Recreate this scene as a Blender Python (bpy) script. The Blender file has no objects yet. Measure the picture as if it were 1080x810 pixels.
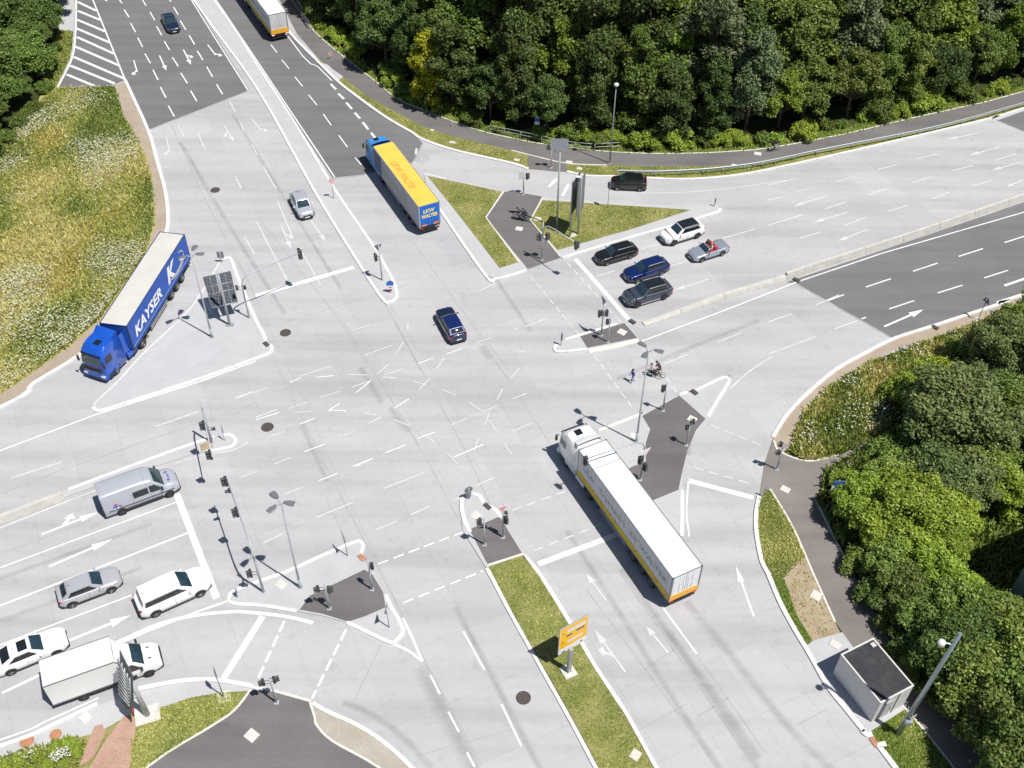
import bpy, bmesh, math, random
import numpy as np
from mathutils import Vector, Matrix

R = math.radians
rng = np.random.default_rng(7)
random.seed(7)
S = bpy.context.scene
COL = S.collection

# ------------------------------------------------------------------ camera, sky, sun, exposure
F_PX, PITCH, ROLL, CAM_H = 1118.8, 0.7855, 0.0115, 71.39
SUN_EL, SUN_AZ = 64.0, -35.0          # azimuth: degrees from +X, counter-clockwise
_cp, _sp, _cr, _sr = math.cos(PITCH), math.sin(PITCH), math.cos(ROLL), math.sin(ROLL)
FW = np.array([0, _cp, -_sp]); _r0 = np.array([1.0, 0, 0]); _u0 = np.array([0, _sp, _cp])
RT = _cr * _r0 + _sr * _u0; UP = -_sr * _r0 + _cr * _u0
CAM = np.array([0, 0, CAM_H])

cd = bpy.data.cameras.new('camera'); cam = bpy.data.objects.new('camera', cd); COL.objects.link(cam)
cd.sensor_fit = 'HORIZONTAL'; cd.angle_x = 2 * math.atan(540 / F_PX); cd.clip_start = 1; cd.clip_end = 3000
_m = Matrix([[RT[i], UP[i], -FW[i], CAM[i]] for i in range(3)] + [[0, 0, 0, 1]])
cam.matrix_world = _m
S.camera = cam

w = bpy.data.worlds.new('World'); S.world = w; w.use_nodes = True
_nt = w.node_tree; _bg = _nt.nodes['Background']
_sky = _nt.nodes.new('ShaderNodeTexSky'); _sky.sky_type = 'NISHITA'; _sky.sun_disc = False
_sky.sun_elevation = R(SUN_EL); _sky.sun_rotation = R(90 - SUN_AZ); _sky.air_density = 1.0; _sky.dust_density = 0.6
_nt.links.new(_sky.outputs[0], _bg.inputs[0]); _bg.inputs[1].default_value = 0.06
sl = bpy.data.lights.new('sun', 'SUN'); sl.energy = 4.6; sl.angle = R(0.5); sl.color = (1.0, 0.965, 0.91)
so = bpy.data.objects.new('sun', sl); COL.objects.link(so)
_sd = Vector((math.cos(R(SUN_EL)) * math.cos(R(SUN_AZ)), math.cos(R(SUN_EL)) * math.sin(R(SUN_AZ)), math.sin(R(SUN_EL))))
so.rotation_euler = _sd.to_track_quat('Z', 'Y').to_euler(); so.location = (60, -40, 120)
S.view_settings.view_transform = 'Standard'; S.view_settings.look = 'None'; S.view_settings.exposure = 0.2; S.view_settings.gamma = 1
S.view_settings.use_curve_mapping = False
S.render.engine = 'CYCLES'
S.cycles.max_bounces = 5; S.cycles.diffuse_bounces = 3; S.cycles.glossy_bounces = 3; S.cycles.transmission_bounces = 3
S.cycles.transparent_max_bounces = 12; S.cycles.use_denoising = True

# ------------------------------------------------------------------ photo point -> world point on a height
def G(x, y, z=0.0):
    d = ((x - 540) / F_PX) * RT - ((y - 405) / F_PX) * UP + FW
    return CAM + d * ((z - CAM[2]) / d[2])
def PX(P):
    d = np.asarray(P, float) - CAM; k = d @ FW
    return np.array([540 + F_PX * (d @ RT) / k, 405 - F_PX * (d @ UP) / k])
def scale_at(P): return F_PX / ((np.asarray(P, float) - CAM) @ FW)
def height_at(base, py):
    """height above a ground point whose picture row is py"""
    lo, hi = 0.0, 40.0
    for _ in range(40):
        m = (lo + hi) / 2
        if PX(base + np.array([0, 0, m]))[1] > py: lo = m
        else: hi = m
    return lo
def W2(pts): return [tuple(G(x, y)[:2]) for x, y in pts]
def smooth2(pts, n=5, closed=False):
    P = [np.array(p, float) for p in pts]; N = len(P); out = []
    rngi = range(N) if closed else range(N - 1)
    for i in rngi:
        p1, p2 = P[i], P[(i + 1) % N]
        p0 = P[(i - 1) % N] if (closed or i > 0) else 2 * p1 - p2
        p3 = P[(i + 2) % N] if (closed or i + 2 < N) else 2 * p2 - p1
        for k in range(n):
            t = k / n
            out.append(0.5 * (2 * p1 + (p2 - p0) * t + (2 * p0 - 5 * p1 + 4 * p2 - p3) * t * t + (3 * p1 - p0 - 3 * p2 + p3) * t ** 3))
    if not closed: out.append(P[-1])
    return [tuple(p) for p in out]

# ------------------------------------------------------------------ materials (all procedural)
MATS = {}
def nodes(name):
    m = bpy.data.materials.new(name); m.use_nodes = True
    nt = m.node_tree; b = nt.nodes['Principled BSDF']
    return m, nt, b
def nd(nt, t, **kw):
    n = nt.nodes.new(t)
    for k, v in kw.items():
        if k in ('operation', 'blend_type', 'data_type', 'noise_dimensions', 'feature', 'distance', 'wave_type', 'bands_direction'): setattr(n, k, v)
    return n
def noise(nt, vec, scale, detail=3, rough=.55):
    n = nd(nt, 'ShaderNodeTexNoise'); n.inputs['Scale'].default_value = scale; n.inputs['Detail'].default_value = detail
    n.inputs['Roughness'].default_value = rough
    if vec is not None: nt.links.new(vec, n.inputs['Vector'])
    return n.outputs['Fac']
def ramp(nt, fac, stops):
    r = nd(nt, 'ShaderNodeValToRGB'); e = r.color_ramp.elements
    while len(e) > 1: e.remove(e[-1])
    e[0].position = stops[0][0]; e[0].color = (*stops[0][1], 1)
    for p, c in stops[1:]:
        k = e.new(p); k.color = (*c, 1)
    nt.links.new(fac, r.inputs['Fac']); return r.outputs['Color']
def mixc(nt, fac, a, b, bt='MIX'):
    m = nd(nt, 'ShaderNodeMix', data_type='RGBA', blend_type=bt)
    for sock, v in ((m.inputs[0], fac), (m.inputs[6], a), (m.inputs[7], b)):
        if hasattr(v, 'is_linked'): nt.links.new(v, sock)
        elif isinstance(v, (int, float)): sock.default_value = v
        else: sock.default_value = (*v, 1)
    return m.outputs[2]
def objvec(nt, rotz=0, scale=(1, 1, 1)):
    tc = nd(nt, 'ShaderNodeTexCoord'); mp = nd(nt, 'ShaderNodeMapping')
    mp.inputs['Rotation'].default_value = (0, 0, rotz); mp.inputs['Scale'].default_value = scale
    nt.links.new(tc.outputs['Object'], mp.inputs['Vector']); return mp.outputs[0]
def pm(name, col, rough=.5, metal=0.0, var=.12, scale=4.0, coat=0.0, spec=.5, bump=0.0, bscale=30):
    """plain procedural material: one colour with a gentle noise variation"""
    if name in MATS: return MATS[name]
    m, nt, b = nodes(name); v = objvec(nt); f = noise(nt, v, scale, 4)
    c = np.array(col, float)
    nt.links.new(ramp(nt, f, [(.25, tuple(np.clip(c * (1 - var), 0, 1))), (.75, tuple(np.clip(c * (1 + var), 0, 1)))]), b.inputs['Base Color'])
    b.inputs['Roughness'].default_value = rough; b.inputs['Metallic'].default_value = metal
    b.inputs['Coat Weight'].default_value = coat; b.inputs['Coat Roughness'].default_value = .06
    b.inputs['Specular IOR Level'].default_value = spec
    if bump:
        bp = nd(nt, 'ShaderNodeBump'); bp.inputs['Strength'].default_value = bump; bp.inputs['Distance'].default_value = .05
        nt.links.new(noise(nt, v, bscale, 3), bp.inputs['Height']); nt.links.new(bp.outputs[0], b.inputs['Normal'])
    MATS[name] = m; return m

_d1 = G(403, 316) - G(270, 90); AZ1 = math.atan2(_d1[1], _d1[0])       # the road from top left to bottom right
_d2 = G(1040, 225) - G(700, 333); AZ2 = math.atan2(_d2[1], _d2[0])     # the road from bottom left to top right

def concrete_mat():
    m, nt, b = nodes('road_concrete')
    v = objvec(nt)
    v1 = objvec(nt, -AZ1, (.03, .45, 1)); v2 = objvec(nt, -AZ2, (.025, .42, 1))
    base = ramp(nt, noise(nt, v, .06, 4), [(.3, (.450, .446, .453)), (.7, (.503, .496, .500))])
    fine = ramp(nt, noise(nt, v, 2.2, 6, .7), [(.3, (.93, .93, .93)), (.7, (1.0, 1.0, 1.0))])
    c = mixc(nt, 1.0, base, fine, 'MULTIPLY')
    c = mixc(nt, .75, c, ramp(nt, noise(nt, v1, 1.0, 3), [(.32, (.83, .83, .835)), (.55, (1, 1, 1))]), 'MULTIPLY')
    c = mixc(nt, .5, c, ramp(nt, noise(nt, v2, 1.0, 3), [(.32, (.85, .85, .855)), (.55, (1, 1, 1))]), 'MULTIPLY')
    st = ramp(nt, noise(nt, v, .35, 5, .65), [(.27, (.80, .79, .78)), (.38, (1, 1, 1))])
    c = mixc(nt, .6, c, st, 'MULTIPLY')
    c = mixc(nt, .8, c, ramp(nt, noise(nt, objvec(nt, .4), .9, 7, .72), [(.30, (.86, .85, .84)), (.44, (.99, .99, .99)), (.62, (1, 1, 1)), (.75, (1.05, 1.05, 1.05))]), 'MULTIPLY')
    # poured bays: every slab a slightly different grey, fine sawn joints between them
    br = nd(nt, 'ShaderNodeTexBrick'); br.inputs['Scale'].default_value = 1; br.inputs['Brick Width'].default_value = 5.2; br.inputs['Row Height'].default_value = 4.1
    br.inputs['Mortar Size'].default_value = .02; br.inputs['Mortar Smooth'].default_value = .5; br.offset = 0
    br.inputs['Color1'].default_value = (.925, .925, .93, 1); br.inputs['Color2'].default_value = (1, 1, 1, 1); br.inputs['Mortar'].default_value = (.74, .74, .745, 1)
    nt.links.new(objvec(nt, -AZ1), br.inputs['Vector'])
    c = mixc(nt, .8, c, br.outputs['Color'], 'MULTIPLY')
    nt.links.new(c, b.inputs['Base Color']); b.inputs['Roughness'].default_value = .9; b.inputs['Specular IOR Level'].default_value = .25
    return m
def asphalt_mat(name, a, bcol, az):
    m, nt, b = nodes(name); v = objvec(nt)
    c = ramp(nt, noise(nt, v, .12, 4), [(.3, a), (.7, bcol)])
    c = mixc(nt, .5, c, ramp(nt, noise(nt, objvec(nt, -az, (.03, .7, 1)), 1.0, 3), [(.35, (.80, .80, .81)), (.65, (1.1, 1.09, 1.09))]), 'MULTIPLY')
    c = mixc(nt, .7, c, ramp(nt, noise(nt, v, 6, 5, .75), [(.3, (.8, .8, .8)), (.7, (1.1, 1.1, 1.1))]), 'MULTIPLY')
    nt.links.new(c, b.inputs['Base Color']); b.inputs['Roughness'].default_value = .88; b.inputs['Specular IOR Level'].default_value = .3
    return m
def patchy(name, stops, scale=.5, stops2=None, scale2=4, rough=.95, detail=6, bump=.5):
    m, nt, b = nodes(name); v = objvec(nt)
    c = ramp(nt, noise(nt, v, scale, detail, .65), stops)
    if stops2: c = mixc(nt, .8, c, ramp(nt, noise(nt, v, scale2, 5, .7), stops2), 'MULTIPLY')
    nt.links.new(c, b.inputs['Base Color']); b.inputs['Roughness'].default_value = rough; b.inputs['Specular IOR Level'].default_value = .2
    if bump:
        bp = nd(nt, 'ShaderNodeBump'); bp.inputs['Strength'].default_value = bump; bp.inputs['Distance'].default_value = .15
        nt.links.new(noise(nt, v, scale2 * 1.5, 4, .7), bp.inputs['Height']); nt.links.new(bp.outputs[0], b.inputs['Normal'])
    return m
def leaf_mat(name, dark, mid, light, vary=.25, trans=.25):
    m, nt, b = nodes(name)
    geo = nd(nt, 'ShaderNodeNewGeometry'); oi = nd(nt, 'ShaderNodeObjectInfo')
    c = ramp(nt, geo.outputs['Random Per Island'], [(0, dark), (.5, mid), (1, light)])
    hs = nd(nt, 'ShaderNodeHueSaturation')
    mr = nd(nt, 'ShaderNodeMapRange'); mr.inputs['To Min'].default_value = 1 - vary; mr.inputs['To Max'].default_value = 1 + vary
    nt.links.new(oi.outputs['Random'], mr.inputs['Value']); nt.links.new(mr.outputs[0], hs.inputs['Value'])
    mh = nd(nt, 'ShaderNodeMapRange'); mh.inputs['To Min'].default_value = .485; mh.inputs['To Max'].default_value = .515
    wn = nd(nt, 'ShaderNodeTexWhiteNoise'); wn.noise_dimensions = '1D'; nt.links.new(oi.outputs['Random'], wn.inputs['W'])
    nt.links.new(wn.outputs['Value'], mh.inputs['Value']); nt.links.new(mh.outputs[0], hs.inputs['Hue'])
    nt.links.new(c, hs.inputs['Color']); nt.links.new(hs.outputs[0], b.inputs['Base Color'])
    b.inputs['Roughness'].default_value = .55; b.inputs['Specular IOR Level'].default_value = .35
    if trans:
        tr = nd(nt, 'ShaderNodeBsdfTranslucent'); mx = nd(nt, 'ShaderNodeMixShader'); mx.inputs[0].default_value = trans
        nt.links.new(hs.outputs[0], tr.inputs['Color']); nt.links.new(b.outputs[0], mx.inputs[1]); nt.links.new(tr.outputs[0], mx.inputs[2])
        nt.links.new(mx.outputs[0], nt.nodes['Material Output'].inputs['Surface'])
    return m
def worn_paint(name, paint, under, lo, hi):
    m, nt, b = nodes(name); v = objvec(nt)
    f = noise(nt, v, 1.3, 6, .75)
    c = ramp(nt, f, [(lo, under), (hi, paint)])
    nt.links.new(c, b.inputs['Base Color']); b.inputs['Roughness'].default_value = .75
    return m

M_CONC = concrete_mat()
M_ASPH = asphalt_mat('road_asphalt', (.157, .154, .158), (.190, .186, .191), AZ1)
M_ASPH2 = asphalt_mat('road_asphalt_east', (.157, .154, .158), (.190, .186, .191), AZ2)
M_PATH = asphalt_mat('path_asphalt', (.145, .136, .136), (.19, .178, .175), AZ1 + .6)
M_PATHL = asphalt_mat('path_asphalt_worn', (.185, .168, .152), (.245, .222, .20), AZ1)
M_ISL = asphalt_mat('island_asphalt', (.135, .125, .127), (.175, .163, .162), AZ1)
M_ISLC = patchy('island_concrete', [(.3, (.45, .45, .46)), (.7, (.51, .51, .517))], .5, [(.3, (.86, .86, .86)), (.7, (1, 1, 1))], 8, bump=0)
M_KERB = patchy('kerb_white_paint', [(.25, (.52, .51, .49)), (.45, (.70, .69, .67)), (.7, (.78, .77, .75))], 1.1, [(.3, (.86, .85, .83)), (.6, (1, 1, 1))], 6, .85, bump=0)
M_KERBC = pm('kerb_concrete', (.66, .63, .57), .9, var=.14, scale=2)
M_BARR = pm('barrier_concrete', (.52, .505, .465), .9, var=.14, scale=1.5)
M_LINE = worn_paint('road_paint', (.75, .75, .742), (.48, .48, .485), .26, .52)
M_LINEW = worn_paint('road_paint_worn', (.655, .655, .65), (.48, .478, .486), .3, .7)
M_JOINT = pm('joint_sealant', (.33, .33, .335), .9, var=.25, scale=.6)
M_STAIN, _n, _b = nodes('tyre_smear'); _b.inputs['Base Color'].default_value = (.33, .327, .333, 1); _b.inputs['Roughness'].default_value = .9
_r = ramp(_n, noise(_n, objvec(_n, -AZ1, (.05, .5, 1)), 1.0, 5, .7), [(.25, (.01, .01, .01)), (.75, (.13, .13, .13))]); _n.links.new(_r, _b.inputs['Alpha'])
M_VERGE = patchy('gravel_verge', [(.3, (.38, .31, .24)), (.7, (.46, .39, .31))], .4, [(.3, (.75, .75, .75)), (.7, (1.1, 1.1, 1.1))], 9)
M_DIRT = patchy('bare_soil', [(.3, (.34, .26, .16)), (.6, (.46, .38, .27)), (.8, (.2, .22, .08))], .6, [(.3, (.7, .7, .7)), (.7, (1.1, 1.1, 1.1))], 7)
M_MULCH = patchy('red_mulch', [(.3, (.42, .25, .18)), (.7, (.54, .36, .28))], .8, [(.3, (.7, .7, .7)), (.7, (1.15, 1.15, 1.15))], 8)
M_GRASS = patchy('short_grass', [(.25, (.14, .17, .035)), (.45, (.22, .23, .07)), (.6, (.30, .28, .11)), (.8, (.38, .33, .17))], .55, [(.3, (.6, .65, .6)), (.7, (1.25, 1.2, 1.2))], 5)
M_GRASSG = patchy('green_grass', [(.25, (.07, .12, .015)), (.6, (.14, .19, .03)), (.85, (.26, .26, .08))], .5, [(.3, (.6, .65, .6)), (.7, (1.2, 1.2, 1.2))], 5)
M_MEADOW = patchy('meadow_ground', [(.25, (.22, .25, .06)), (.45, (.38, .36, .12)), (.62, (.46, .40, .15)), (.8, (.42, .33, .14))], .12, [(.3, (.6, .62, .6)), (.7, (1.2, 1.2, 1.2))], 3)
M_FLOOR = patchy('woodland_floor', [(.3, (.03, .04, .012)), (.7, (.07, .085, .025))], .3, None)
M_GROUND = patchy('ground', [(.3, (.08, .11, .025)), (.7, (.15, .17, .05))], .05, None)
M_STEEL = pm('galvanised_steel', (.44, .47, .48), .5, .25, var=.1)
M_POLE = pm('grey_pole', (.33, .35, .37), .45, .35, var=.1)
M_DARK = pm('dark_housing', (.045, .048, .05), .5, 0, var=.2)
M_BACK = pm('sign_back_grey', (.20, .21, .22), .5, .3, var=.12)
M_ALU = pm('sign_back_aluminium', (.42, .43, .45), .45, .4, var=.1)
M_SLAB = pm('pale_cover_slab', (.60, .57, .53), .9, var=.12)
M_IRON = pm('cast_iron', (.085, .07, .065), .75, .2, var=.3, scale=9)
M_RUST = pm('rusty_cover', (.42, .2, .11), .9, 0, var=.2, scale=5)
M_GLASS = pm('dark_glass', (.012, .016, .02), .04, 0, var=.2, spec=.8)
M_GLASSB = pm('windscreen_glass', (.02, .045, .06), .04, 0, var=.3, spec=.9)
M_TYRE = pm('tyre_rubber', (.02, .02, .021), .85, 0, var=.2)
M_RIM = pm('alloy_rim', (.5, .51, .53), .3, .8, var=.08)
M_RIMD = pm('dark_rim', (.13, .13, .135), .35, .7, var=.1)
M_PLAS = pm('black_plastic', (.022, .023, .025), .55, 0, var=.2)
M_HEADL = pm('headlamp_lens', (.65, .68, .7), .08, .3, var=.1, spec=.8)
M_TAIL = pm('tail_lamp_lens', (.42, .012, .015), .15, 0, var=.15)
M_AMB = pm('amber_lens', (.7, .25, .03), .2, 0, var=.15)
M_WHITE = pm('white_lacquer', (.84, .84, .84), .3, 0, var=.02, coat=.6)
M_RED = pm('red_lacquer', (.62, .03, .03), .35, 0, var=.08)
M_SBLUE = pm('sign_blue', (.02, .12, .5), .4, 0, var=.08)
M_SKIN = pm('skin', (.58, .36, .27), .6, 0, var=.06)
M_BARK = pm('bark', (.10, .075, .05), .95, 0, var=.3, scale=6)

# ------------------------------------------------------------------ mesh helpers
class MB:
    def __init__(s): s.v = []; s.f = []; s.m = []; s.sm = []
    def add(s, vs, fs, mi=0, smooth=False, M=None):
        o = len(s.v)
        if M is not None: vs = [tuple(M @ Vector(p)) for p in vs]
        s.v += [tuple(p) for p in vs]; s.f += [tuple(i + o for i in f) for f in fs]; s.m += [mi] * len(fs); s.sm += [smooth] * len(fs)
        return s
    def box(s, c, d, rz=0, mi=0, M=None, bev=0.0):
        x, y, z = d[0] / 2, d[1] / 2, d[2] / 2
        if bev <= 0:
            vs = [(a * x, b * y, e * z) for e in (-1, 1) for a, b in ((-1, -1), (1, -1), (1, 1), (-1, 1))]
            fs = [(3, 2, 1, 0), (4, 5, 6, 7), (0, 1, 5, 4), (1, 2, 6, 5), (2, 3, 7, 6), (3, 0, 4, 7)]
        else:
            e_ = min(bev, x * .9, y * .9, z * .9); vs = []; fs = []
            for zz, ins in ((-z, e_), (-z + e_, 0), (z - e_, 0), (z, e_)):
                X, Y = x - ins, y - ins; c_ = max(e_ * .5, 1e-4)
                vs += [(-X + c_, -Y, zz), (X - c_, -Y, zz), (X, -Y + c_, zz), (X, Y - c_, zz), (X - c_, Y, zz), (-X + c_, Y, zz), (-X, Y - c_, zz), (-X, -Y + c_, zz)]
            for k in range(3):
                for j in range(8): fs.append((k * 8 + j, k * 8 + (j + 1) % 8, k * 8 + 8 + (j + 1) % 8, k * 8 + 8 + j))
            fs += [tuple(range(7, -1, -1)), tuple(range(24, 32))]
        T = Matrix.Translation(Vector(c)) @ Matrix.Rotation(rz, 4, 'Z')
        return s.add(vs, fs, mi, False, (M @ T) if M is not None else T)
    def tube(s, pts, r, n=8, mi=0, r2=None, caps=True, smooth=True):
        P = [Vector(p) for p in pts]; vs = []; fs = []; N = len(P)
        up = None
        for i, p in enumerate(P):
            t = (P[min(i + 1, N - 1)] - P[max(i - 1, 0)]).normalized()
            if up is None: up = Vector((0, 0, 1)) if abs(t.z) < .9 else Vector((1, 0, 0))
            a = t.cross(up).normalized(); b = a.cross(t).normalized(); up = b
            rr = r if r2 is None else r + (r2 - r) * i / (N - 1)
            if isinstance(r, (list, tuple)): rr = r[i]
            vs += [tuple(p + a * math.cos(2 * math.pi * k / n) * rr + b * math.sin(2 * math.pi * k / n) * rr) for k in range(n)]
        for i in range(N - 1):
            for k in range(n): fs.append((i * n + k, i * n + (k + 1) % n, i * n + n + (k + 1) % n, i * n + n + k))
        s.add(vs, fs, mi, smooth)
        if caps:
            o = len(s.v) - len(vs)
            s.f += [tuple(o + k for k in range(n - 1, -1, -1)), tuple(o + (N - 1) * n + k for k in range(n))]; s.m += [mi] * 2; s.sm += [False] * 2
        return s
    def prism(s, poly, z0, z1, mi=0, top_mi=None):
        n = len(poly)
        a = sum(poly[i][0] * poly[(i + 1) % n][1] - poly[(i + 1) % n][0] * poly[i][1] for i in range(n))
        if a < 0: poly = poly[::-1]
        vs = [(x, y, z0) for x, y in poly] + [(x, y, z1) for x, y in poly]
        s.add(vs, [(i, (i + 1) % n, n + (i + 1) % n, n + i) for i in range(n)], mi)
        s.add([(x, y, z1) for x, y in poly], [tuple(range(n))], mi if top_mi is None else top_mi)
        return s
    def sheet(s, poly, z, mi=0):
        n = len(poly)
        a = sum(poly[i][0] * poly[(i + 1) % n][1] - poly[(i + 1) % n][0] * poly[i][1] for i in range(n))
        if a < 0: poly = poly[::-1]
        return s.add([(x, y, z) for x, y in poly], [tuple(range(n))], mi)
    def ribbon(s, pts, wd, z0, z1, mi=0, closed=False, off=0.0):
        """a bar of width wd following pts (world xy), from z0 to z1"""
        P = [Vector((p[0], p[1])) for p in pts]; N = len(P); L = []; Rr = []
        for i in range(N):
            a = P[(i - 1) % N] if (closed or i > 0) else None; b = P[(i + 1) % N] if (closed or i < N - 1) else None
            d1 = (P[i] - a).normalized() if a is not None and (P[i] - a).length > 1e-6 else None
            d2 = (b - P[i]).normalized() if b is not None and (b - P[i]).length > 1e-6 else None
            if d1 is None: d1 = d2
            if d2 is None: d2 = d1
            n1 = Vector((-d1.y, d1.x)); n2 = Vector((-d2.y, d2.x)); nn = n1 + n2
            nn = n1 if nn.length < .2 else nn.normalized()
            k = min(1 / max(nn.dot(n1), .35), 2)
            L.append(P[i] + nn * (off + wd / 2) * k); Rr.append(P[i] + nn * (off - wd / 2) * k)
        vs = []
        for l, r_ in zip(L, Rr): vs += [(r_.x, r_.y, z0), (l.x, l.y, z0), (l.x, l.y, z1), (r_.x, r_.y, z1)]
        fs = []
        for i in range(N if closed else N - 1):
            a, b = i * 4, ((i + 1) % N) * 4
            fs += [(a + 3, b + 3, b + 2, a + 2), (a, b, b + 3, a + 3), (a + 2, b + 2, b + 1, a + 1)] if z1 > z0 + 1e-6 else [(a + 3, b + 3, b + 2, a + 2)]
        if not closed and z1 > z0 + 1e-6: fs += [(0, 3, 2, 1), ((N - 1) * 4 + 1, (N - 1) * 4 + 2, (N - 1) * 4 + 3, (N - 1) * 4)]
        return s.add(vs, fs, mi)
    def disc(s, c, r, nrm=(0, 0, 1), n=20, mi=0, th=0.0):
        q = Vector(nrm).to_track_quat('Z', 'Y').to_matrix().to_4x4(); T = Matrix.Translation(Vector(c)) @ q
        ring = [(r * math.cos(2 * math.pi * k / n), r * math.sin(2 * math.pi * k / n)) for k in range(n)]
        s.add([(x, y, th) for x, y in ring], [tuple(range(n))], mi, False, T)
        if th > 0:
            s.add([(x, y, 0) for x, y in ring] + [(x, y, th) for x, y in ring], [(k, (k + 1) % n, n + (k + 1) % n, n + k) for k in range(n)], mi, True, T)
            s.add([(x, y, 0) for x, y in ring], [tuple(range(n - 1, -1, -1))], mi, False, T)
        return s
    def patch(s, c, nu=4, nv=4, bulge=0.0, u0=0, u1=1, v0=0, v1=1, lift=0.0, mi=0):
        """bilinear patch on four corners (a b c d, a-b along u, a-d along v), bulged along its normal"""
        A, B, C_, D = [Vector(p) for p in c]; nrm = (B - A).cross(D - A)
        if nrm.length < 1e-9: nrm = (C_ - B).cross(A - B)
        nrm = nrm.normalized(); vs = []; fs = []
        for j in range(nv + 1):
            for i in range(nu + 1):
                u = u0 + (u1 - u0) * i / nu; v = v0 + (v1 - v0) * j / nv
                p = (A * (1 - u) + B * u) * (1 - v) + (D * (1 - u) + C_ * u) * v
                p = p + nrm * (bulge * 4 * u * (1 - u) * (.5 + .5 * 4 * v * (1 - v)) + lift); vs.append(tuple(p))
        for j in range(nv):
            for i in range(nu):
                a = j * (nu + 1) + i; fs.append((a, a + 1, a + nu + 2, a + nu + 1))
        return s.add(vs, fs, mi, True)
    def build(s, name, mats, parent=None):
        me = bpy.data.meshes.new(name); me.from_pydata(s.v, [], s.f)
        if not isinstance(mats, (list, tuple)): mats = [mats]
        for m in mats: me.materials.append(m)
        if len(s.f):
            me.polygons.foreach_set('material_index', s.m); me.polygons.foreach_set('use_smooth', s.sm)
        me.update()
        o = bpy.data.objects.new(name, me); COL.objects.link(o)
        if parent is not None: o.parent = parent
        return o
def tag(o, label=None, cat=None, group=None, kind=None):
    if label: o['label'] = label
    if cat: o['category'] = cat
    if group: o['group'] = group
    if kind: o['kind'] = kind
    return o
def struct(o): o['kind'] = 'structure'; return o
def thing(name, label, cat, loc=(0, 0, 0), rz=0.0, group=None, sc=1.0):
    o = bpy.data.objects.new(name, None); COL.objects.link(o); o.empty_display_size = .3
    o.location = loc; o.rotation_euler = (0, 0, rz); o.scale = (sc, sc, sc)
    return tag(o, label, cat, group)
def kids(o): return [c for c in bpy.data.objects if c.parent == o]
def copy_tree(o, parent=None):
    c = o.copy(); COL.objects.link(c)
    if parent is not None: c.parent = parent
    for k in kids(o): copy_tree(k, c)
    return c
def sheet_obj(name, px, z, mat, sm=0):
    pts = W2(px)
    if sm: pts = smooth2(pts, sm, True)
    return struct(MB().sheet(pts, z).build(name, mat))
def text_mb(txt, size, M, mb, mi=0, shear=0.0, width=None, bold=0.0):
    """flat lettering in the XY plane of M, left baseline at the origin"""
    cu = bpy.data.curves.new('lettering', 'FONT'); cu.body = txt; cu.size = size; cu.shear = shear; cu.offset = bold; cu.resolution_u = 2
    o = bpy.data.objects.new('lettering', cu); COL.objects.link(o)
    dg = bpy.context.evaluated_depsgraph_get(); me = bpy.data.meshes.new_from_object(o.evaluated_get(dg))
    vs = [v.co.copy() for v in me.vertices]; fs = [tuple(p.vertices) for p in me.polygons]
    if vs:
        x0 = min(v.x for v in vs); x1 = max(v.x for v in vs); k = 1 if width is None else width / (x1 - x0)
        vs = [Vector(((v.x - x0) * k, v.y, 0)) for v in vs]
        mb.add([tuple(v) for v in vs], fs, mi, False, M)
    bpy.data.objects.remove(o); bpy.data.curves.remove(cu); bpy.data.meshes.remove(me)
    return mb
# ================================================================== GROUND, ROADS, KERBS
struct(MB().sheet([(-420, -160), (420, -160), (420, 620), (-420, 620)], -.06).build('ground', M_GROUND))
sheet_obj('road_concrete', [(-20, -160), (215, -160), (292, -10), (300, 0), (345, 70), (440, 138), (540, 168), (650, 180), (720, 182), (800, 174), (880, 158), (1085, 108), (1400, 10), (1400, 240),
          (1085, 325), (985, 352), (890, 400), (840, 455), (825, 480), (808, 525), (812, 600), (858, 690), (930, 785), (965, 860), (1000, 930), (420, 930), (350, 805),
          (250, 742), (148, 748), (0, 802), (-300, 905), (-300, 550), (0, 420), (60, 385), (125, 325), (166, 255), (168, 200), (140, 130), (122, 92), (58, 94), (79, 0)], 0, M_CONC)
# asphalt
sheet_obj('road_asphalt', [(80, 0), (80, 38), (75.6, 63), (60.5, 93), (96, 91), (121, 89), (132, 84.4), (156, 137), (262.7, 95.2), (204, 0), (105, -160), (85, -160)], .004, M_ASPH)
sheet_obj('road_asphalt', [(127, -160), (225.4, 0), (270, 66.5), (350.6, 187.5), (383, 184), (435, 171.5), (446, 151), (434, 140), (406, 123), (371, 98), (355.6, 85.5), (338, 68), (304, 33), (287, 5), (185, -160)], .004, M_ASPH)
sheet_obj('road_asphalt', [(829, 297.5), (841.5, 299.5), (943.5, 357.4), (986, 343.6), (1062, 318.4), (1080, 311), (1400, 210), (1400, 107), (1080, 213), (976, 248.5), (931, 263.5)], .004, M_ASPH2)
sheet_obj('road_asphalt', [(1051.8, 127), (1080, 138.5), (1400, 40), (1400, 20), (1080, 117)], .004, M_ASPH2)
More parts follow.
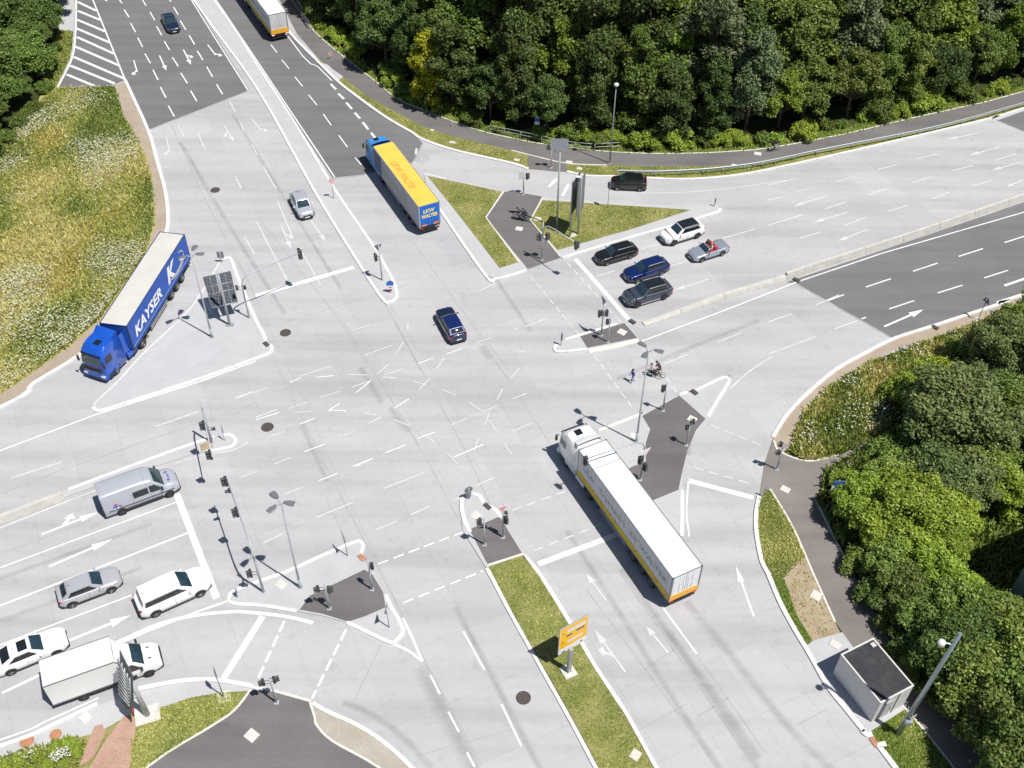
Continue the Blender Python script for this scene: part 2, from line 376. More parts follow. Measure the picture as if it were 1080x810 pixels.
# a thin step of new surface at the very top of the left road
# ---- verges, grass, meadow, woodland floors
sheet_obj('gravel_verge', [(132, 86), (158, 140), (167, 168), (175.5, 199), (178.5, 222.7), (177, 243), (166, 275), (130, 333), (84, 375), (35, 405), (0, 431), (-300, 560), (-300, 535), (0, 412), (20, 400),
          (75, 361), (106, 334), (150, 272), (163, 237), (161, 212), (160, 199), (156, 176), (147, 151), (130, 123), (120, 91)], .02, M_VERGE)
sheet_obj('meadow_ground', [(121, 91), (131, 123.4), (148.6, 151), (157.4, 176), (161.2, 199), (162.5, 212.6), (163.7, 237.8), (151, 274), (106, 337), (75.6, 363.7), (20, 403.5), (0, 416.4), (-300, 545),
          (-600, 420), (-500, 60), (-100, 20), (62, 33), (76, 40), (72, 63), (58, 92), (96, 92.5)], .035, M_MEADOW)
sheet_obj('green_verge', [(62, 33), (77, 34), (76, 50), (73, 63), (66, 78), (59, 92), (48, 100), (40, 100), (50, 70)], .042, M_GRASSG)
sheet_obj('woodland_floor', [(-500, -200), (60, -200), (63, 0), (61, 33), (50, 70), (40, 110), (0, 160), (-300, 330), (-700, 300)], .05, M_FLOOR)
sheet_obj('pale_footway', [(63.5, 0), (78.5, 0), (78.5, 18), (77, 33), (62.5, 33), (60, -160), (76, -160)], .055, M_ISLC)
KN = [(180, -160), (287, 5), (304, 33), (338, 68), (355, 85), (371, 98), (406, 123.4), (434, 139.8), (446, 147.4), (479, 158.7), (539.5, 172.5), (557, 178.5)]
KN2 = [(598, 181.4), (620.6, 186), (651, 186.4), (716.3, 189.4), (766.7, 186.4), (809.5, 179.3), (880.5, 163.7), (983.8, 139.8), (1051.8, 123.4), (1079.5, 114.6), (1400, 14)]
PL = [(189, -160), (295, 0), (313, 35), (336, 62), (360.7, 80.6), (386, 100.7), (411, 114.6), (446, 133.5), (481.6, 144.8), (539.5, 158.7), (560, 164), (598, 172.5), (640, 174.5), (681, 175.6), (741.5, 175.6), (776.8, 173.8), (809.5, 170.3), (861, 160), (986, 133), (1080, 108.5), (1400, 12)]
PU = [(215, -160), (313, 0), (328, 30), (355.6, 55.4), (396, 87), (418.6, 105), (446, 117), (469, 126), (504, 138.5), (539.5, 146.8), (567.7, 152.4), (628, 160), (681, 163), (731, 162.8), (766.7, 161.2), (809.5, 157.4), (885.6, 143.6), (961, 126), (1024, 112), (1079.5, 97.7), (1400, 8)]
sheet_obj('grass_verge', KN[3:] + KN2 + PL[:2:-1], .02, M_GRASS)
sheet_obj('cycle_path', PL + PU[::-1], .03, M_PATH)
sheet_obj('cycle_path', [(558, 164), (598, 172), (598, 181), (585, 181), (557, 177.5), (556, 168)], .036, M_PATH)
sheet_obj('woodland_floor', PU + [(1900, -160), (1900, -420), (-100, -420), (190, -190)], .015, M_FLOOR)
sheet_obj('grass_edge', [(p[0], p[1] + .3) for p in PU[1:]] + [(p[0] + 2, p[1] - 9) for p in PU[:0:-1]], .022, M_GRASSG)
# south-east: kerb side verge, path, grass, woodland floor
KE = [(1400, 212), (1079.5, 311), (1062, 318.4), (986, 343.6), (943.5, 357.4), (910.8, 373.8), (885.6, 387.7), (870.4, 399), (847.8, 418.9), (830, 437.8), (820, 453), (815, 461.7)]
KE2 = [(800.7, 524), (797.5, 540), (797.5, 561), (803, 591), (810, 606), (822.6, 636), (837.7, 664), (852.8, 689), (873, 724.4), (893, 749.6), (911, 772)]
KE3 = [(931, 793), (943.5, 809.5), (960, 835), (1010, 915)]
sheet_obj('gravel_verge', KE + [(820, 478), (831, 474), (842, 462), (842, 450), (850, 432), (870, 412), (890, 398), (915, 382), (950, 366), (1000, 352), (1060, 330), (1080, 322), (1400, 224)], .02, M_VERGE)
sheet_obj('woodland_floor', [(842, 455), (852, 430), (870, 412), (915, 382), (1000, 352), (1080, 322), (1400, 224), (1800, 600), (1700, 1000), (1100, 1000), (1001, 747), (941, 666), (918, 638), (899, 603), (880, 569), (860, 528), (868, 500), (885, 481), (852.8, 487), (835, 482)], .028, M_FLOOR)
sheet_obj('rough_grass', [(834, 478), (852, 487), (886, 481), (915, 468), (935, 450), (960, 425), (965, 395), (1000, 372), (1060, 345), (1070, 325), (1000, 352), (915, 382), (870, 412), (850, 432), (838, 455)], .034, M_GRASSG)
sheet_obj('footpath', [(815, 463), (822.6, 478), (852.8, 487), (868, 484.5), (886, 480.5), (905, 470), (915, 458), (925, 462), (937, 456), (938, 466), (905, 484), (886, 500), (875, 515), (868, 528), (880.5, 569), (899.4, 604), (918.3, 639), (941, 667), (961, 702), (1001, 747), (1047, 798), (1120, 880), (1060, 880),
          (1005, 809), (966, 760), (951, 744), (925, 715), (899, 682), (880.5, 656), (857.9, 606), (838, 560), (820, 528.5), (811, 516), (800.7, 524), (806, 490)], .04, M_PATHL)
sheet_obj('grass_verge', [(800.7, 526), (811, 516), (820, 528.5), (838, 560), (850, 588), (838, 600), (826, 612), (812, 606), (803, 591), (798.5, 561), (798.5, 540)], .03, M_GRASS)
sheet_obj('bare_soil', [(826, 611), (834, 596), (850, 587), (858, 606), (880, 655), (886, 668), (856, 676), (838, 648)], .032, M_DIRT)
sheet_obj('grass_verge', [(811, 605), (827, 611), (840, 648), (857, 676), (849, 682), (838, 664), (823, 636)], .036, M_GRASSG)
sheet_obj('forecourt_slab', [(850, 682), (857, 676), (888, 667), (905, 684), (951, 745), (956, 748), (920, 773), (911, 772), (873, 724)], .034, M_ISLC)
sheet_obj('grass_verge', [(919, 771), (956, 747), (966, 760), (1005, 809), (1060, 880), (990, 890), (943, 809), (931, 793)], .045, M_GRASSG)
# south-west corner
sheet_obj('pavement', [(-300, 890), (0, 789), (50, 769), (103, 744), (148.6, 729), (189, 721), (226.7, 720), (264, 725), (258, 733), (225, 736), (190, 740), (160, 748), (146, 757), (135, 756), (105, 773), (60, 785), (0, 808), (-300, 920)], .02, M_ISLC)
sheet_obj('grass_verge', [(166, 748), (200, 736), (228, 731), (257, 729), (264.5, 729), (247, 750), (221.7, 767), (156, 809), (110, 840), (110, 880), (-300, 1000), (-300, 915), (0, 806), (60, 784), (105, 772), (140, 752)], .026, M_GRASS)
sheet_obj('red_mulch', [(131, 755), (144, 757), (142, 780), (137, 809), (130, 860), (80, 860), (94.5, 809), (112, 780)], .034, M_MULCH)
sheet_obj('red_mulch', [(100, 766), (108, 764), (112, 772), (98, 800), (84, 808), (92, 785)], .034, M_MULCH)
sheet_obj('asphalt_path', [(265, 727), (290, 730.5), (327, 741), (331, 756), (334, 765), (351, 782.5), (398.5, 809), (450, 850), (450, 900), (60, 900), (156, 809), (221.7, 767), (247, 749.6)], .03, M_PATH)
sheet_obj('asphalt_path', [(221, 767), (232, 761), (262, 768), (258, 778), (216, 775)], .034, M_ISL)
sheet_obj('gravel_verge', [(327, 742), (334, 745), (348, 752), (377, 766), (405, 783), (434, 810), (470, 850), (448, 850), (398.5, 808), (351, 781.5), (334, 764.5)], .038, patchy('sandy_gravel', [(.3, (.40, .36, .29)), (.7, (.5, .46, .39))], .5, [(.3, (.8, .8, .8)), (.7, (1.1, 1.1, 1.1))], 9))

sheet_obj('concrete_apron', [(338.5, 66.5), (345, 68), (352, 74), (362, 81), (356, 86), (346, 77)], .041, M_ISLC)
# ---- kerbs
def kerb(name, px, wd=.27, h=.13, mat=M_KERB, closed=False, sm=4, z0=0.0):
    pts = W2(px); pts = smooth2(pts, sm, closed) if sm else pts
    return struct(MB().ribbon(pts, wd, z0, h, closed=closed).build(name, mat))
kerb('kerb', [(132, 84.4), (156, 137), (165, 167.5), (173.8, 199), (177, 222.7), (176, 243), (163, 277), (127, 335), (84.4, 374), (35.3, 404.5), (0, 430), (-300, 558)], .38, .1)
kerb('kerb', KN, .36); kerb('kerb', KN2, .3)
kerb('kerb', KE, .36); kerb('kerb', KE2, .36, .14); kerb('kerb', KE3, .4, .14)
kerb('kerb', [(909, 771), (914, 775.5), (919, 775)], .36, .14); kerb('kerb', [(931, 793), (927, 787), (934, 785)], .36, .14)
kerb('kerb', [(-300, 888), (0, 787.5), (50.4, 767.5), (103, 742.5)], .3, .12)
kerb('kerb', [(-300, 880), (0, 780.5), (50, 760), (104, 736)], .14, .012, M_LINE)
kerb('kerb', [(146, 727), (189, 719), (226.7, 717.5), (267, 724.4)], .34, .12)
kerb('kerb', [(267, 725), (290, 729), (328, 739.5)], .2, .04, M_KERBC)
kerb('kerb', [(330, 742), (345.6, 751), (375.8, 764.7), (403.5, 782.3), (433.7, 809.5), (480, 860)], .3, .12)
EDG = [[(PU[i][0], PU[i][1] - 1) for i in range(len(PU))], [(265, 727), (247, 749.6), (221.7, 767), (156, 809), (60, 900)], [(327, 741), (332, 757), (334, 765), (351, 782), (398.5, 809), (450, 850)],
       [(812, 516), (820, 528.5), (838, 560), (857.9, 606), (880.5, 656)], [(951, 744), (966, 760), (1005, 809), (1060, 880)], [(816, 465), (823, 477), (852.8, 486.5), (884, 480)],
       [(860.5, 528), (880.5, 569), (899.4, 603)], PL[9:13]]
for e in EDG: kerb('path_edging', e, .16, .07, M_KERBC)

# ---- raised islands: slab, white kerb round it, surfaces on top
def island(px, h=.12, sm=3, kw=.29, kpx=None, kmat=M_KERB, mat=None):
    pts = W2(px); pts = smooth2(pts, sm, True) if sm else pts
    struct(MB().prism(pts, 0, h).build('traffic_island', mat or M_ISLC))
    for k in (kpx or [px]):
        full = k is px
        kp = W2(k); kp = smooth2(kp, 4, full) if (sm or not full) else kp
        struct(MB().ribbon(kp, kw, 0, h + .03, closed=full).build('kerb', kmat))
def top(name, px, z, mat): return sheet_obj(name, px, z, mat)
# central reservation on the road from the top
island([(115, -140), (225.4, 0), (270, 67), (311, 130), (353, 200), (396, 263), (406, 280.6), (415, 298), (418.6, 313), (411, 319), (403.5, 316), (378.3, 278), (330.5, 200), (269.5, 91), (204, 0), (104, -150)], .1, 2)
# south-west triangle
island([(241.8, 629.5), (252, 621.5), (302.7, 603.5), (340, 586.5), (370.8, 573.8), (379, 571.5), (383, 576), (381, 586), (387, 598), (398, 613), (408, 634), (412.3, 640), (421, 655), (425, 666.5), (419, 675), (411, 677.8), (385, 666), (366, 657), (340, 650), (313, 645), (275, 639), (247, 637)], .1, 0, .3,
       [[(366, 657), (385, 666), (411, 677.8), (419, 675), (425, 666.5), (421, 655), (412.3, 640), (407, 628)], [(313, 645), (275, 639), (247, 637), (241.8, 631), (252, 621.5), (302.7, 603.5), (340, 586.5), (370.8, 573.8), (379, 571.5), (383, 576), (380.5, 587)]])
top('island_asphalt', [(316, 643.8), (327, 629), (350, 618), (384.5, 601.5), (393, 607), (404, 625), (407, 641), (387, 650), (367.5, 656.5), (340, 648)], .104, M_ISL)
# south median: tip, asphalt, grass strip
island([(488, 560), (486.5, 543), (487, 528), (492, 521.5), (499, 521), (506, 524), (510, 531), (522, 538), (530, 548), (552, 585), (569, 606), (600.5, 656.4), (628, 704), (661, 754.6), (691, 809), (735, 880), (668, 880), (628, 809), (603, 762), (567.7, 699), (539.5, 648.8), (513, 600)], .1, 0, .32,
       [[(496, 562), (488.5, 545), (487, 528.5), (492, 522)], [(499, 521), (506, 524), (510, 531)], [(513, 533.5), (522, 538), (529, 546.5)], [(513.5, 600), (539.5, 648.8), (567.7, 699), (603, 762), (628, 809), (668, 880)], [(552.5, 586), (569, 606), (600.5, 656.4), (628, 704), (661, 754.6), (691, 809), (735, 880)]])
top('island_asphalt', [(495, 559), (527, 545.5), (550.5, 584), (514.3, 596)], .104, M_ISL)
top('grass_strip', [(515, 598.5), (552, 586.5), (569, 609), (600, 660), (627, 706), (660, 756), (689, 809), (730, 880), (670, 880), (630, 809), (605, 762), (569.5, 699), (541, 648)], .13, M_GRASS)
struct(MB().ribbon(W2([(514, 597.3), (551.5, 585.3)]), .2, .1, .15).build('kerb', M_KERBC))
# island beside the turning lane, right of the middle
island([(673, 438), (716.3, 416.4), (736.5, 411.3), (759, 400), (766, 398.5), (768.5, 403), (756.6, 422.7), (745.3, 441.6), (734, 454), (725, 475.6), (718.8, 501), (720, 517), (719.5, 565), (640, 530), (625, 470), (631, 454)], .05, 0, .3,
       [[(734, 412), (759, 400), (766, 398.5), (768.5, 403), (756.6, 422.7), (746.5, 440)], [(719.5, 517), (719.2, 566)], [(631, 454.5), (673.5, 438), (677, 436.5)], [(716.3, 416.4), (725, 414)]])
top('island_asphalt', [(716.3, 417.5), (744, 442), (734, 454), (725, 475.6), (718.8, 501), (715.5, 517), (691, 527), (660, 540), (650, 500), (666, 493), (681, 487), (681, 468), (685.6, 453), (677.3, 439)], .054, M_ISL)
# east median tip
island([(584, 365.5), (594, 358.5), (612, 354), (651, 342), (659, 340), (673, 357), (650, 363), (619.3, 368.8), (590.4, 371.5)], .1, 0, .3, [[(596, 358.5), (612, 354), (651, 342)], [(587, 364), (585, 368), (590.4, 371.5), (619.3, 368.8)]])
top('island_asphalt', [(611.8, 355.5), (658.4, 341.3), (672, 357.2), (640, 363.5), (619.3, 367.6)], .104, M_ISL)
struct(MB().ribbon(W2([(620, 369.5), (648, 364.5), (673, 357.8)]), .9, 0, .07).build('kerb', M_KERBC))
# north-east triangle with grass
island([(447, 184.5), (497, 194), (539.5, 203.5), (572, 207.8), (641, 214.5), (700, 217), (745, 216), (757, 216.5), (759, 221), (754, 225), (716, 236.5), (666, 250.4), (590.4, 273), (556, 285), (539.5, 290.5), (522, 294.5), (512, 290.5), (466.5, 225), (450, 198)], .1, 0, .31,
       [[(760, 220.5), (754, 225), (716, 236.5), (666, 250.4), (593, 272.5)], [(555, 285.6), (539.5, 290.7), (522, 294.8), (511.8, 290.7), (466.5, 225.2), (449, 198)]])
top('grass_patch', [(451, 186.5), (490, 194.5), (529.5, 203), (512, 230), (530, 254), (547.5, 277), (527, 283.5), (489, 234), (462, 200)], .13, M_GRASS)
top('grass_patch', [(572, 212), (641, 216.5), (690, 219.5), (728, 222.3), (666, 242.5), (588, 264.5), (560, 233)], .13, M_GRASS)
top('island_asphalt', [(532, 203), (540, 202.5), (572, 208), (559, 233), (591.5, 272.5), (556.5, 284.5), (513, 230.5)], .104, M_PATH)
kerb('path_edging', [(531, 203), (512.5, 230.3), (548, 278.5)], .14, .16, M_KERBC, sm=0); kerb('path_edging', [(572, 209.5), (559.5, 233), (590.5, 271)], .14, .16, M_KERBC, sm=0)
# west island with the solar panel
island([(98.5, 429.5), (103.3, 422.7), (126, 401.5), (151, 373.8), (194, 333.5), (211.6, 311), (230.5, 279.3), (236.8, 273.3), (241, 272.5), (245, 276.5), (252, 295.7), (269.5, 337), (278, 353), (280.5, 362), (286, 365), (287, 369), (284, 373), (270, 378.5), (214, 399), (150, 420), (110.8, 432.5), (101, 433)], .1, 0, .33,
       [[(236, 273.5), (241, 272.3), (245, 276.5), (252, 295.7), (269.5, 337), (278, 353), (280.5, 361)], [(283, 364), (287, 367), (284, 373), (270, 378.5), (214, 399), (150, 420), (110.8, 432.5), (101, 433), (98.5, 429.5)]])
kerb('kerb', [(98.5, 428.5), (103.3, 422.7), (126, 401.5), (151, 373.8), (194, 333.5), (211.6, 311), (230.5, 279.3), (235.5, 274)], .14, .115, M_KERBC)
# west median nose
island([(60, 528), (100.8, 513.5), (189, 484.5), (204, 479), (226.7, 475.5), (240, 473), (246.5, 470), (248.5, 464.5), (243, 459.5), (236, 459), (206.5, 467.5), (151, 487.5), (68, 518)], .1, 0, .3,
       [[(218, 477), (240, 473), (246.5, 470), (248.5, 464.5), (243, 459.5), (236, 459)], [(226, 461.5), (206.5, 467.5), (151, 487.5), (72, 517)]])
top('island_brick', [(211, 470), (224, 465), (225, 473), (212, 477)], .104, M_DIRT)

# ---- barriers: one object per cast segment
def barrier_seg(a, b, h, wb, wt, h2=None):
    a = Vector((*a, 0)); b = Vector((*b, 0)); d = (b - a).normalized(); a = a + d * .02; b = b - d * .02; n = Vector((-d.y, d.x, 0)); m = MB(); h2 = h2 or h
    def sec(p, hh): return [p - n * wb / 2, p - n * wb / 2 + Vector((0, 0, min(.09, hh * .4))), p - n * wt / 2 + Vector((0, 0, hh - .03)), p - n * (wt / 2 - .03) + Vector((0, 0, hh)), p + n * (wt / 2 - .03) + Vector((0, 0, hh)), p + n * wt / 2 + Vector((0, 0, hh - .03)), p + n * wb / 2 + Vector((0, 0, min(.09, hh * .4))), p + n * wb / 2]
    vs = sec(a, h) + sec(b, h2); m.add(vs, [(i, (i + 1) % 8, 8 + (i + 1) % 8, 8 + i) for i in range(8)] + [tuple(range(7, -1, -1)), tuple(range(8, 16))])
    return m.build('concrete_barrier', M_BARR)
def along(px, step):
    P = [Vector(p) for p in smooth2(W2(px), 8)]; out = [P[0]]; acc = 0
    for a, b in zip(P, P[1:]):
        L = (b - a).length; t = step - acc
        while t <= L: out.append(a + (b - a) * (t / L)); t += step
        acc = (acc + L) % step if L >= 0 else acc
    return out
bs = along([(828, 294), (878, 277.5), (931, 260.5), (976, 245.5), (1079.5, 210), (1400, 102)], 5.2)
for i in range(len(bs) - 1):
    o = barrier_seg(bs[i], bs[i + 1], .85, .6, .26)
    tag(o, 'pale precast concrete barrier segment dividing the asphalt from the grey approach lanes on the right', 'barrier', 'concrete barrier segments along the right-hand road')
for (a, b, h, h2, lb) in [((678, 342), (717, 329.5), .15, .4, 'low sloping end piece of the concrete divider beside the dark grey SUV'), ((717, 329.5), (763, 313.5), .42, .5, 'low cream concrete divider piece just behind the dark grey SUV'), ((763, 313.5), (828, 294), .5, .5, 'low cream concrete divider piece ahead of the asphalt edge')]:
    tag(barrier_seg(G(*a)[:2], G(*b)[:2], h, .7, .4, h2), lb, 'barrier')
bs = along([(68, 525), (0, 551), (-90, 583), (-300, 660)], 5.6)
for i in range(len(bs) - 1):
    o = barrier_seg(bs[i], bs[i + 1], .8, .7, .34)
    tag(o, 'cream precast concrete barrier segment behind the silver van on the left-hand road', 'barrier', 'concrete barrier segments along the left-hand road')

# ================================================================== PAINTED MARKINGS
mk = MB(); mw = MB(); ZK = [0]
def zz_(z): ZK[0] = (ZK[0] + 1) % 23; return z + ZK[0] * .0005
def ln(a, b, wd=.14, m=None, z=.009):
    z = zz_(z); p = [G(*a)[:2], G(*b)[:2]]; (m or mk).ribbon([tuple(p[0]), tuple(p[1])], wd, z, z)
def pl(px, wd=.14, m=None, z=.009, sm=4):
    z = zz_(z); pts = W2(px); (m or mk).ribbon(smooth2(pts, sm) if sm else pts, wd, z, z)
def dash(a, b, dl=1.0, gp=.5, wd=.14, m=None, z=.009):
    A, B = G(*a)[:2], G(*b)[:2]; L = np.linalg.norm(B - A); d = (B - A) / L; t = 0; z = zz_(z)
    while t < L: e = min(t + dl, L); (m or mk).ribbon([tuple(A + d * t), tuple(A + d * e)], wd, z, z); t += dl + gp
def arrow(tail, head, kind='s', m=None, z=.0105, k=1.0):
    """lane arrow from tail to head; s straight, l / r turning, sl / sr both (driver's own left and right)"""
    A, B = np.array(G(*tail)[:2]), np.array(G(*head)[:2]); L = np.linalg.norm(B - A); d = (B - A) / L; n = np.array([-d[1], d[0]]); m = m or mk; z = zz_(z)
    def P(u, v): return tuple(A + d * u + n * v)
    sw = .085 * k
    if 's' in kind:
        m.sheet([P(0, -sw), P(L * .68, -sw), P(L * .68, -.3 * k), P(L, 0), P(L * .68, .3 * k), P(L * .68, sw), P(0, sw)], z)
        base = L * .42
    else:
        m.sheet([P(0, -sw), P(L * .74, -sw), P(L * .74, sw), P(0, sw)], z); base = L * .7
    for c, s in (('l', 1), ('r', -1)):
        if c in kind:
            q = [P(base - .35, s * sw * 1.02), P(base + .1, s * sw * 1.02), P(base + .45, s * .36 * k), P(base + .85, s * .22 * k), P(base + .8, s * .8 * k), P(base + .02, s * .62 * k), P(base + .22, s * .47 * k)]
            m.sheet(q if s < 0 else q[::-1], z + .002)
def z4(ox, oy, s, lst): return [((x1 / s + ox, y1 / s + oy), (x2 / s + ox, y2 / s + oy)) for x1, y1, x2, y2 in lst]
# left road coming in
for a, b in z4(0, 0, 3.97, [(497, -5, 512, 15), (520, 40, 540, 72), (547, 97, 568, 135), (577, 158, 597, 197), (607, 225, 630, 265), (640, 292, 662, 335), (672, 365, 695, 410), (705, 443, 730, 488),
        (597, 0, 612, 25), (628, 50, 648, 85), (656, 110, 677, 148), (688, 172, 710, 210), (722, 240, 746, 278), (757, 305, 785, 350), (798, 380, 824, 424),
        (705, -8, 716, 8), (727, 30, 746, 62), (755, 87, 778, 125), (792, 148, 815, 187), (826, 213, 850, 252), (866, 280, 890, 322), (907, 353, 932, 395)]): ln(a, b, .17)
for a, b in z4(0, 0, 3.97, [(745, 525, 770, 570), (828, 555, 858, 625), (960, 420, 985, 470)]) + z4(180, 90, 7.2, [(205, 360, 262, 490), (615, 450, 660, 530), (705, 620, 800, 785), (490, 690, 535, 780), (530, 290, 560, 350)]) + z4(270, 200, 3.97, [(0, 130, 135, 390), (180, 240, 270, 400), (90, 50, 150, 190)]) + z4(0, 200, 3.97, [(1025, 200, 1065, 270)]): ln(a, b, .15, mw)
for t, h, k in z4(0, 0, 3.97, []) or []: pass
for (t, h), k in zip(z4(0, 0, 3.97, [(560, 253, 580, 318), (668, 233, 697, 296), (768, 208, 800, 272), (870, 188, 914, 246), (440, -20, 446, 6)]), ('r', 's', 'sl', 'l', 's')): arrow(t, h, k)
for (t, h), k in zip(z4(0, 0, 3.97, [(697, 578, 716, 658)]) + z4(180, 90, 7.2, [(408, 305, 483, 435), (615, 252, 710, 375)]) + z4(270, 200, 3.97, [(105, 150, 147, 250), (230, 130, 293, 220)]), ('r', 'sr', 'l', 'sl', 's')): arrow(t, h, k, mw)
pl([(20, -190), (98, 0), (132, 84.4)], .2, sm=0); pl([(107, -160), (202, 0), (228, 42), (262, 96)], .16, sm=0); pl([(80.6, -60), (80.5, 0), (79.6, 38), (75.4, 63), (60.5, 93)], .22)
for a, b in z4(0, 0, 3.97, [(325, 8, 403, 45), (325, 45, 423, 85), (322, 82, 440, 132), (318, 118, 458, 178), (322, 155, 477, 225), (315, 195, 500, 275), (308, 238, 522, 330), (295, 275, 480, 350), (280, 312, 395, 360), (330, -30, 385, -2)]): ln(a, b, .42)
pl([(101, 0), (140, -4), (190, -12)], .25, MB()) if False else None
# outgoing road, top
for a, b in z4(270, 0, 3.97, [(62, 187, 88, 220), (108, 250, 138, 288), (163, 322, 195, 362), (220, 397, 255, 440), (282, 478, 315, 525), (347, 567, 383, 617), (415, 660, 440, 690)]): ln(a, b, .15)
for a, b in z4(270, 0, 3.97, [(313, 352, 335, 375), (345, 392, 368, 415), (378, 430, 402, 457), (413, 472, 436, 497), (447, 512, 470, 542), (482, 556, 503, 582)]): ln(a, b, .3)
pl([(186, -140), (302, 36), (336, 71), (350, 85)], .16); pl([(131, -150), (228, 0), (273, 67), (353, 187)], .16, sm=0)
pl([(448, 183), (470, 188)], .12); pl([(471, 222), (516, 289)], .12, mw)
for a, b in z4(370, 130, 6.23, [(432, 165, 428, 205)]): ln(a, b, .3, mw)
cc = G(444.6, 167.7)
MJ0 = ([(cc[0] + .75 * math.cos(t * .3), cc[1] + .75 * math.sin(t * .3)) for t in range(21)], .22)
# stop lines
for a, b, wd in [((270, 312), (373, 282), .55), ((606.8, 273), (663, 337), .5), ((186.4, 521), (228.5, 631), .55), ((567.7, 595), (651, 563.7), .5), ((726.4, 507), (794.4, 525), .5), ((277, 650), (236, 715.5), .5), ((579, 197), (587, 189), .35), ((593, 207), (600, 194), .35)]: ln(a, b, wd)
# west road
pl([(110, 683.5), (129, 675), (169, 657.8), (206.7, 649), (240, 645.5), (259, 645.5), (300, 650), (330, 657)], .3)
pl([(100, 690), (150, 668), (206, 646), (240, 634)], .2, sm=0)
for a, b in [((2.2, 731), (42, 712)), ((-60, 757), (-15, 738))]: ln(a, b, .22)
pl([(-60, 704), (33, 667.8), (142, 626.7), (215, 600)], .14, sm=0); pl([(-60, 662), (0, 639), (126.7, 590), (201.5, 561)], .18, sm=0); pl([(-60, 622), (0, 599), (186.4, 529.7)], .14, sm=0)
pl([(-200, 552), (0, 475.6), (98, 438.5), (214, 401.5), (270, 381)], .16, sm=0)
arrow((73, 675.6), (137.8, 649), 's', k=1.3); arrow((44, 563.7), (104, 540), 'sl', k=1.2); arrow((51.6, 597.7), (119, 568.5), 's', k=1.2); 
for a, b in [((11, 504.5), (65.5, 487)), ((163.7, 450), (209, 434)), ((248, 420), (267, 412.6)), ((0, 549), (-10, 553)), ((270, 440), (292, 432))]: ln(a, b, .15, mw)
pl([(0, 557), (73, 528), (101, 517)], .12, mw); pl([(185, 489), (215, 480), (245, 475), (262, 466)], .12, mw)
# south road
for a, b in [((488.6, 665.7), (511, 706.8)), ((529, 743), (550, 787)), ((454, 712), (464, 732)), ((472.8, 750.8), (484, 772)), ((492.4, 793.6), (500.5, 809)), ((700, 642), (735, 690))]: ln(a, b, .16)
dash((425, 636), (510, 602), .9, .45, .14); dash((398.5, 595), (489, 561), .9, .45, .14)
dash((562.7, 581), (640, 551), .9, .5, .14, mw); dash((540, 538.5), (612, 512.5), .9, .5, .14, mw)
arrow((659.6, 709), (626, 663), 'sl', mw); arrow((705, 689), (681, 660), 's', mw); arrow((640, 634), (618, 605), 's', mw); arrow((795, 650), (776, 597), 's', k=.9)
pl([(411, 677.8), (430, 686), (445, 697.5)], .2); pl([(425, 652), (436, 675), (445.5, 697.5)], .2)
dash((300, 655), (272, 716), 1.0, .35, .2); dash((365, 664), (329, 737), 1.0, .35, .2)
# east road
for a, b in z4(810, 200, 3.97, [(250, 465, 318, 440), (410, 408, 515, 373), (607, 342, 710, 308), (798, 280, 900, 247), (990, 222, 1090, 190), (390, 542, 410, 535), (507, 500, 612, 465), (710, 433, 815, 400), (905, 370, 1005, 338), (1095, 312, 1190, 280)]): ln(a, b, .16)
for a, b in z4(810, 200, 3.97, [(990, 402, 1090, 368), (1150, 350, 1240, 320)]): ln(a, b, .3)
pl([(674, 361), (760, 329), (840, 297.7), (931, 267), (1079.5, 224), (1400, 128)], .15, sm=0)
arrow((932.5, 344.5), (974, 326.5), 's', k=1.3)
for a, b in [((756.6, 361), (781.8, 351)), ((810, 339.8), (835, 331)), ((860, 322), (885, 311)), ((810, 373.8), (860, 355)), ((700, 384), (725, 374)), ((880, 347), (905, 338))]: ln(a, b, .14, mw)
for a, b in z4(810, 200, 3.97, [(0, 45, 60, 30), (240, 80, 330, 50), (320, 150, 415, 115), (0, 150, 145, 105), (130, 205, 220, 178), (420, 22, 495, 0), (500, 92, 585, 65), (685, 40, 760, 10)]) + \
        z4(810, 0, 3.97, [(120, 800, 190, 790), (285, 760, 365, 740), (460, 710, 540, 690), (620, 665, 710, 645), (430, 805, 510, 790), (605, 765, 690, 740), (770, 715, 860, 693), (850, 780, 940, 755), (0, 775, 120, 748), (950, 670, 1040, 645)]) + \
        z4(540, 200, 3.97, [(880, 205, 1020, 165), (540, 250, 610, 232), (650, 325, 735, 300), (355, 362, 430, 340)]): ln(a, b, .16, mw)
for t, h in [((873, 206), (836, 218)), ((893, 224), (857, 235)), ((915, 242), (883, 254.5)), ((1031, 140.5), (999, 147)), ((1054, 155), (1022, 164)), ((1077, 171), (1045, 180)), ((747, 294.5), (710, 306.5)), ((1079, 190), (1062, 197))]: arrow(t, h, 's', mw, k=1.0)
pl([(661, 202.5), (700, 203.5), (760, 200), (830, 190)], .13, mw)
dash((598, 277), (655, 340), .9, .5, .15, mw); dash((560, 292), (613, 356), .9, .45, .13, mw); dash((620, 366), (670, 434), .9, .45, .13, mw); dash((672, 360), (714, 414), .9, .5, .14, mw)
dash((749, 448), (804.5, 470.5), .9, .45, .13, mw); dash((731.4, 493), (794.4, 511), .9, .45, .13, mw)
pl([(726, 508), (724, 540), (727, 566)], .14); pl([(770, 410), (790, 392), (815, 376)], .14, mw)
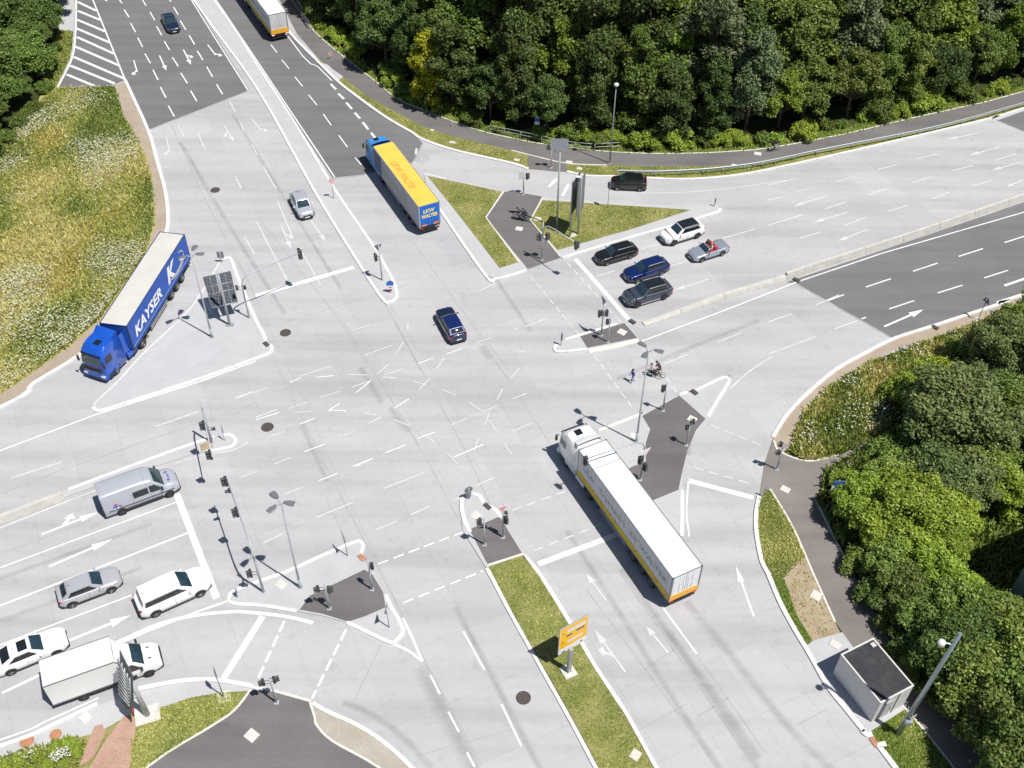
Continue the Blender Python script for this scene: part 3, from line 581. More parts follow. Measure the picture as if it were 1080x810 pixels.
# guide lines and turning traces in the middle of the junction
for ox, oy, s, L in [(360, 340, 5.4, [(60, 45, 165, 18), (380, 5, 378, 50), (355, 110, 310, 185), (130, 188, 290, 130), (435, 237, 525, 203), (600, 180, 690, 148), (585, 203, 543, 265), (200, 300, 265, 240), (245, 300, 355, 264), (235, 310, 315, 317), (40, 297, 150, 300), (60, 370, 170, 330), (85, 400, 165, 335), (410, 338, 485, 355), (443, 380, 505, 320), (575, 383, 655, 417), (300, 490, 385, 436), (300, 553, 388, 590), (150, 578, 228, 540), (625, 585, 715, 547), (435, 662, 535, 625), (490, 650, 535, 688), (725, 455, 798, 503), (803, 510, 890, 473), (815, 585, 845, 515), (840, 553, 885, 622), (600, 740, 660, 806), (755, 730, 782, 660), (640, 768, 810, 695), (885, 440, 920, 380), (970, 437, 1055, 405), (965, 318, 1015, 263), (975, 620, 1080, 575), (770, 115, 855, 87), (975, 45, 1010, 30), (930, 695, 970, 752), (975, 160, 1050, 168), (620, 130, 635, 110)]),
                     (250, 380, 5.4, [(360, 90, 535, 33), (450, 97, 550, 88), (475, 212, 585, 177), (520, 288, 585, 245), (530, 285, 620, 288), (295, 275, 400, 238), (330, 297, 430, 292), (355, 365, 445, 330), (575, 440, 680, 398), (660, 605, 770, 560), (845, 528, 958, 483), (465, 687, 572, 645), (270, 765, 378, 722), (835, 730, 1065, 640), (720, 300, 800, 310), (745, 362, 815, 325), (0, 215, 180, 155), (105, 340, 240, 297), (170, 440, 275, 403), (215, 590, 305, 555), (20, 668, 115, 632), (385, 520, 500, 478), (300, 125, 365, 100)])]:
    for a, b in z4(ox, oy, s, L): ln(a, b, .11, mk if (a[0] * 7 + b[1]) % 3 > 2.1 else mw)
for a, b in [((479, 527.5), (499, 518.5)), ((503.5, 511.5), (521.6, 503.5)), ((396, 559), (418, 550)), ((433, 543), (453, 534)), ((376, 492), (393, 483.5)), ((277, 573), (298, 563)), ((333, 546), (372, 530)), ((610, 491), (632, 482)), ((553, 345), (576, 336)), ((505, 307), (525, 298))]: ln(a, b, .13, mw)
struct(mk.build('road_markings', M_LINE)); struct(mw.build('road_markings', M_LINEW))
# sealed joints of the concrete
mj = MB(); mj.ribbon(MJ0[0], MJ0[1], .0052, .0052, closed=True); mj.ribbon([((x - cc[0]) * .45 + cc[0], (y - cc[1]) * .45 + cc[1]) for x, y in MJ0[0]], .2, .0052, .0052, closed=True)
for sm_ in ([(156, 137.3), (262.7, 95.6)], [(353, 188.5), (383, 184.5), (435, 172), (446, 151.5)], [(840.5, 299.8), (942.5, 357.7)], [(1051, 127), (1080, 138.8), (1200, 190)]): mj.ribbon(W2(sm_), .16, .0085, .0085)
for px in [[(496, 340), (559, 436), (640, 560)], [(417, 340), (488, 470), (530, 560)], [(362, 340), (402.6, 405), (451, 486), (490, 560)], [(289, 380), (322, 448), (361, 526), (420, 640), (505, 810)], [(275, 233), (353, 331), (391, 391)], [(406, 321), (444, 391)], [(436, 255), (479, 316), (537, 391)],
           [(701, 642.5), (807, 793.6)], [(618, 621), (735, 780), (760, 815)], [(655, 606), (790, 800)], [(180, 130), (213, 204), (268, 310)], [(640, 330), (600, 315)], [(0, 521), (60, 498), (270, 425)], [(0, 585), (95, 549)]]:
    mj.ribbon(W2(px), .06, .0045, .0045)
for a, b in [((625, 790), (640, 783)), ((640, 789), (725, 742)), ((680, 706), (720, 679)), ((735, 756), (770, 735)), ((790, 650), (820, 640)), ((840, 765), (872, 748)), ((345, 530), (430, 690)), ((373, 740), (402, 680)), ((440, 797), (545, 768)), ((300, 340), (430, 300))]: mj.ribbon(W2([a, b]), .05, .0045, .0045)
struct(mj.build('pavement_joints', M_JOINT))
ms = MB(); ZS = [.001]
for px, wd in [([(655, 600), (720, 690), (800, 812)], .45), ([(598, 560), (640, 625), (712, 740), (760, 812)], .4), ([(190, 150), (240, 235), (300, 330)], .4), ([(245, 120), (310, 225), (360, 305)], .35), ([(0, 655), (60, 633), (150, 598)], .35), ([(0, 610), (90, 578), (160, 552)], .35), ([(650, 400), (720, 370), (800, 338)], .4), ([(770, 395), (735, 440), (725, 480)], .35), ([(450, 190), (520, 290), (560, 350)], .4), ([(480, 640), (520, 715), (570, 812)], .4), ([(443, 703), (470, 755), (500, 812)], .85), ([(724, 634), (770, 690), (830, 765), (880, 815)], .55), ([(690, 648), (745, 720), (800, 800)], .5), ([(318, 447), (330, 475), (345, 508)], .35), ([(380, 388), (392, 407), (402, 425)], .5), ([(412, 430), (420, 443), (432, 455)], .55), ([(362, 741), (385, 750), (420, 773), (455, 810)], .4), ([(508, 365), (517, 379)], .6)]:
    ZS = [(ZS[0] if ms.f else .0010) + .00012]; pts_ = smooth2(W2(px), 5)
    for kw_ in (.5, 1.0, 1.6): ms.ribbon(pts_, wd * kw_, ZS[0] + .00004 * kw_, ZS[0] + .00004 * kw_)
struct(ms.build('tyre_smears', M_STAIN))
# ================================================================== VEHICLES
def paint(name, col, metal=.35, rough=.28): return pm(name, col, rough, metal, .03, 2, 1.0)
def interp(tab, x):
    for (x0, y0), (x1, y1) in zip(tab, tab[1:]):
        if x <= x1: return y0 + (y1 - y0) * max(0, (x - x0)) / (x1 - x0)
    return tab[-1][1]
def loft(m, xs, sec, mi=0, cap=True):
    """sec(x) -> list of (y, z) for the right half from bottom to top centre; mirrored"""
    rows = []
    for x in xs:
        s = sec(x); full = [(x, y, z) for y, z in s] + [(x, -y, z) for y, z in s[-2:0:-1]]
        rows.append(full)
    n = len(rows[0]); vs = [p for r_ in rows for p in r_]; fs = []
    for i in range(len(rows) - 1):
        for j in range(n - 1): fs.append((i * n + j, (i + 1) * n + j, (i + 1) * n + j + 1, i * n + j + 1))
        fs.append((i * n + n - 1, (i + 1) * n + n - 1, (i + 1) * n, i * n))
    m.add(vs, fs, mi, True)
    if cap:
        o = len(m.v) - len(vs)
        m.f += [tuple(o + j for j in range(n)), tuple(o + (len(rows) - 1) * n + j for j in range(n - 1, -1, -1))]; m.m += [mi] * 2; m.sm += [False] * 2
    return m
def wheel(root, x, y, r, wd, rim_mat, name='wheel'):
    s = 1 if y > 0 else -1
    t = MB(); n = 22; prof = [(r * .62, -wd / 2), (r * .93, -wd / 2), (r, -wd * .34), (r, wd * .34), (r * .93, wd / 2), (r * .62, wd / 2)]
    vs = []; fs = []
    for a, b in prof: vs += [(a * math.cos(2 * math.pi * k / n), b, a * math.sin(2 * math.pi * k / n)) for k in range(n)]
    for i in range(len(prof) - 1):
        for k in range(n): fs.append((i * n + k, i * n + (k + 1) % n, i * n + n + (k + 1) % n, i * n + n + k))
    t.add(vs, fs, 0, True); o = t.build(name, M_TYRE, root); o.location = (x, y, r)
    d = MB(); yo = s * wd * .42
    d.disc((0, s * wd * .25, 0), r * .66, (0, s, 0), n, 1)
    for k in range(10):
        a = 2 * math.pi * k / 10; d.add([(math.cos(a - .12) * r * .13, yo, math.sin(a - .12) * r * .13), (math.cos(a + .12) * r * .13, yo, math.sin(a + .12) * r * .13), (math.cos(a + .09) * r * .64, yo + s * .005, math.sin(a + .09) * r * .64), (math.cos(a - .09) * r * .64, yo + s * .005, math.sin(a - .09) * r * .64)], [(0, 1, 2, 3) if s < 0 else (3, 2, 1, 0)], 0)
    d.tube([(r * .63 * math.cos(2 * math.pi * k / n), yo, r * .63 * math.sin(2 * math.pi * k / n)) for k in range(n + 1)], r * .045, 5, 0, caps=False)
    d.disc((0, yo - s * .01, 0), r * .16, (0, s, 0), 10, 0, .02)
    d.build('rim', [rim_mat, M_DARK], o)
    return o

def car(name, label, spec, pmat, rear=None, front=None, side=1, at=None, head=None, sc=1.0, cat='car', rim=None, group=None):
    """spec: dict of sizes. rear/front: picture points of the wheel centres on the visible side (side +1 = its left)"""
    L, Wd, H, wb = spec['L'], spec['W'], spec['H'], spec['wb']; rw = spec.get('rw', .33); tr = Wd - .24
    if rear is not None:
        A, B = np.array(G(*rear, rw)), np.array(G(*front, rw)); d = B - A; sc = np.linalg.norm(d[:2]) / wb
        A, B = np.array(G(*rear, rw * sc)), np.array(G(*front, rw * sc)); d = (B - A)[:2]; sc = np.linalg.norm(d) / wb; yaw = math.atan2(d[1], d[0])
        n = np.array([-math.sin(yaw), math.cos(yaw)]); c = (A + B)[:2] / 2 - n * side * (Wd / 2) * sc
    else:
        c = np.array(G(*at)[:2]); h = np.array(G(*head)[:2]) - c; yaw = math.atan2(h[1], h[0])
    if group is None: group = None
    root = thing(name, label, cat, (c[0], c[1], .012), yaw, group, sc)
    fo = spec.get('fo', (L - wb) * .5)                      # front overhang
    xf = wb / 2 + fo; xr = xf - L
    zs, zh, zb, zd = spec.get('zs', .2), spec['zh'], spec['zb'], spec['zd']     # sill, bonnet, belt, deck heights
    xa, xb, xc, xd = spec['glass']                          # windscreen foot, roof front, roof rear, rear window foot (x)
    hw = Wd / 2
    def wid(x):
        t = (x - xr) / L; e = min(t, 1 - t)
        if t > .5: return hw * (1 - .30 * max(0, (.16 - e) / .16) ** 2)
        return hw * (1 - .17 * max(0, (.12 - e) / .12) ** 2)
    def ztop(x):
        if x > xa: t = (x - xa) / (xf - xa); return zb + (zh - zb) * t ** 1.2 - .16 * max(0, (t - .72) / .28) ** 2
        if x < xd: t = (xd - x) / max(xd - xr, .01); return zd - .10 * max(0, (t - .6) / .4) ** 2
        return zb + (zd - zb) * (xa - x) / (xa - xd) * .6
    def zbot(x):
        t = (x - xr) / L; e = min(t, 1 - t); return zs + .16 * max(0, (.1 - e) / .1) ** 1.5
    m = MB()
    def sec(x):
        w_, zt, z0 = wid(x), ztop(x), zbot(x)
        return [(0, z0), (w_ * .88, z0), (w_ * .97, z0 + .08), (w_, z0 + (zt - z0) * .4), (w_ * .985, z0 + (zt - z0) * .68), (w_ * .94, zt - .07), (w_ * .87, zt - .015), (w_ * .6, zt + .012), (0, zt + .025)]
    xs = sorted(set([xr, xr + .04, xr + .12, xr + .28, xr + .5, xf - .5, xf - .3, xf - .15, xf - .05, xf, xa, xd] + list(np.linspace(xr + .7, xf - .7, 10)) + list(np.linspace(xa + .04, xf - .1, 9))))
    loft(m, xs, sec)
    m.build('body', pmat, root)
    # cabin shell: four walls and roof in body colour (or black), glass panes set proud of it
    wbelt, wr, zr = hw * .90, hw * spec.get('tumble', .70), H - .035
    rm = spec.get('roofmat', pmat); g = MB(); zbl = ztop(xa - .01) - .02; zdl = ztop(xd + .01) - .02
    a1, a2 = (xa, wbelt * .93, zbl), (xa, -wbelt * .93, zbl); b1, b2 = (xb, wr, zr), (xb, -wr, zr); c1, c2 = (xc, wr, zr - spec.get('rdrop', .05)), (xc, -wr, zr - spec.get('rdrop', .05)); d1, d2 = (xd, wbelt * .92, zdl), (xd, -wbelt * .92, zdl)
    if not spec.get('open'):
        g.patch([b2, b1, c1, c2], 5, 5, .0, mi=1) if False else None
        roof = MB(); roof.patch([b1, c1, c2, b2], 6, 6, .045); ro = roof.build('roof', rm, root)
        if spec.get('sunroof'):
            s_ = MB(); q0, q1 = spec['sunroof']; s_.patch([b1, c1, c2, b2], 3, 3, .045, q0, q1, .17, .83, .012); s_.build('sunroof', M_GLASS, ro)
        g.patch([a2, a1, b1, b2], 5, 3, .06); g.patch([d1, d2, c2, c1], 4, 3, .05)
        g.patch([a1, d1, c1, b1], 6, 3, .03); g.patch([d2, a2, b2, c2], 6, 3, .03)
        g.build('cabin', pmat, root)
        k = MB(); k.patch([a2, a1, b1, b2], 5, 4, .06, .06, .94, .03, .93, .012); ws = k.build('windscreen', M_GLASSB, root)
        wp = MB(); wp.tube([(xa + .02, .5, zbl + .05), (xa - .05, -.1, zbl + .1)], .012, 4); wp.build('wiper', M_PLAS, ws)
        k = MB(); k.patch([d1, d2, c2, c1], 4, 3, .05, .09, .91, .2, .9, .012); k.build('rear_window', M_GLASS, root)
        for q in (0, 1):
            cr = [a1, d1, c1, b1] if q == 0 else [d2, a2, b2, c2]
            k = MB(); w0, w1 = spec['win'][0][0] - .015, spec['win'][-1][1] + .015; w0, w1 = (1 - w1, 1 - w0) if q else (w0, w1); k.patch(cr, 6, 2, .03, w0, w1, .07, .93, .006); k.build('window_surround', M_PLAS, root)
            for u0, u1 in spec['win']:
                if q: u0, u1 = 1 - u1, 1 - u0
                k = MB(); k.patch(cr, 3, 2, .03, u0, u1, .1, .9, .012); k.build('side_window', M_GLASS, root)
        if spec.get('rails'):
            for s in (1, -1):
                k = MB(); k.tube([(xb - .12, s * wr * .95, zr + .0), (xb - .22, s * wr * .95, zr + .065), (xc + .2, s * wr * .95, zr + .045), (xc + .08, s * wr * .95, zr - .03)], .026, 6); k.build('roof_rail', spec['rails'], root)
        k = MB(); k.tube([(xc + .25, 0, zr - .0), (xc + .12, 0, zr + .09)], .015, 5); k.build('roof_antenna', M_PLAS, root)
    else:
        k = MB(); ww = wbelt * .9; hh = spec['open']
        k.patch([(xa, -ww, zbl), (xa, ww, zbl), (xb, ww * .85, hh), (xb, -ww * .85, hh)], 5, 3, .07); k.build('windscreen', M_GLASSB, root)
        k = MB(); k.tube([(xa, -ww, zbl), (xb, -ww * .86, hh), (xb + .03, 0, hh + .02), (xb, ww * .86, hh), (xa, ww, zbl)], .03, 6); k.build('windscreen_frame', pmat, root)
        tub = MB(); tub.box(((xb + xd) / 2 - .05, 0, zbl + .035), (xb - xd + .5, wbelt * 1.62, .02)); tub.build('cockpit', M_DARK, root)
        lea = pm('red_leather', (.42, .02, .035), .5, 0, .1)
        for s in (1, -1):
            k = MB(); k.box((-.05, s * .36, zbl + .06), (.5, .48, .12), bev=.05); k.box((-.36, s * .36, zbl + .26), (.17, .48, .5), bev=.06); k.box((-.39, s * .36, zbl + .53), (.11, .26, .16), bev=.04); k.build('seat', lea, root)
        k = MB(); k.box((.52, 0, zbl + .08), (.26, 1.3, .12), bev=.05); k.build('dashboard', lea, root)
        k = MB(); k.box((-.72, 0, zbl + .12), (.4, wbelt * 1.55, .16), bev=.07); k.build('folded_roof', lea, root)
        for s in (1, -1):
            k = MB(); k.tube([(-.57, s * .15, zbl + .1), (-.57, s * .2, zbl + .42), (-.57, s * .5, zbl + .42), (-.57, s * .55, zbl + .1)], .03, 6); k.build('roll_hoop', M_ALU, root)
            k = MB(); k.box((0.05, s * wbelt * .93, zbl + .045), (1.3, .09, .05), bev=.02); k.build('door_trim', lea, root)
    # lower trim, wheel arches, lamps, mirrors, plates
    k = MB(); loft(k, [xf - .25, xf - .1, xf + .005, xf + .03], lambda x: [(0, zs), (wid(min(x, xf)) * .93, zs), (wid(min(x, xf)) * .96, zs + .12), (wid(min(x, xf)) * .9, zs + .22), (0, zs + .22)]); k.build('front_bumper', M_PLAS, root)
    k = MB(); loft(k, [xr - .02, xr + .005, xr + .1, xr + .2], lambda x: [(0, zs + .02), (wid(max(x, xr)) * .95, zs + .02), (wid(max(x, xr)) * .975, zs + .14), (wid(max(x, xr)) * .93, zs + .22), (0, zs + .22)]); k.build('rear_bumper', M_PLAS, root)
    for s in (1, -1):
        k = MB(); k.box(((0), s * (hw * .975), zs + .045), (wb - .75, .05, .1), bev=.02); k.build('sill_trim', spec.get('sillmat', M_PLAS), root)
        for x in (wb / 2, -wb / 2):
            k = MB(); n = 16; a = [(x + (rw + .075) * math.cos(math.pi * j / n), s * (hw * 1.002), max(rw + (rw + .075) * math.sin(math.pi * j / n), zs)) for j in range(n + 1)]
            k.add(a, [tuple(range(n + 1)) if s < 0 else tuple(range(n, -1, -1))]); k.build('wheel_arch', M_PLAS, root)
            wheel(root, x, s * (hw - .095), rw, .22, rim or M_RIM)
        xh = xf - .2; k = MB(); y0 = wid(xh) * .74; zl = ztop(xf - .12) - .05
        k.add([(xf - .06, s * y0 * .62, zl - .09), (xf - .30, s * wid(xf - .3) * 1.0, zl - .03), (xf - .36, s * wid(xf - .36) * .955, zl + .09), (xf - .11, s * y0 * .62, zl + .05)], [(0, 1, 2, 3) if s > 0 else (3, 2, 1, 0)]); 
        k.v = [(p[0] + .035, p[1] * 1.01, p[2] + .02) for p in k.v]; k.build('headlight', M_HEADL, root)
        zt = spec.get('ztail', zd - .16); k = MB(); yt = wid(xr + .08); k.box((xr + .09, s * yt * .88, zt), (.2, yt * .26, .17), bev=.05); k.build('tail_light', M_TAIL, root)
        k = MB(); k.box((xa - .28, s * (hw + .075), zbl + .09), (.13, .2, .14), bev=.05); k.box((xa - .26, s * (hw - .03), zbl + .05), (.05, .16, .04)); k.build('mirror', spec.get('mirmat', pmat), root)
        for xx in spec.get('seams', []):
            k = MB(); k.box((xx, s * hw * .995, (zs + zbl) / 2 + .05), (.012, .012, zbl - zs - .2)); k.build('door_seam', M_DARK, root)
        for xx in spec.get('handles', []):
            k = MB(); k.box((xx, s * hw * .995, zbl - .17), (.16, .04, .03), bev=.01); k.build('door_handle', spec.get('hmat', pmat), root)
    k = MB(); k.box((xf + .004, 0, zs + .3), (.03, hw * .95, .17), bev=.01); k.build('grille', M_PLAS, root)
    plate = pm('plate_white', (.78, .78, .76), .4, var=.02)
    k = MB(); k.box((xf + .035, 0, zs + .17), (.015, .5, .11)); k.build('number_plate', plate, root)
    k = MB(); k.box((xr - .03, 0, spec.get('zplate', zs + .35)), (.03, .5, .11)); k.build('number_plate', plate, root)
    if spec.get('extra'): spec['extra'](root, dict(xf=xf, xr=xr, hw=hw, zb=zbl, zr=zr, wid=wid, ztop=ztop))
    return root

WAGON = dict(L=4.75, W=1.83, H=1.47, wb=2.82, zh=.84, zb=.95, zd=1.0, glass=(.92, .22, -1.82, -2.22), win=[(.13, .38), (.41, .66), (.69, .9)], rails=M_STEEL, seams=[.75, -.25, -1.05], handles=[.0, -.95], fo=.88)
SUV = dict(L=4.7, W=1.9, H=1.66, wb=2.86, zh=1.0, zb=1.1, zd=1.14, glass=(.95, .3, -1.7, -2.12), win=[(.13, .38), (.41, .67), (.7, .9)], rails=M_STEEL, rw=.36, zs=.25, seams=[.8, -.2, -1.05], handles=[.0, -.95], fo=.86, tumble=.72)
HATCH = dict(L=4.3, W=1.79, H=1.45, wb=2.7, zh=.84, zb=.96, zd=1.02, glass=(.98, .25, -1.35, -1.86), win=[(.15, .46), (.49, .86)], seams=[.85, -.1, -.95], handles=[.1, -.8], fo=.85, rdrop=.08)
SEDAN = dict(L=4.9, W=1.86, H=1.46, wb=2.95, zh=.84, zb=.95, zd=1.02, glass=(.85, .12, -1.1, -1.95), win=[(.16, .47), (.5, .82)], seams=[.75, -.3, -1.15], handles=[-.1, -1.05], fo=.87, rdrop=.06)
MPV = dict(L=4.75, W=1.86, H=1.74, wb=3.0, zh=1.0, zb=1.12, zd=1.12, glass=(1.2, .45, -2.0, -2.16), win=[(.12, .36), (.385, .66), (.685, .93)], seams=[.95, -.1, -1.2], handles=[.05, -.95], fo=.85, tumble=.80, ztail=1.0)
MINI = dict(L=4.05, W=1.7, H=1.6, wb=2.55, zh=.92, zb=1.06, zd=1.1, glass=(1.05, .4, -1.45, -1.78), win=[(.14, .45), (.48, .86)], seams=[.8, -.1, -.95], handles=[.05, -.8], fo=.75, tumble=.76, ztail=1.12)
ROAD = dict(L=4.35, W=1.8, H=1.28, wb=2.475, zh=.72, zb=.86, zd=.9, glass=(.72, .3, -.85, -1.25), win=[], open=1.24, seams=[.65, -.5], handles=[-.35], fo=.92, rw=.33)

car('black_estate_car', 'black estate car waiting at the stop line beside the grass island', WAGON, paint('paint_black', (.008, .008, .010), 0), (665, 271), (640.7, 278))
car('blue_estate_car', 'deep blue estate car waiting between a black estate and a grey SUV', WAGON, paint('paint_blue', (.006, .022, .125)), (698, 288), (672.6, 296.3), rim=M_RIM)
SUVG = dict(SUV, roofmat=M_GLASS, sillmat=M_ALU)
car('grey_suv', 'dark slate grey SUV with black glass roof waiting beside the concrete divider', SUVG, paint('paint_slate', (.06, .075, .105)), (700.7, 313.6), (672.6, 322), rim=M_RIMD)
car('white_suv', 'white SUV with a black roof waiting behind the black estate car', dict(SUV, roofmat=pm('paint_black_roof', (.012, .013, .018), .12, 0, .1, coat=1)), M_WHITE, (735.6, 249), (711, 256.7), rim=M_RIMD)
car('silver_convertible', 'silver open-top sports car with red leather interior and two people aboard', ROAD, paint('paint_silver_blue', (.42, .47, .54), .5), (762, 267.7), (740.7, 274.4))
car('black_minivan', 'small black minivan turning right in front of the guard rail', MINI, paint('paint_black', (.008, .008, .010), 0), (674.7, 200), (651, 198.8))
car('silver_hatchback', 'silver grey hatchback waiting between the silver van and the white minivan', HATCH, paint('paint_silver', (.50, .50, .53), .25), (76.7, 638.4), (117.8, 622.7), -1)
car('white_minivan', 'white minivan with black side windows waiting at the stop line', MPV, M_WHITE, (165, 647.8), (211.8, 626.7), -1)
car('white_saloon_car', 'white saloon car with dark sunroof cut by the edge of the picture', dict(SEDAN, sunroof=(.12, .62)), M_WHITE, (12.2, 709.5), (60.5, 689.5), -1)
car('silver_city_car', 'small silver car with bluish roof driving down the pale concrete towards the junction', dict(HATCH, L=3.9, wb=2.5, W=1.7, H=1.52, fo=.72, glass=(1.0, .45, -1.25, -1.66)), paint('paint_silver_light', (.50, .51, .56), .25), at=(319, 221), head=(328, 238.5), sc=1.12)
car('navy_car', 'dark navy car with glass roof driving up through the middle of the junction', dict(SUV, H=1.55, W=1.84, L=4.5, wb=2.7, roofmat=pm('blue_glass_roof', (.006, .018, .10), .06, 0, .1, coat=1), rails=None, fo=.85, glass=(.95, .25, -1.55, -2.05)), paint('paint_navy', (.012, .022, .07)), at=(475.5, 347), head=(466, 330), sc=1.05)
car('dark_blue_car', 'dark blue saloon car approaching down the grey asphalt at the top', SEDAN, paint('paint_midnight', (.012, .025, .06)), at=(181, 28.5), head=(191, 48), sc=1.0)

# ---- vans
def van_body(root, pm_, L=5.9, Wd=2.02, H=2.6, wb=3.66, xf=2.75):
    xr = xf - L; hw = Wd / 2; m = MB()
    def ztop(x):
        if x > xf - 1.05: t = (x - (xf - 1.05)) / 1.05; return 1.42 - .26 * t - .18 * max(0, (t - .7) / .3) ** 2
        if x > xf - 1.95: t = (xf - 1.05 - x) / .9; return 1.42 + (H - .12 - 1.42) * t ** .9
        return H - .12 + .12 * min(1, (xf - 1.95 - x) / .8) - .05 * max(0, 1 - (x - xr) / .25)
    def wid(x): t = (x - xf + .9) / .9; return hw * (1 - .22 * max(0, t) ** 2.2)
    def sec(x):
        w_, zt = wid(x), ztop(x); z0 = .32
        wt = w_ * (.98 - .12 * max(0, zt - 1.2) / 1.4)
        return [(0, z0), (w_ * .92, z0), (w_, z0 + .12), (w_, z0 + (zt - z0) * .45), (w_ * .985 * .5 + wt * .5, z0 + (zt - z0) * .75), (wt, zt - .16), (wt * .93, zt - .04), (wt * .7, zt), (0, zt + .02)]
    xs = sorted([xr, xr + .06, xr + .2] + list(np.linspace(xr + .6, xf - 2.0, 6)) + [xf - 1.95, xf - 1.7, xf - 1.45, xf - 1.2, xf - 1.05, xf - .8, xf - .5, xf - .25, xf - .08, xf])
    loft(m, xs, sec); m.build('body', pm_, root)
    return dict(xf=xf, xr=xr, hw=hw, ztop=ztop, wid=wid)
def cab_front(root, q, pm_, wscr=(-1.0, -1.78), H=2.6):
    xf, hw = q['xf'], q['hw']; z = q['ztop']; x0, x1 = xf + wscr[0] - .05, xf + wscr[1] + .08
    k = MB(); k.patch([(x0, -hw * .86, z(x0) + .035), (x0, hw * .86, z(x0) + .035), (x1, hw * .76, z(x1) + .035), (x1, -hw * .76, z(x1) + .035)], 5, 4, .05); ws = k.build('windscreen', M_GLASSB, root)
    for y in (.35, -.3):
        k = MB(); k.tube([(x0 + .03, y + .25, z(x0) + .06), (x0 - .08, y - .3, z(x0) + .14)], .015, 4); k.build('wiper', M_PLAS, ws)
    for s in (1, -1):
        k = MB(); a = [(xf - 1.2, 1.25), (xf - 2.2, 1.25), (xf - 2.2, 1.95), (xf - 1.75, 1.95)]
        P = [(x, s * (hw * (.992 if zz < 1.5 else .945) + .008), zz) for x, zz in a]; k.add(P, [(0, 1, 2, 3) if s < 0 else (3, 2, 1, 0)]); k.build('side_window', M_GLASS, root)
        k = MB(); k.box((xf - 1.28, s * (hw + .17), 1.45), (.14, .22, .34), bev=.05); k.box((xf - 1.28, s * (hw + .03), 1.3), (.06, .2, .05)); k.build('mirror', M_PLAS, root)
        k = MB(); k.add([(xf - .02, s * hw * .5, .78), (xf - .2, s * hw * .83, .82), (xf - .42, s * hw * .93, 1.06), (xf - .14, s * hw * .56, .98)], [(0, 1, 2, 3) if s > 0 else (3, 2, 1, 0)]); k.v = [(a + .05, b * 1.02, c + .03) for a, b, c in k.v]; k.build('headlight', M_HEADL, root)
        k = MB(); k.tube([(xf - .75, s * .42, z(xf - .75) + .02), (xf - .55, s * .46, z(xf - .55) + .02)], .05, 5); k.build('bonnet_vent', M_PLAS, root)
    k = MB(); loft(k, [xf - .35, xf - .15, xf + .02, xf + .06], lambda x: [(0, .3), (q['wid'](min(x, xf)) * .96, .3), (q['wid'](min(x, xf)) * 1.0, .45), (q['wid'](min(x, xf)) * .95, .66), (0, .66)]); k.build('front_bumper', M_PLAS, root)
    k = MB(); k.box((xf + .0, 0, .82), (.05, .95, .2), bev=.02); k.build('grille', M_PLAS, root)

def place(rear, front, side, wb, rw, hw):
    A, B = np.array(G(*rear, rw)), np.array(G(*front, rw)); d = (B - A)[:2]; sc = np.linalg.norm(d) / wb
    A, B = np.array(G(*rear, rw * sc)), np.array(G(*front, rw * sc)); d = (B - A)[:2]; sc = np.linalg.norm(d) / wb
    yaw = math.atan2(d[1], d[0]); n = np.array([-math.sin(yaw), math.cos(yaw)]); c = (A + B)[:2] / 2 - n * side * hw * sc
    return c, yaw, sc
c, yaw, sc = place((129.4, 540), (179.4, 521.3), -1, 3.66, .34, 1.0)
vr = thing('delivery_van', 'silver high-roof van with a small coloured picture on its rear flank', 'van', (c[0], c[1], .012), yaw, None, sc)
pv = paint('paint_van_silver', (.50, .52, .575), .25, .32)
q = van_body(vr, pv, 5.75, 2.02, 2.5, 3.66, 2.72); cab_front(vr, q, pv)
for s in (1, -1):
    for x in (1.83, -1.83):
        k = MB(); n = 16; k.add([(x + .42 * math.cos(math.pi * j / n), s * 1.014, .34 + .42 * math.sin(math.pi * j / n)) for j in range(n + 1)], [tuple(range(n + 1)) if s < 0 else tuple(range(n, -1, -1))]); k.build('wheel_arch', M_PLAS, vr)
        wheel(vr, x, s * .93, .34, .24, M_RIMD)
    k = MB(); k.add([(x, s * (1.0 if z < 1.5 else .962) + s * .012, z) for x, z in [(.42, 1.28), (-.72, 1.28), (-.72, 1.92), (.42, 1.92)]], [(0, 1, 2, 3) if s < 0 else (3, 2, 1, 0)]); k.build('side_window', M_GLASS, vr)
    k = MB(); k.box((-.05, s * 1.02, .45), (2.75, .05, .16), bev=.03); k.build('sill_trim', M_PLAS, vr)
    k = MB(); k.box((-.2, s * 1.015, .82), (5.0, .03, .08), bev=.01); k.build('rubbing_strip', M_PLAS, vr)
    k = MB(); k.box((q['xr'] + .03, s * .9, 1.12), (.12, .16, .5), bev=.03); k.build('tail_light', M_TAIL, vr)
    for xx in (.55, -.85, 1.25): k = MB(); k.box((xx, s * 1.008, 1.15), (.015, .012, 1.4)); k.build('door_seam', pm('seam_grey', (.12, .13, .15), .6), vr)
for x in np.linspace(-2.6, .4, 8): k = MB(); k.box((x, 0, 2.492), (.05, 1.3, .02), bev=.008); k.build('roof_rib', pv, vr)
k = MB(); k.box((q['xr'] - .03, 0, .5), (.12, 1.9, .22), bev=.04); k.build('rear_bumper', M_PLAS, vr)
k = MB(); k.add([(q['xr'] - .012, y, z) for y, z in [(-.85, 1.35), (.85, 1.35), (.78, 2.1), (-.78, 2.1)]], [(3, 2, 1, 0)]); k.build('rear_window', M_GLASS, vr)
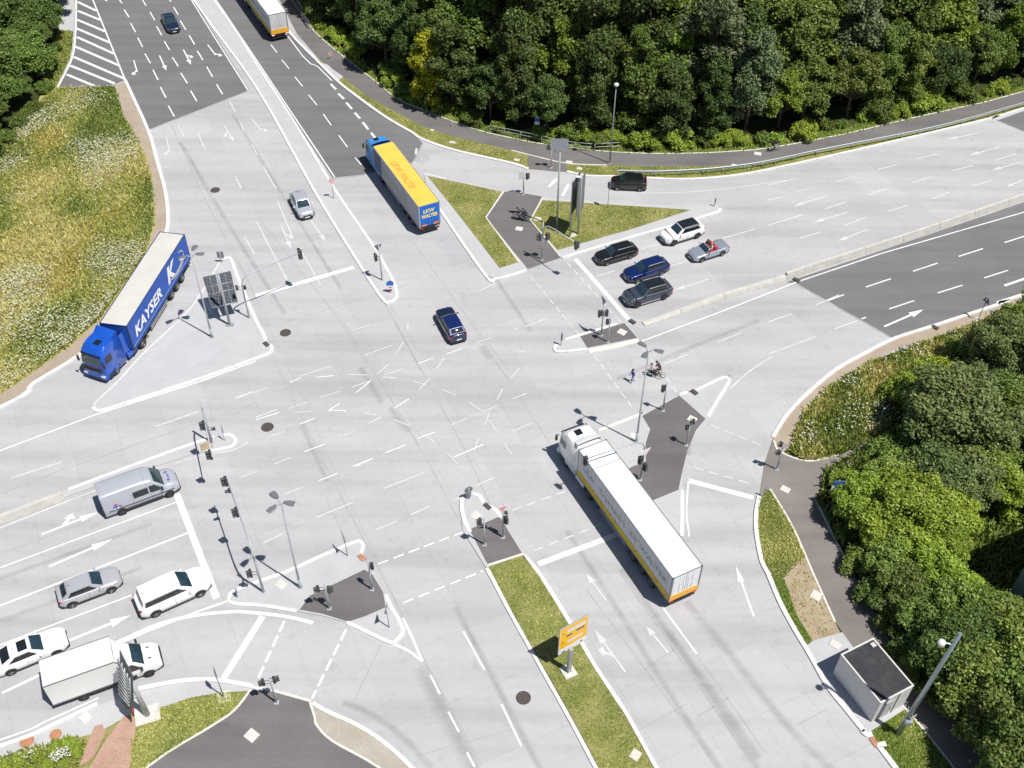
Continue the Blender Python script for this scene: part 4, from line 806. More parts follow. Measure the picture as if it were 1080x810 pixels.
# decal on the flank: patches of colour, and the violet mark on the bonnet
k = MB(); pts = [(-2.1, 1.32, .17, 0), (-2.16, 1.1, .2, 1), (-1.95, .98, .14, 2), (-2.25, .93, .12, 2), (-1.78, 1.0, .11, 0), (-2.05, 1.48, .1, 3), (-1.85, 1.12, .1, 1)]
for i, (x, z, r_, mi) in enumerate(pts): k.disc((x, -(1.016 + .001 * i) * (1.0 if z < 1.4 else .995), z), r_, (0, -1, 0), 8, mi)
k.build('flank_picture', [pm('decal_red', (.6, .12, .12), .5), pm('decal_blue', (.08, .16, .5), .5), pm('decal_pale', (.55, .6, .75), .5), pm('decal_pink', (.75, .55, .5), .5)], vr)
k = MB(); k.add([(2.08, -.3, q['ztop'](2.08) + .045), (2.2, -.3, q['ztop'](2.2) + .045), (2.2, .25, q['ztop'](2.2) + .045), (2.08, .25, q['ztop'](2.08) + .045)], [(0, 1, 2, 3)]); k.build('bonnet_mark', pm('decal_violet', (.2, .13, .62), .5), vr)

c, yaw, sc = place((88.9, 735.6), (157.8, 710.7), -1, 4.325, .35, 1.0)
br_ = thing('box_truck', 'white box truck with plain white body waiting in the slip lane behind the sign gantry', 'truck', (c[0], c[1], .012), yaw, None, sc)
q = van_body(br_, M_WHITE, 2.75, 1.99, 2.35, 4.325, 3.15); cab_front(br_, q, M_WHITE)
for s in (1, -1):
    for x in (2.1625, -2.1625):
        wheel(br_, x, s * .92, .35, .25, M_RIMD)
    k = MB(); n = 16; k.add([(2.1625 + .43 * math.cos(math.pi * j / n), s * 1.0, .35 + .43 * math.sin(math.pi * j / n)) for j in range(n + 1)], [tuple(range(n + 1)) if s < 0 else tuple(range(n, -1, -1))]); k.build('wheel_arch', M_PLAS, br_)
    k = MB(); k.box((-.15, s * 1.03, .62), (3.1, .06, .3), bev=.03); k.build('side_guard', M_PLAS, br_)
    k = MB(); k.box((-4.02, s * .8, .72), (.1, .3, .14), bev=.02); k.build('tail_light', M_TAIL, br_)
k = MB(); k.box((-1.8, 0, .55), (4.6, .9, .2)); k.build('chassis', M_PLAS, br_)
k = MB(); k.box((-1.78, 0, 2.0), (4.5, 2.16, 2.3), bev=.03); bx = k.build('cargo_box', pm('box_white', (.83, .83, .83), .45, 0, .02, coat=.2), br_)
k = MB()
for s in (1, -1): k.box((-1.78, s * 1.075, .83), (4.54, .06, .1)); k.box((-1.78, s * 1.06, 3.14), (4.54, .07, .05))
k.box((-4.05, 0, .83), (.06, 2.2, .1)); k.box((-4.045, 0, 2.0), (.02, .03, 2.2))
k.build('frame_rail', M_BACK, bx)
k = MB(); k.patch([(.9, -.8, 2.42), (.9, .8, 2.42), (.48, .95, 3.0), (.48, -.95, 3.0)], 4, 3, .1); k.build('roof_deflector', M_WHITE, br_)
k = MB(); k.box((-4.1, 0, .55), (.08, 2.0, .1)); k.build('rear_bumper', M_PLAS, br_)

# ---- articulated lorries
def semi(name, label, px4, cab_mat, box_mat, roof_mat, tractor_yaw=0.0, long=1.0, deco=None, rear_mat=None, tl=None, skirt=M_BACK, front_vis=True, rimm=None):
    """px4: roof corners of the trailer in the picture: front-left, front-right, rear-right, rear-left (as the driver sees it)"""
    if tl is None:
        sc = 1.0
        for _ in range(12):
            P = [np.array(G(*p, 4.0 * sc)) for p in px4]; sc = np.linalg.norm(((P[0] + P[1] - P[2] - P[3]) / 2)[:2]) / 13.6
        f = (P[0] + P[1]) / 2; r_ = (P[2] + P[3]) / 2; c = (f + r_) / 2; d = (f - r_)[:2]
        yaw = math.atan2(d[1], d[0]); TL, TW = 13.6, 2.55
    else: c, yaw, TL, TW, sc = tl[0], tl[1], 13.6, 2.55, 1.0
    root = thing(name, label, 'lorry', (c[0], c[1], .012), yaw, None, sc)
    hl, hw = TL / 2, TW / 2; z0 = 1.15; z1 = 3.98
    t = MB(); t.box((0, 0, (z0 + z1) / 2), (TL, TW, z1 - z0), bev=.03); tb = t.build('trailer_box', box_mat, root)
    k = MB(); k.patch([(hl - .04, -hw + .05, z1 + .012), (hl - .04, hw - .05, z1 + .012), (-hl + .04, hw - .05, z1 + .012), (-hl + .04, -hw + .05, z1 + .012)], 24, 8, .02); ro = k.build('trailer_roof', roof_mat, tb)
    if box_mat is not P_KCURT:
        for s in (1, -1):
            k = MB()
            for x in np.linspace(-hl + .5, hl - .5, 24): k.box((x, s * (hw + .006), (z0 + z1) / 2), (.03, .014, z1 - z0 - .12))
            k.build('curtain_strap', pm('strap_grey', (.42, .43, .46), .6), tb)
    k = MB()
    for x in np.linspace(-hl + .62, hl - .62, 21): k.box((x, 0, z1 + .022), (.045, TW - .16, .02), bev=.006)
    k.build('roof_bow', roof_mat, ro)
    k = MB()
    for s in (1, -1): k.box((0, s * (hw - .02), z1 + .02), (TL + .02, .07, .06)); k.box((0, s * (hw + .005), z0 - .05), (TL, .05, .14))
    for s in (1, -1):
        for x in (hl, -hl): k.box((x, s * (hw - .05), (z0 + z1) / 2), (.1, .13, z1 - z0 + .1))
        k.box((s * hl, 0, z1 + .02), (.07, TW, .06))
    k.build('trailer_frame', skirt, tb)
    k = MB(); k.box((-hl - .012, 0, (z0 + z1) / 2), (.03, TW - .2, z1 - z0 - .12)); k.box((-hl - .03, 0, (z0 + z1) / 2), (.02, .04, z1 - z0 - .12), mi=1)
    for y in (-.55, -.2, .2, .55): k.tube([(-hl - .05, y, z0 + .08), (-hl - .05, y, z1 - .08)], .014, 5, 0)
    k.build('rear_doors', [rear_mat or box_mat, M_ALU], tb)
    k = MB(); k.box((-.2, 0, z0 - .2), (TL - .5, .95, .25)); k.box((-hl + .1, 0, .55), (.12, 2.3, .14)); k.box((-hl + .06, 0, .95), (.1, TW - .1, .22)); k.build('chassis', M_PLAS, root)
    for s in (1, -1):
        k = MB(); k.box((-hl + .02, s * 1.0, .92), (.08, .42, .16), bev=.02); k.build('tail_light', M_TAIL, root)
        k = MB(); k.box((hl - 5.6, s * 1.2, .72), (3.9, .04, .12)); k.box((hl - 5.6, s * 1.2, .46), (3.9, .04, .12))
        for x in (-1.7, 0, 1.7): k.box((hl - 5.6 + x, s * 1.17, .72), (.07, .05, .8))
        k.build('side_guard', M_ALU, root)
        k = MB(); k.box((hl - 3.0, s * .95, .6), (.14, .14, 1.1)); k.box((hl - 3.0, s * .95, .03), (.3, .3, .05)); k.build('landing_leg', M_BACK, root)
        for x in (-hl + 2.35, -hl + 3.66, -hl + 4.97):
            wheel(root, x, s * 1.08, .5, .34, rimm or M_RIM)
            k = MB(); n = 10; k.add([(x + (.58) * math.cos(math.pi * j / n), s * yy, .5 + .58 * math.sin(math.pi * j / n)) for yy in (.9, 1.24) for j in range(n + 1)], [(j, j + 1, n + 2 + j, n + 1 + j) for j in range(n)]); k.build('mudguard', M_PLAS, root)
    # tractor: turns about the king pin
    kp = hl - 1.6; T = thing('tractor', None, None, (kp, 0, 0), tractor_yaw); T.parent = root

    fx = 5.0 - .0; x0 = 1.75 + .35; ch = 3.55                          # cab from x0 to fx
    m = MB()
    def wid(x): return 1.235 * (1 - .10 * max(0, (x - (fx - .45)) / .45) ** 2)
    def sec(zx):
        return None
    # cab shell as stacked plan outlines
    lv = [(.42, 0, .97), (.6, 0.02, 1.0), (1.0, .0, 1.0), (1.75, -.03, 1.0), (1.95, -.08, 1.0), (2.85, -.22, .985), (3.05, -.36, .97), (3.35, -.7, .93), (ch, -1.0, .86)]
    rows = []
    for z, dx, k_ in lv:
        f_ = fx + dx; hwc = 1.235 * k_; pts = [(x0, hwc), (f_ - .5, hwc), (f_ - .18, hwc * .97), (f_ - .05, hwc * .82), (f_, hwc * .4), (f_, -hwc * .4), (f_ - .05, -hwc * .82), (f_ - .18, -hwc * .97), (f_ - .5, -hwc), (x0, -hwc)]
        rows.append([(x, y, z) for x, y in pts])
    n = 10; vs = [p for r__ in rows for p in r__]; fs = []
    for i in range(len(rows) - 1):
        for j in range(n): fs.append((i * n + (j + 1) % n, i * n + j, (i + 1) * n + j, (i + 1) * n + (j + 1) % n))
    m.add(vs, fs, 0, True); m.add(rows[-1], [tuple(range(n - 1, -1, -1))], 0); m.add(rows[0], [tuple(range(n))], 0)
    cab = m.build('cab', cab_mat, T)
    return_ = root
    k = MB(); k.patch([(fx - .06, -1.02, 1.98), (fx - .06, 1.02, 1.98), (fx - .22, .98, 2.82), (fx - .22, -.98, 2.82)], 6, 3, .06, lift=.03); k.build('windscreen', M_GLASSB, cab)
    k = MB(); k.box((fx - .24, 0, 2.96), (.16, 2.1, .09), bev=.03); k.build('sun_visor', M_GLASS, cab)
    k = MB(); k.box((fx - .02, 0, 1.45), (.08, 1.9, .5), bev=.02)
    for z in (1.3, 1.42, 1.54): k.box((fx + .03, 0, z), (.03, 1.7, .04))
    k.build('grille', M_PLAS, cab)
    k = MB(); k.box((fx - .1, 0, .62), (.34, 2.44, .42), bev=.08); k.box((fx + .06, 0, .5), (.08, 1.4, .16), mi=1); k.build('front_bumper', [cab_mat, M_PLAS], cab)
    for s in (1, -1):
        k = MB(); k.box((fx - .02, s * .92, .8), (.26, .42, .2), bev=.05); k.build('headlight', M_HEADL, cab)
        k = MB(); k.add([(fx - .42, s * 1.243, 1.95), (fx - 1.35, s * 1.243, 1.95), (fx - 1.35, s * 1.235, 2.72), (fx - .55, s * 1.235, 2.72)], [(0, 1, 2, 3) if s < 0 else (3, 2, 1, 0)]); k.build('side_window', M_GLASS, cab)
        k = MB(); k.box((fx - .06, s * 1.39, 2.25), (.13, .2, .62), bev=.05); k.tube([(fx - .2, s * 1.2, 2.62), (fx + .0, s * 1.42, 2.62)], .03, 5); k.build('mirror', M_PLAS, cab)
        k = MB(); k.box((fx - .9, s * 1.24, .72), (.95, .05, .14)); k.box((fx - .9, s * 1.24, .42), (.8, .05, .12)); k.build('step', M_PLAS, cab)
        k = MB(); k.add([(x0 + .02, s * 1.22, 1.2), (x0 - .6, s * 1.22, 1.2), (x0 - .6, s * 1.15, 3.5), (x0 + .02, s * 1.15, 3.4)], [(0, 1, 2, 3), (3, 2, 1, 0)]); k.build('side_deflector', cab_mat, cab)
        k = MB(); k.box((x0 - .9, s * 1.05, .7), (1.3, .45, .62), bev=.1); k.build('fuel_tank', cab_mat if s > 0 else M_ALU, T)
        wheel(T, fx - 1.42, s * 1.06, .5, .33, M_RIM); wheel(T, -.25 + .0, s * .98, .5, .55, M_RIM)
        for x, yy in ((fx - 1.42, 1.24), (-.25, 1.27)):
            k = MB(); n2 = 12; k.add([(x + .6 * math.cos(math.pi * j / n2), s * yv, .52 + .6 * math.sin(math.pi * j / n2)) for yv in (.72, yy) for j in range(n2 + 1)], [(j, j + 1, n2 + 2 + j, n2 + 1 + j) for j in range(n2)]); k.build('mudguard', M_PLAS, T)
    k = MB(); k.box((1.6, 0, .85), (5.0, .85, .22)); k.box((0, 0, 1.05), (.9, .9, .1)); k.build('tractor_chassis', M_PLAS, T)
    k = MB(); k.box((fx - 1.35, .12, ch + .012), (.62, .62, .035), bev=.015); k.build('roof_hatch', M_GLASS, cab)
    k = MB(); k.patch([(x0 + .9, -.95, ch - .02), (x0 + .9, .95, ch - .02), (x0 + .02, 1.05, 3.97), (x0 + .02, -1.05, 3.97)], 6, 4, .1)
    for s in (1, -1): k.add([(x0 + .9, s * .95, ch - .02), (x0 + .02, s * 1.05, 3.97), (x0 + .02, s * 1.05, ch - .05)], [(0, 1, 2), (2, 1, 0)])
    k.build('roof_deflector', cab_mat, cab)
    Mt = Matrix.Translation((kp, 0, 0)) @ Matrix.Rotation(tractor_yaw, 4, 'Z')
    for o in kids(T):
        mb_ = o.matrix_basis.copy(); o.parent = root; o.matrix_basis = Mt @ mb_
    bpy.data.objects.remove(T)
    if deco: deco(root, tb, ro, hl, hw, z0, z1)
    return root
def LM(origin, xd, yd): xd = Vector(xd).normalized(); yd = Vector(yd).normalized(); z = xd.cross(yd); return Matrix(((xd.x, yd.x, z.x, origin[0]), (xd.y, yd.y, z.y, origin[1]), (xd.z, yd.z, z.z, origin[2]), (0, 0, 0, 1)))

P_KBLUE = pm('lorry_royal_blue', (.008, .085, .48), .35, 0, .05, .8, .7)
P_KCURT = pm('curtain_royal_blue', (.010, .085, .43), .55, 0, .08, .9, .1, bump=.05, bscale=2)
P_ROOFG = pm('tarpaulin_off_white', (.56, .54, .50), .7, 0, .06, .7)
M_LETW = pm('lettering_white', (.84, .84, .84), .5, 0, .02)
def deco_k(root, tb, ro, hl, hw, z0, z1):
    for s in (1, -1):
        m = MB()
        x = hl - .55 if s > 0 else hl - 6.4
        xd = (-1, 0, 0) if s > 0 else (1, 0, 0)
        text_mb('KAYSER', 1.55, LM((hl - .9 if s > 0 else hl - 6.9, s * (hw + .018), z0 + .75), xd, (0, 0, 1)), m, shear=.22, width=6.0, bold=.05)
        m.build('lettering', M_LETW, tb); m = MB()
        xk = -hl + 5.3 if s > 0 else -hl + 1.2
        text_mb('K', 2.3, LM((-hl + 5.2 if s > 0 else -hl + 2.6, s * (hw + .018), z0 + .75), xd, (0, 0, 1)), m, shear=.25, width=2.1, bold=.09)
        # swoosh round the emblem
        cx, cz = -hl + 3.1, z0 + 1.45
        arc = [(cx - .0 - 2.0 * math.sin(a) * (1 if True else 0), cz - .9 * math.cos(a) * 1.0) for a in np.linspace(-.9, 2.6, 14)]
        vs = []; fs = []
        for i, (ax, az) in enumerate(arc):
            wv = .05 + .26 * math.sin(math.pi * (i / 13) ** .8); vs += [(ax, s * (hw + .018), az - wv / 2), (ax, s * (hw + .018), az + wv)]
        for i in range(13): fs += [(2 * i, 2 * i + 2, 2 * i + 3, 2 * i + 1), (2 * i + 1, 2 * i + 3, 2 * i + 2, 2 * i)]
        m.add(vs, fs)
        m.build('emblem', M_LETW, tb)
        k = MB(); k.box((0, s * (hw + .008), z0 + .28), (hl * 1.96, .012, .05)); k.build('pale_stripe', pm('stripe_pale_blue', (.3, .42, .7), .5), tb)
semi('articulated_lorry', 'blue lorry with white lettering and off-white trailer roof turning beside the meadow', [(133.5, 344.1), (105.3, 341), (168.3, 245.3), (194.5, 247.1)], P_KBLUE, P_KCURT, P_ROOFG, R(-13), deco=deco_k, skirt=pm('frame_dark_blue', (.02, .05, .16), .5))
P_LBLUE = pm('lorry_sky_blue', (.05, .24, .58), .35, 0, .05, .8, .6)
P_YROOF = patchy('tarpaulin_yellow', [(.3, (.73, .485, .065)), (.7, (.80, .575, .12))], .5, [(.3, (.88, .88, .88)), (.7, (1, 1, 1))], 3, .7, bump=0)
P_GREYB = pm('curtain_grey_blue', (.36, .38, .43), .6, 0, .08, .6, bump=.05, bscale=2)
def deco_l(root, tb, ro, hl, hw, z0, z1):
    blue = pm('door_blue', (.008, .13, .55), .4, 0, .05); yel = pm('lettering_yellow', (.85, .72, .2), .5, 0, .05)
    k = MB(); k.box((-hl - .04, 0, z0 + 1.55), (.03, hw * 2 - .24, z1 - z0 - .5)); k.build('blue_door_panel', blue, tb)
    m = MB(); text_mb('LKW', .62, LM((-hl - .058, .78, z0 + 1.85), (0, -1, 0), (0, 0, 1)), m, width=1.45, bold=.03, shear=.15); m.build('lettering', yel, tb); m = MB()
    text_mb('WALTER', .62, LM((-hl - .058, .98, z0 + 1.18), (0, -1, 0), (0, 0, 1)), m, width=1.95, bold=.03, shear=.15); m.build('lettering', yel, tb)
    m = MB(); text_mb('LKW', 1.1, LM((2.6, .75, z1 + .05), (-1, 0, 0), (0, -1, 0)), m, width=2.2, bold=.02); m.build('roof_lettering', pm('lettering_faded_orange', (.66, .30, .05), .7, 0, .15), ro); m = MB(); text_mb('WALTER', 1.1, LM((.1, .75, z1 + .05), (-1, 0, 0), (0, -1, 0)), m, width=3.4, bold=.02)
    m.build('roof_lettering', pm('lettering_faded_orange', (.76, .46, .09), .7, 0, .15), ro)
    for s in (1, -1):
        m = MB(); text_mb('LKW WALTER', 1.1, LM((s * 4.2, s * (hw + .018), z0 + .85), (-s, 0, 0), (0, 0, 1)), m, width=7.6, bold=.02); m.build('lettering', pm('lettering_dull_yellow', (.42, .40, .22), .6, 0, .08), tb)
        m = MB(); m.box((hl - 1.2, s * (hw + .008), z0 + 1.35), (2.3, .014, 2.5)); m.build('blue_panel', pm('curtain_dark_blue', (.05, .09, .2), .5), tb)
    for s in (1, -1):
        k = MB(); k.box((-hl - .05, s * .72, z0 + .2), (.03, .62, .2)); k.build('hazard_plate', M_AMB, tb)
semi('articulated_lorry', 'blue lorry with a yellow trailer roof driving away up the main road', [(394.2, 154.1), (413.6, 149.9), (463.9, 212.1), (440.8, 218.9)], P_LBLUE, P_GREYB, P_YROOF, 0.0, deco=deco_l, rear_mat=pm('door_blue', (.008, .13, .55), .4, 0, .05), skirt=M_ALU)
P_WROOF = pm('tarpaulin_white', (.86, .86, .86), .6, 0, .02, .6)
P_WSIDE = pm('curtain_white', (.62, .63, .67), .6, 0, .05, .6, bump=.05, bscale=2)
M_BANDY = patchy('printed_band_yellow', [(.38, (.55, .2, .05)), (.47, (.70, .48, .03)), (.56, (.62, .5, .06)), (.66, (.3, .36, .05))], 1.6, None, rough=.6, bump=0)
def deco_w(root, tb, ro, hl, hw, z0, z1):
    org = pm('band_orange', (.85, .42, .03), .5, 0, .1)
    ink = pm('lettering_grey_blue', (.26, .29, .36), .6, 0, .08)
    for s in (1, -1):
        k = MB(); k.box((0, s * (hw + .012), z0 + .37), (hl * 1.97, .02, .66)); k.build('yellow_band', M_BANDY, tb)
        for x, t_, wd in ((5.9, 'LKW', 1.7), (3.5, 'Transport', 4.0), (-1.0, 'LKW', 1.2), (-2.6, 'WALTER', 3.6)):
            m = MB(); text_mb(t_, .8, LM((s * x, s * (hw + .018), z0 + 1.4), (-s, 0, 0), (0, 0, 1)), m, width=wd, bold=.0)
            m.build('lettering', ink, tb)
    k = MB(); k.box((hl - 2.25, 0, z1 + .04), (.07, hw * 2 - .06, .03)); k.build('roof_seam', pm('seam_mid_grey', (.3, .3, .31), .7), ro)
    k = MB(); k.box((-hl - .045, 0, z0 + .3), (.03, hw * 2 - .1, .62)); k.build('orange_band', org, tb)
semi('articulated_lorry', 'long all white lorry with a yellow printed band, crossing between the dark islands', [(610, 475.5), (640, 463.3), (742.3, 597.7), (708.3, 609.5)], pm('lorry_white', (.82, .82, .82), .35, 0, .03, .8, .6), P_WSIDE, P_WROOF, 0.0, deco=deco_w, rear_mat=pm('door_white', (.76, .77, .79), .5), skirt=pm('frame_grey', (.2, .21, .23), .5))
_a, _b = np.array(G(283.3, 15.7, 4.0)), np.array(G(301, 12.8, 4.0)); _h = (G(345, 178) - G(225.4, 0))[:2]; _yaw = math.atan2(-_h[1], -_h[0])
_c = ((_a + _b) / 2)[:2] + np.array([math.cos(_yaw), math.sin(_yaw)]) * 6.8
semi('articulated_lorry', 'white lorry with orange strip on its rear doors driving away at the top', None, pm('lorry_white', (.82, .82, .82), .35), P_WSIDE, P_WROOF, 0.0, deco=deco_w, rear_mat=pm('door_pale_grey', (.62, .60, .60), .5), tl=(_c, _yaw), skirt=pm('frame_grey', (.2, .21, .23), .5))
# ================================================================== STREET FURNITURE
def signal_head(root, p, face, n=3, s=1.0, name='signal_head', board=False):
    """housing at p (local), facing angle face (world), n lamps, hooded"""
    o = MB(); h = .30 * n * s; o.box((0, 0, 0), (.2 * s, .32 * s, h + .06), bev=.05)
    for i in range(n):
        z = (i - (n - 1) / 2) * .3 * s; nn = 10
        o.add([(.1 * s + .26 * s * f, .13 * s * math.cos(a), z + .13 * s * math.sin(a)) for f in (0, 1) for a in np.linspace(-.5, math.pi + .5, nn)], [(j, j + 1, nn + j + 1, nn + j) for j in range(nn - 1)], 0, True)
    if board: o.box((-.02, 0, 0), (.03, .62 * s, h + .4), mi=0)
    ob = o.build(name, M_DARK, root); ob.location = p; ob.rotation_euler = (0, 0, face - root.rotation_euler.z)
    k = MB()
    for i in range(n): k.disc((.105 * s, 0, (i - (n - 1) / 2) * .3 * s), .11 * s, (1, 0, 0), 10, 0)
    k.build('lens', pm('signal_lens_dark', (.05, .03, .025), .15), ob)
    return ob
def off(px_dx, base): return px_dx / scale_at(base)
def pole_root(name, label, cat, base_px, group=None, z=0.0):
    b = G(*base_px, z); o = thing(name, label, cat, tuple(b), 0, group); return o, b
def shaft(root, h, r0=.075, r1=.06, mat=None, name='pole', foot=True):
    m = MB(); m.tube([(0, 0, 0), (0, 0, h)], r0, 10, 0, r1)
    if foot: m.box((0, 0, .03), (.36, .36, .06), bev=.02); m.box((r0 + .01, 0, .9), (.03, .1, .35))
    return m.build(name, mat or M_STEEL, root)
def local_at(root, b, px, z):
    p = G(*px, z); return (p[0] - b[0], p[1] - b[1], z - b[2])
def sign_plate(root, p, face, shape, s, front, back, name='sign_panel', w_=None, h_=None):
    o = MB()
    if shape == 'tri': poly = [(-s / 2, s * .43), (s / 2, s * .43), (0, -s * .43)]
    elif shape == 'triup': poly = [(-s / 2, -s * .43), (s / 2, -s * .43), (0, s * .43)]
    elif shape == 'round': poly = [(s / 2 * math.cos(a), s / 2 * math.sin(a)) for a in np.linspace(0, 2 * math.pi, 20, endpoint=False)]
    else: poly = [(-w_ / 2, -h_ / 2), (w_ / 2, -h_ / 2), (w_ / 2, h_ / 2), (-w_ / 2, h_ / 2)]
    n = len(poly)
    o.add([(.02, y, z) for y, z in poly], [tuple(range(n))], 0); o.add([(-.02, y, z) for y, z in poly], [tuple(range(n - 1, -1, -1))], 1)
    o.add([(.02, y, z) for y, z in poly] + [(-.02, y, z) for y, z in poly], [(i, n + i, n + (i + 1) % n, (i + 1) % n) for i in range(n)], 1)
    ob = o.build(name, [front, back], root); ob.location = p; ob.rotation_euler = (0, 0, face); return ob
FC = math.atan2(-1, 0)   # facing the camera

# --- three-headed street lamps
def lamp3(base, top, heads, label):
    r, b = pole_root('street_lamp', label, 'street lamp', base, z=.05); h = height_at(b, top[1])
    m = MB(); m.tube([(0, 0, 0), (0, 0, h * .35), (0, 0, h)], .1, 10, 0, .05); m.tube([(0, 0, 0), (0, 0, 1.2)], .12, 10); m.box((0, 0, .03), (.42, .42, .05)); m.build('pole', M_STEEL, r)
    t = PX(b + np.array([0, 0, h]))
    for hx, hy in heads:
        e = Vector(local_at(r, b, (hx, hy), b[2] + h + .25)); d = Vector((e.x, e.y, 0)).normalized(); n = Vector((-d.y, d.x, 0)); z = Vector((0, 0, 1)); L = .4; c = Vector((0, 0, h + .25)) + d * min(max(.68, Vector((e.x, e.y)).length), .85)
        k = MB(); k.tube([(0, 0, h - .15), tuple(d * .25 + z * (h + .12)), tuple(c - d * L)], .035, 6); arm = k.build('arm', M_STEEL, r)
        k = MB(); vs = []
        prof = [(-L, .09), (-L * .6, .19), (0, .26), (L * .7, .27), (L, .24)]
        for u, wv in prof: vs += [tuple(c + d * u + n * wv), tuple(c + d * u + n * wv * .6 + z * .09), tuple(c + d * u - n * wv * .6 + z * .09), tuple(c + d * u - n * wv)]
        k.add(vs, [(4 * i + j, 4 * i + 4 + j, 4 * i + 5 + j, 4 * i + 1 + j) for i in range(4) for j in range(3)] + [(4 * i + 3, 4 * i + 7, 4 * i + 4, 4 * i) for i in range(4)] + [(0, 1, 2, 3), (19, 18, 17, 16)], 0, False)
        k.build('lamp_head', pm('lamp_head_grey', (.20, .21, .215), .5, .3, .06), r)
    return r
lamp3((317, 620), (294, 531), [(289.7, 522.8), (304.5, 530.5), (285.5, 538)], 'tall three-headed street lamp on the island beside the white minivan')
lamp3((671, 466), (684.5, 370), [(679.5, 364.5), (695.5, 370.5), (679.5, 376)], 'tall three-headed street lamp standing between the walker in blue and the dark island')
lamp3((224, 356), (201, 270), [(206, 260), (192, 272), (212, 268)], 'tall three-headed street lamp in front of the blue curtain-sided lorry')
# lone lamp on the cycle path
r, b = pole_root('street_lamp', 'tall slim street lamp with one small pale head beside the cycle path', 'street lamp', (643, 172), z=.03); h = height_at(b, 91)
shaft(r, h, .09, .05, M_POLE); k = MB(); k.tube([(0, 0, h), (0, 0, h + .12), (0, 0, h + .32), (0, 0, h + .42)], [.06, .3, .26, .06], 12); k.tube([(0, 0, h + .0), (0, 0, h + .1)], .1, 8); k.build('lamp_head', pm('lamp_head_pale', (.7, .72, .75), .3), r)
# tapered camera mast by the hut
r, b = pole_root('camera_mast', 'tall thick steel mast with a dome camera leaning over the footpath beside the hut', 'mast', (947, 774), z=.045)
tip = Vector(local_at(r, b, (1013, 668), 13.0)); m = MB(); m.tube([(0, 0, 0), tuple(tip * .5), tuple(tip)], .2, 14, 0, .12); m.build('pole', pm('mast_galvanised', (.36, .42, .46), .35, .6, .08), r)
k = MB(); q_ = tip * .9; k.tube([tuple(q_), tuple(q_ + Vector((-.7, .1, .1)))], .05, 6); k.tube([tuple(q_ + Vector((-.75, .1, .1 + z_))) for z_ in (.16, .08, -.1, -.28, -.34)], [.06, .24, .26, .18, .05], 12); k.build('dome_camera', pm('camera_white', (.75, .76, .78), .25), r)
k = MB(); q_ = tip * .17; k.box(tuple(q_ + Vector((-.02, -.3, .0))), (.5, .3, .42), bev=.04); k.build('control_box', M_POLE, r)
sign_plate(r, tuple(tip * .21 + Vector((.22, -.16, 0))), FC + .5, 'rect', 1, pm('label_pinkish', (.7, .55, .55), .5), M_ALU, 'small_plate', .5, .35)

# --- signal posts
def sig_post(label, base, top, heads, face=FC, signs=(), grp=None, z=.05, r0=.075, cat='traffic light', arm=None, arm_heads=(), name='signal_post', arm_z=None, boards=()):
    """heads: (px, py, n, facing, size); signs: (px, py, shape, size, facing, front, back)"""
    r, b = pole_root(name, label, cat, base, grp, z); h = height_at(b, top[1]); shaft(r, h, r0, r0 * .85)
    for i, (hx, hy, n, fc, s) in enumerate(heads):
        zz = height_at(b, hy + 0); p = PX(b + np.array([0, 0, zz])); dx = (hx - p[0]) / scale_at(b)
        dx = math.copysign(max(abs(dx), .24), dx if dx else 1)
        k = MB(); k.tube([(0, 0, zz + .2), (dx, 0, zz + .2)], .025, 5); k.tube([(0, 0, zz - .2), (dx, 0, zz - .2)], .025, 5); k.build('bracket', M_DARK, r)
        signal_head(r, (dx, 0, zz), fc, n, s)
    for (hx, hy, shp, s, fc, fr, bk) in signs:
        zz = height_at(b, hy); p = PX(b + np.array([0, 0, zz])); dx = (hx - p[0]) / scale_at(b)
        sign_plate(r, (dx, math.sin(fc) * .1, zz), fc, shp, s, fr, bk) if not isinstance(shp, tuple) else sign_plate(r, (dx, math.sin(fc) * .1, zz), fc, 'rect', s, fr, bk, w_=shp[0], h_=shp[1])
    if arm is not None:
        az = arm_z or h; e = Vector(local_at(r, b, arm, az + b[2])); e.z = az
        d = e - Vector((0, 0, az)); L = d.length; d.normalize()
        k = MB(); k.tube([(0, 0, h * .6), (0, 0, az - .9), tuple(d * .25 + Vector((0, 0, az - .35))), tuple(d * .8 + Vector((0, 0, az - .05))), tuple(d * 1.6 + Vector((0, 0, az + .05))), tuple(e)], [.085, .08, .075, .07, .065, .045], 8); k.build('arm', M_STEEL, r)
        for f, n, s, drop, fc in arm_heads:
            p = d * (L * f) + Vector((0, 0, az - drop)); k = MB(); k.tube([tuple(d * (L * f) + Vector((0, 0, az))), tuple(p)], .03, 5); k.build('bracket', M_DARK, r)
            signal_head(r, tuple(p + Vector((-.12, 0, 0))), fc, n, s)
    return r
A_NW, A_SE, A_E, A_W = AZ1 + math.pi, AZ1, AZ2, AZ2 + math.pi    # facing: up-left, down-right, up-right, down-left
YF, WT = pm('sign_yield_front', (.75, .4, .38), .4), pm('sign_white', (.8, .8, .8), .4)
sig_post('traffic light mast with a long arm over the lanes beside the solar panel', (262.8, 335.6), (255, 305), [(250, 304, 2, A_NW, .8), (258, 303, 2, A_SE, .8)], arm=(318, 266), arm_z=5.3, arm_heads=[(.99, 3, 1.25, .25, A_NW)])
sig_post('slim traffic light post with yield sign on the long median nose below the silver car', (403, 295.7), (398.5, 259), [(396.5, 272, 3, A_NW, .95)], signs=[(398.5, 262, 'tri', .9, A_NW, YF, M_BACK)])
sig_post('traffic light mast with overhead arm standing on the left median nose', (223.5, 467), (210.5, 426), [(226, 452, 1, A_W, .8)], arm=(224, 482), arm_z=5.1, arm_heads=[(.4, 3, 1.1, .15, A_W), (.93, 3, 1.1, .2, A_W)], r0=.1)
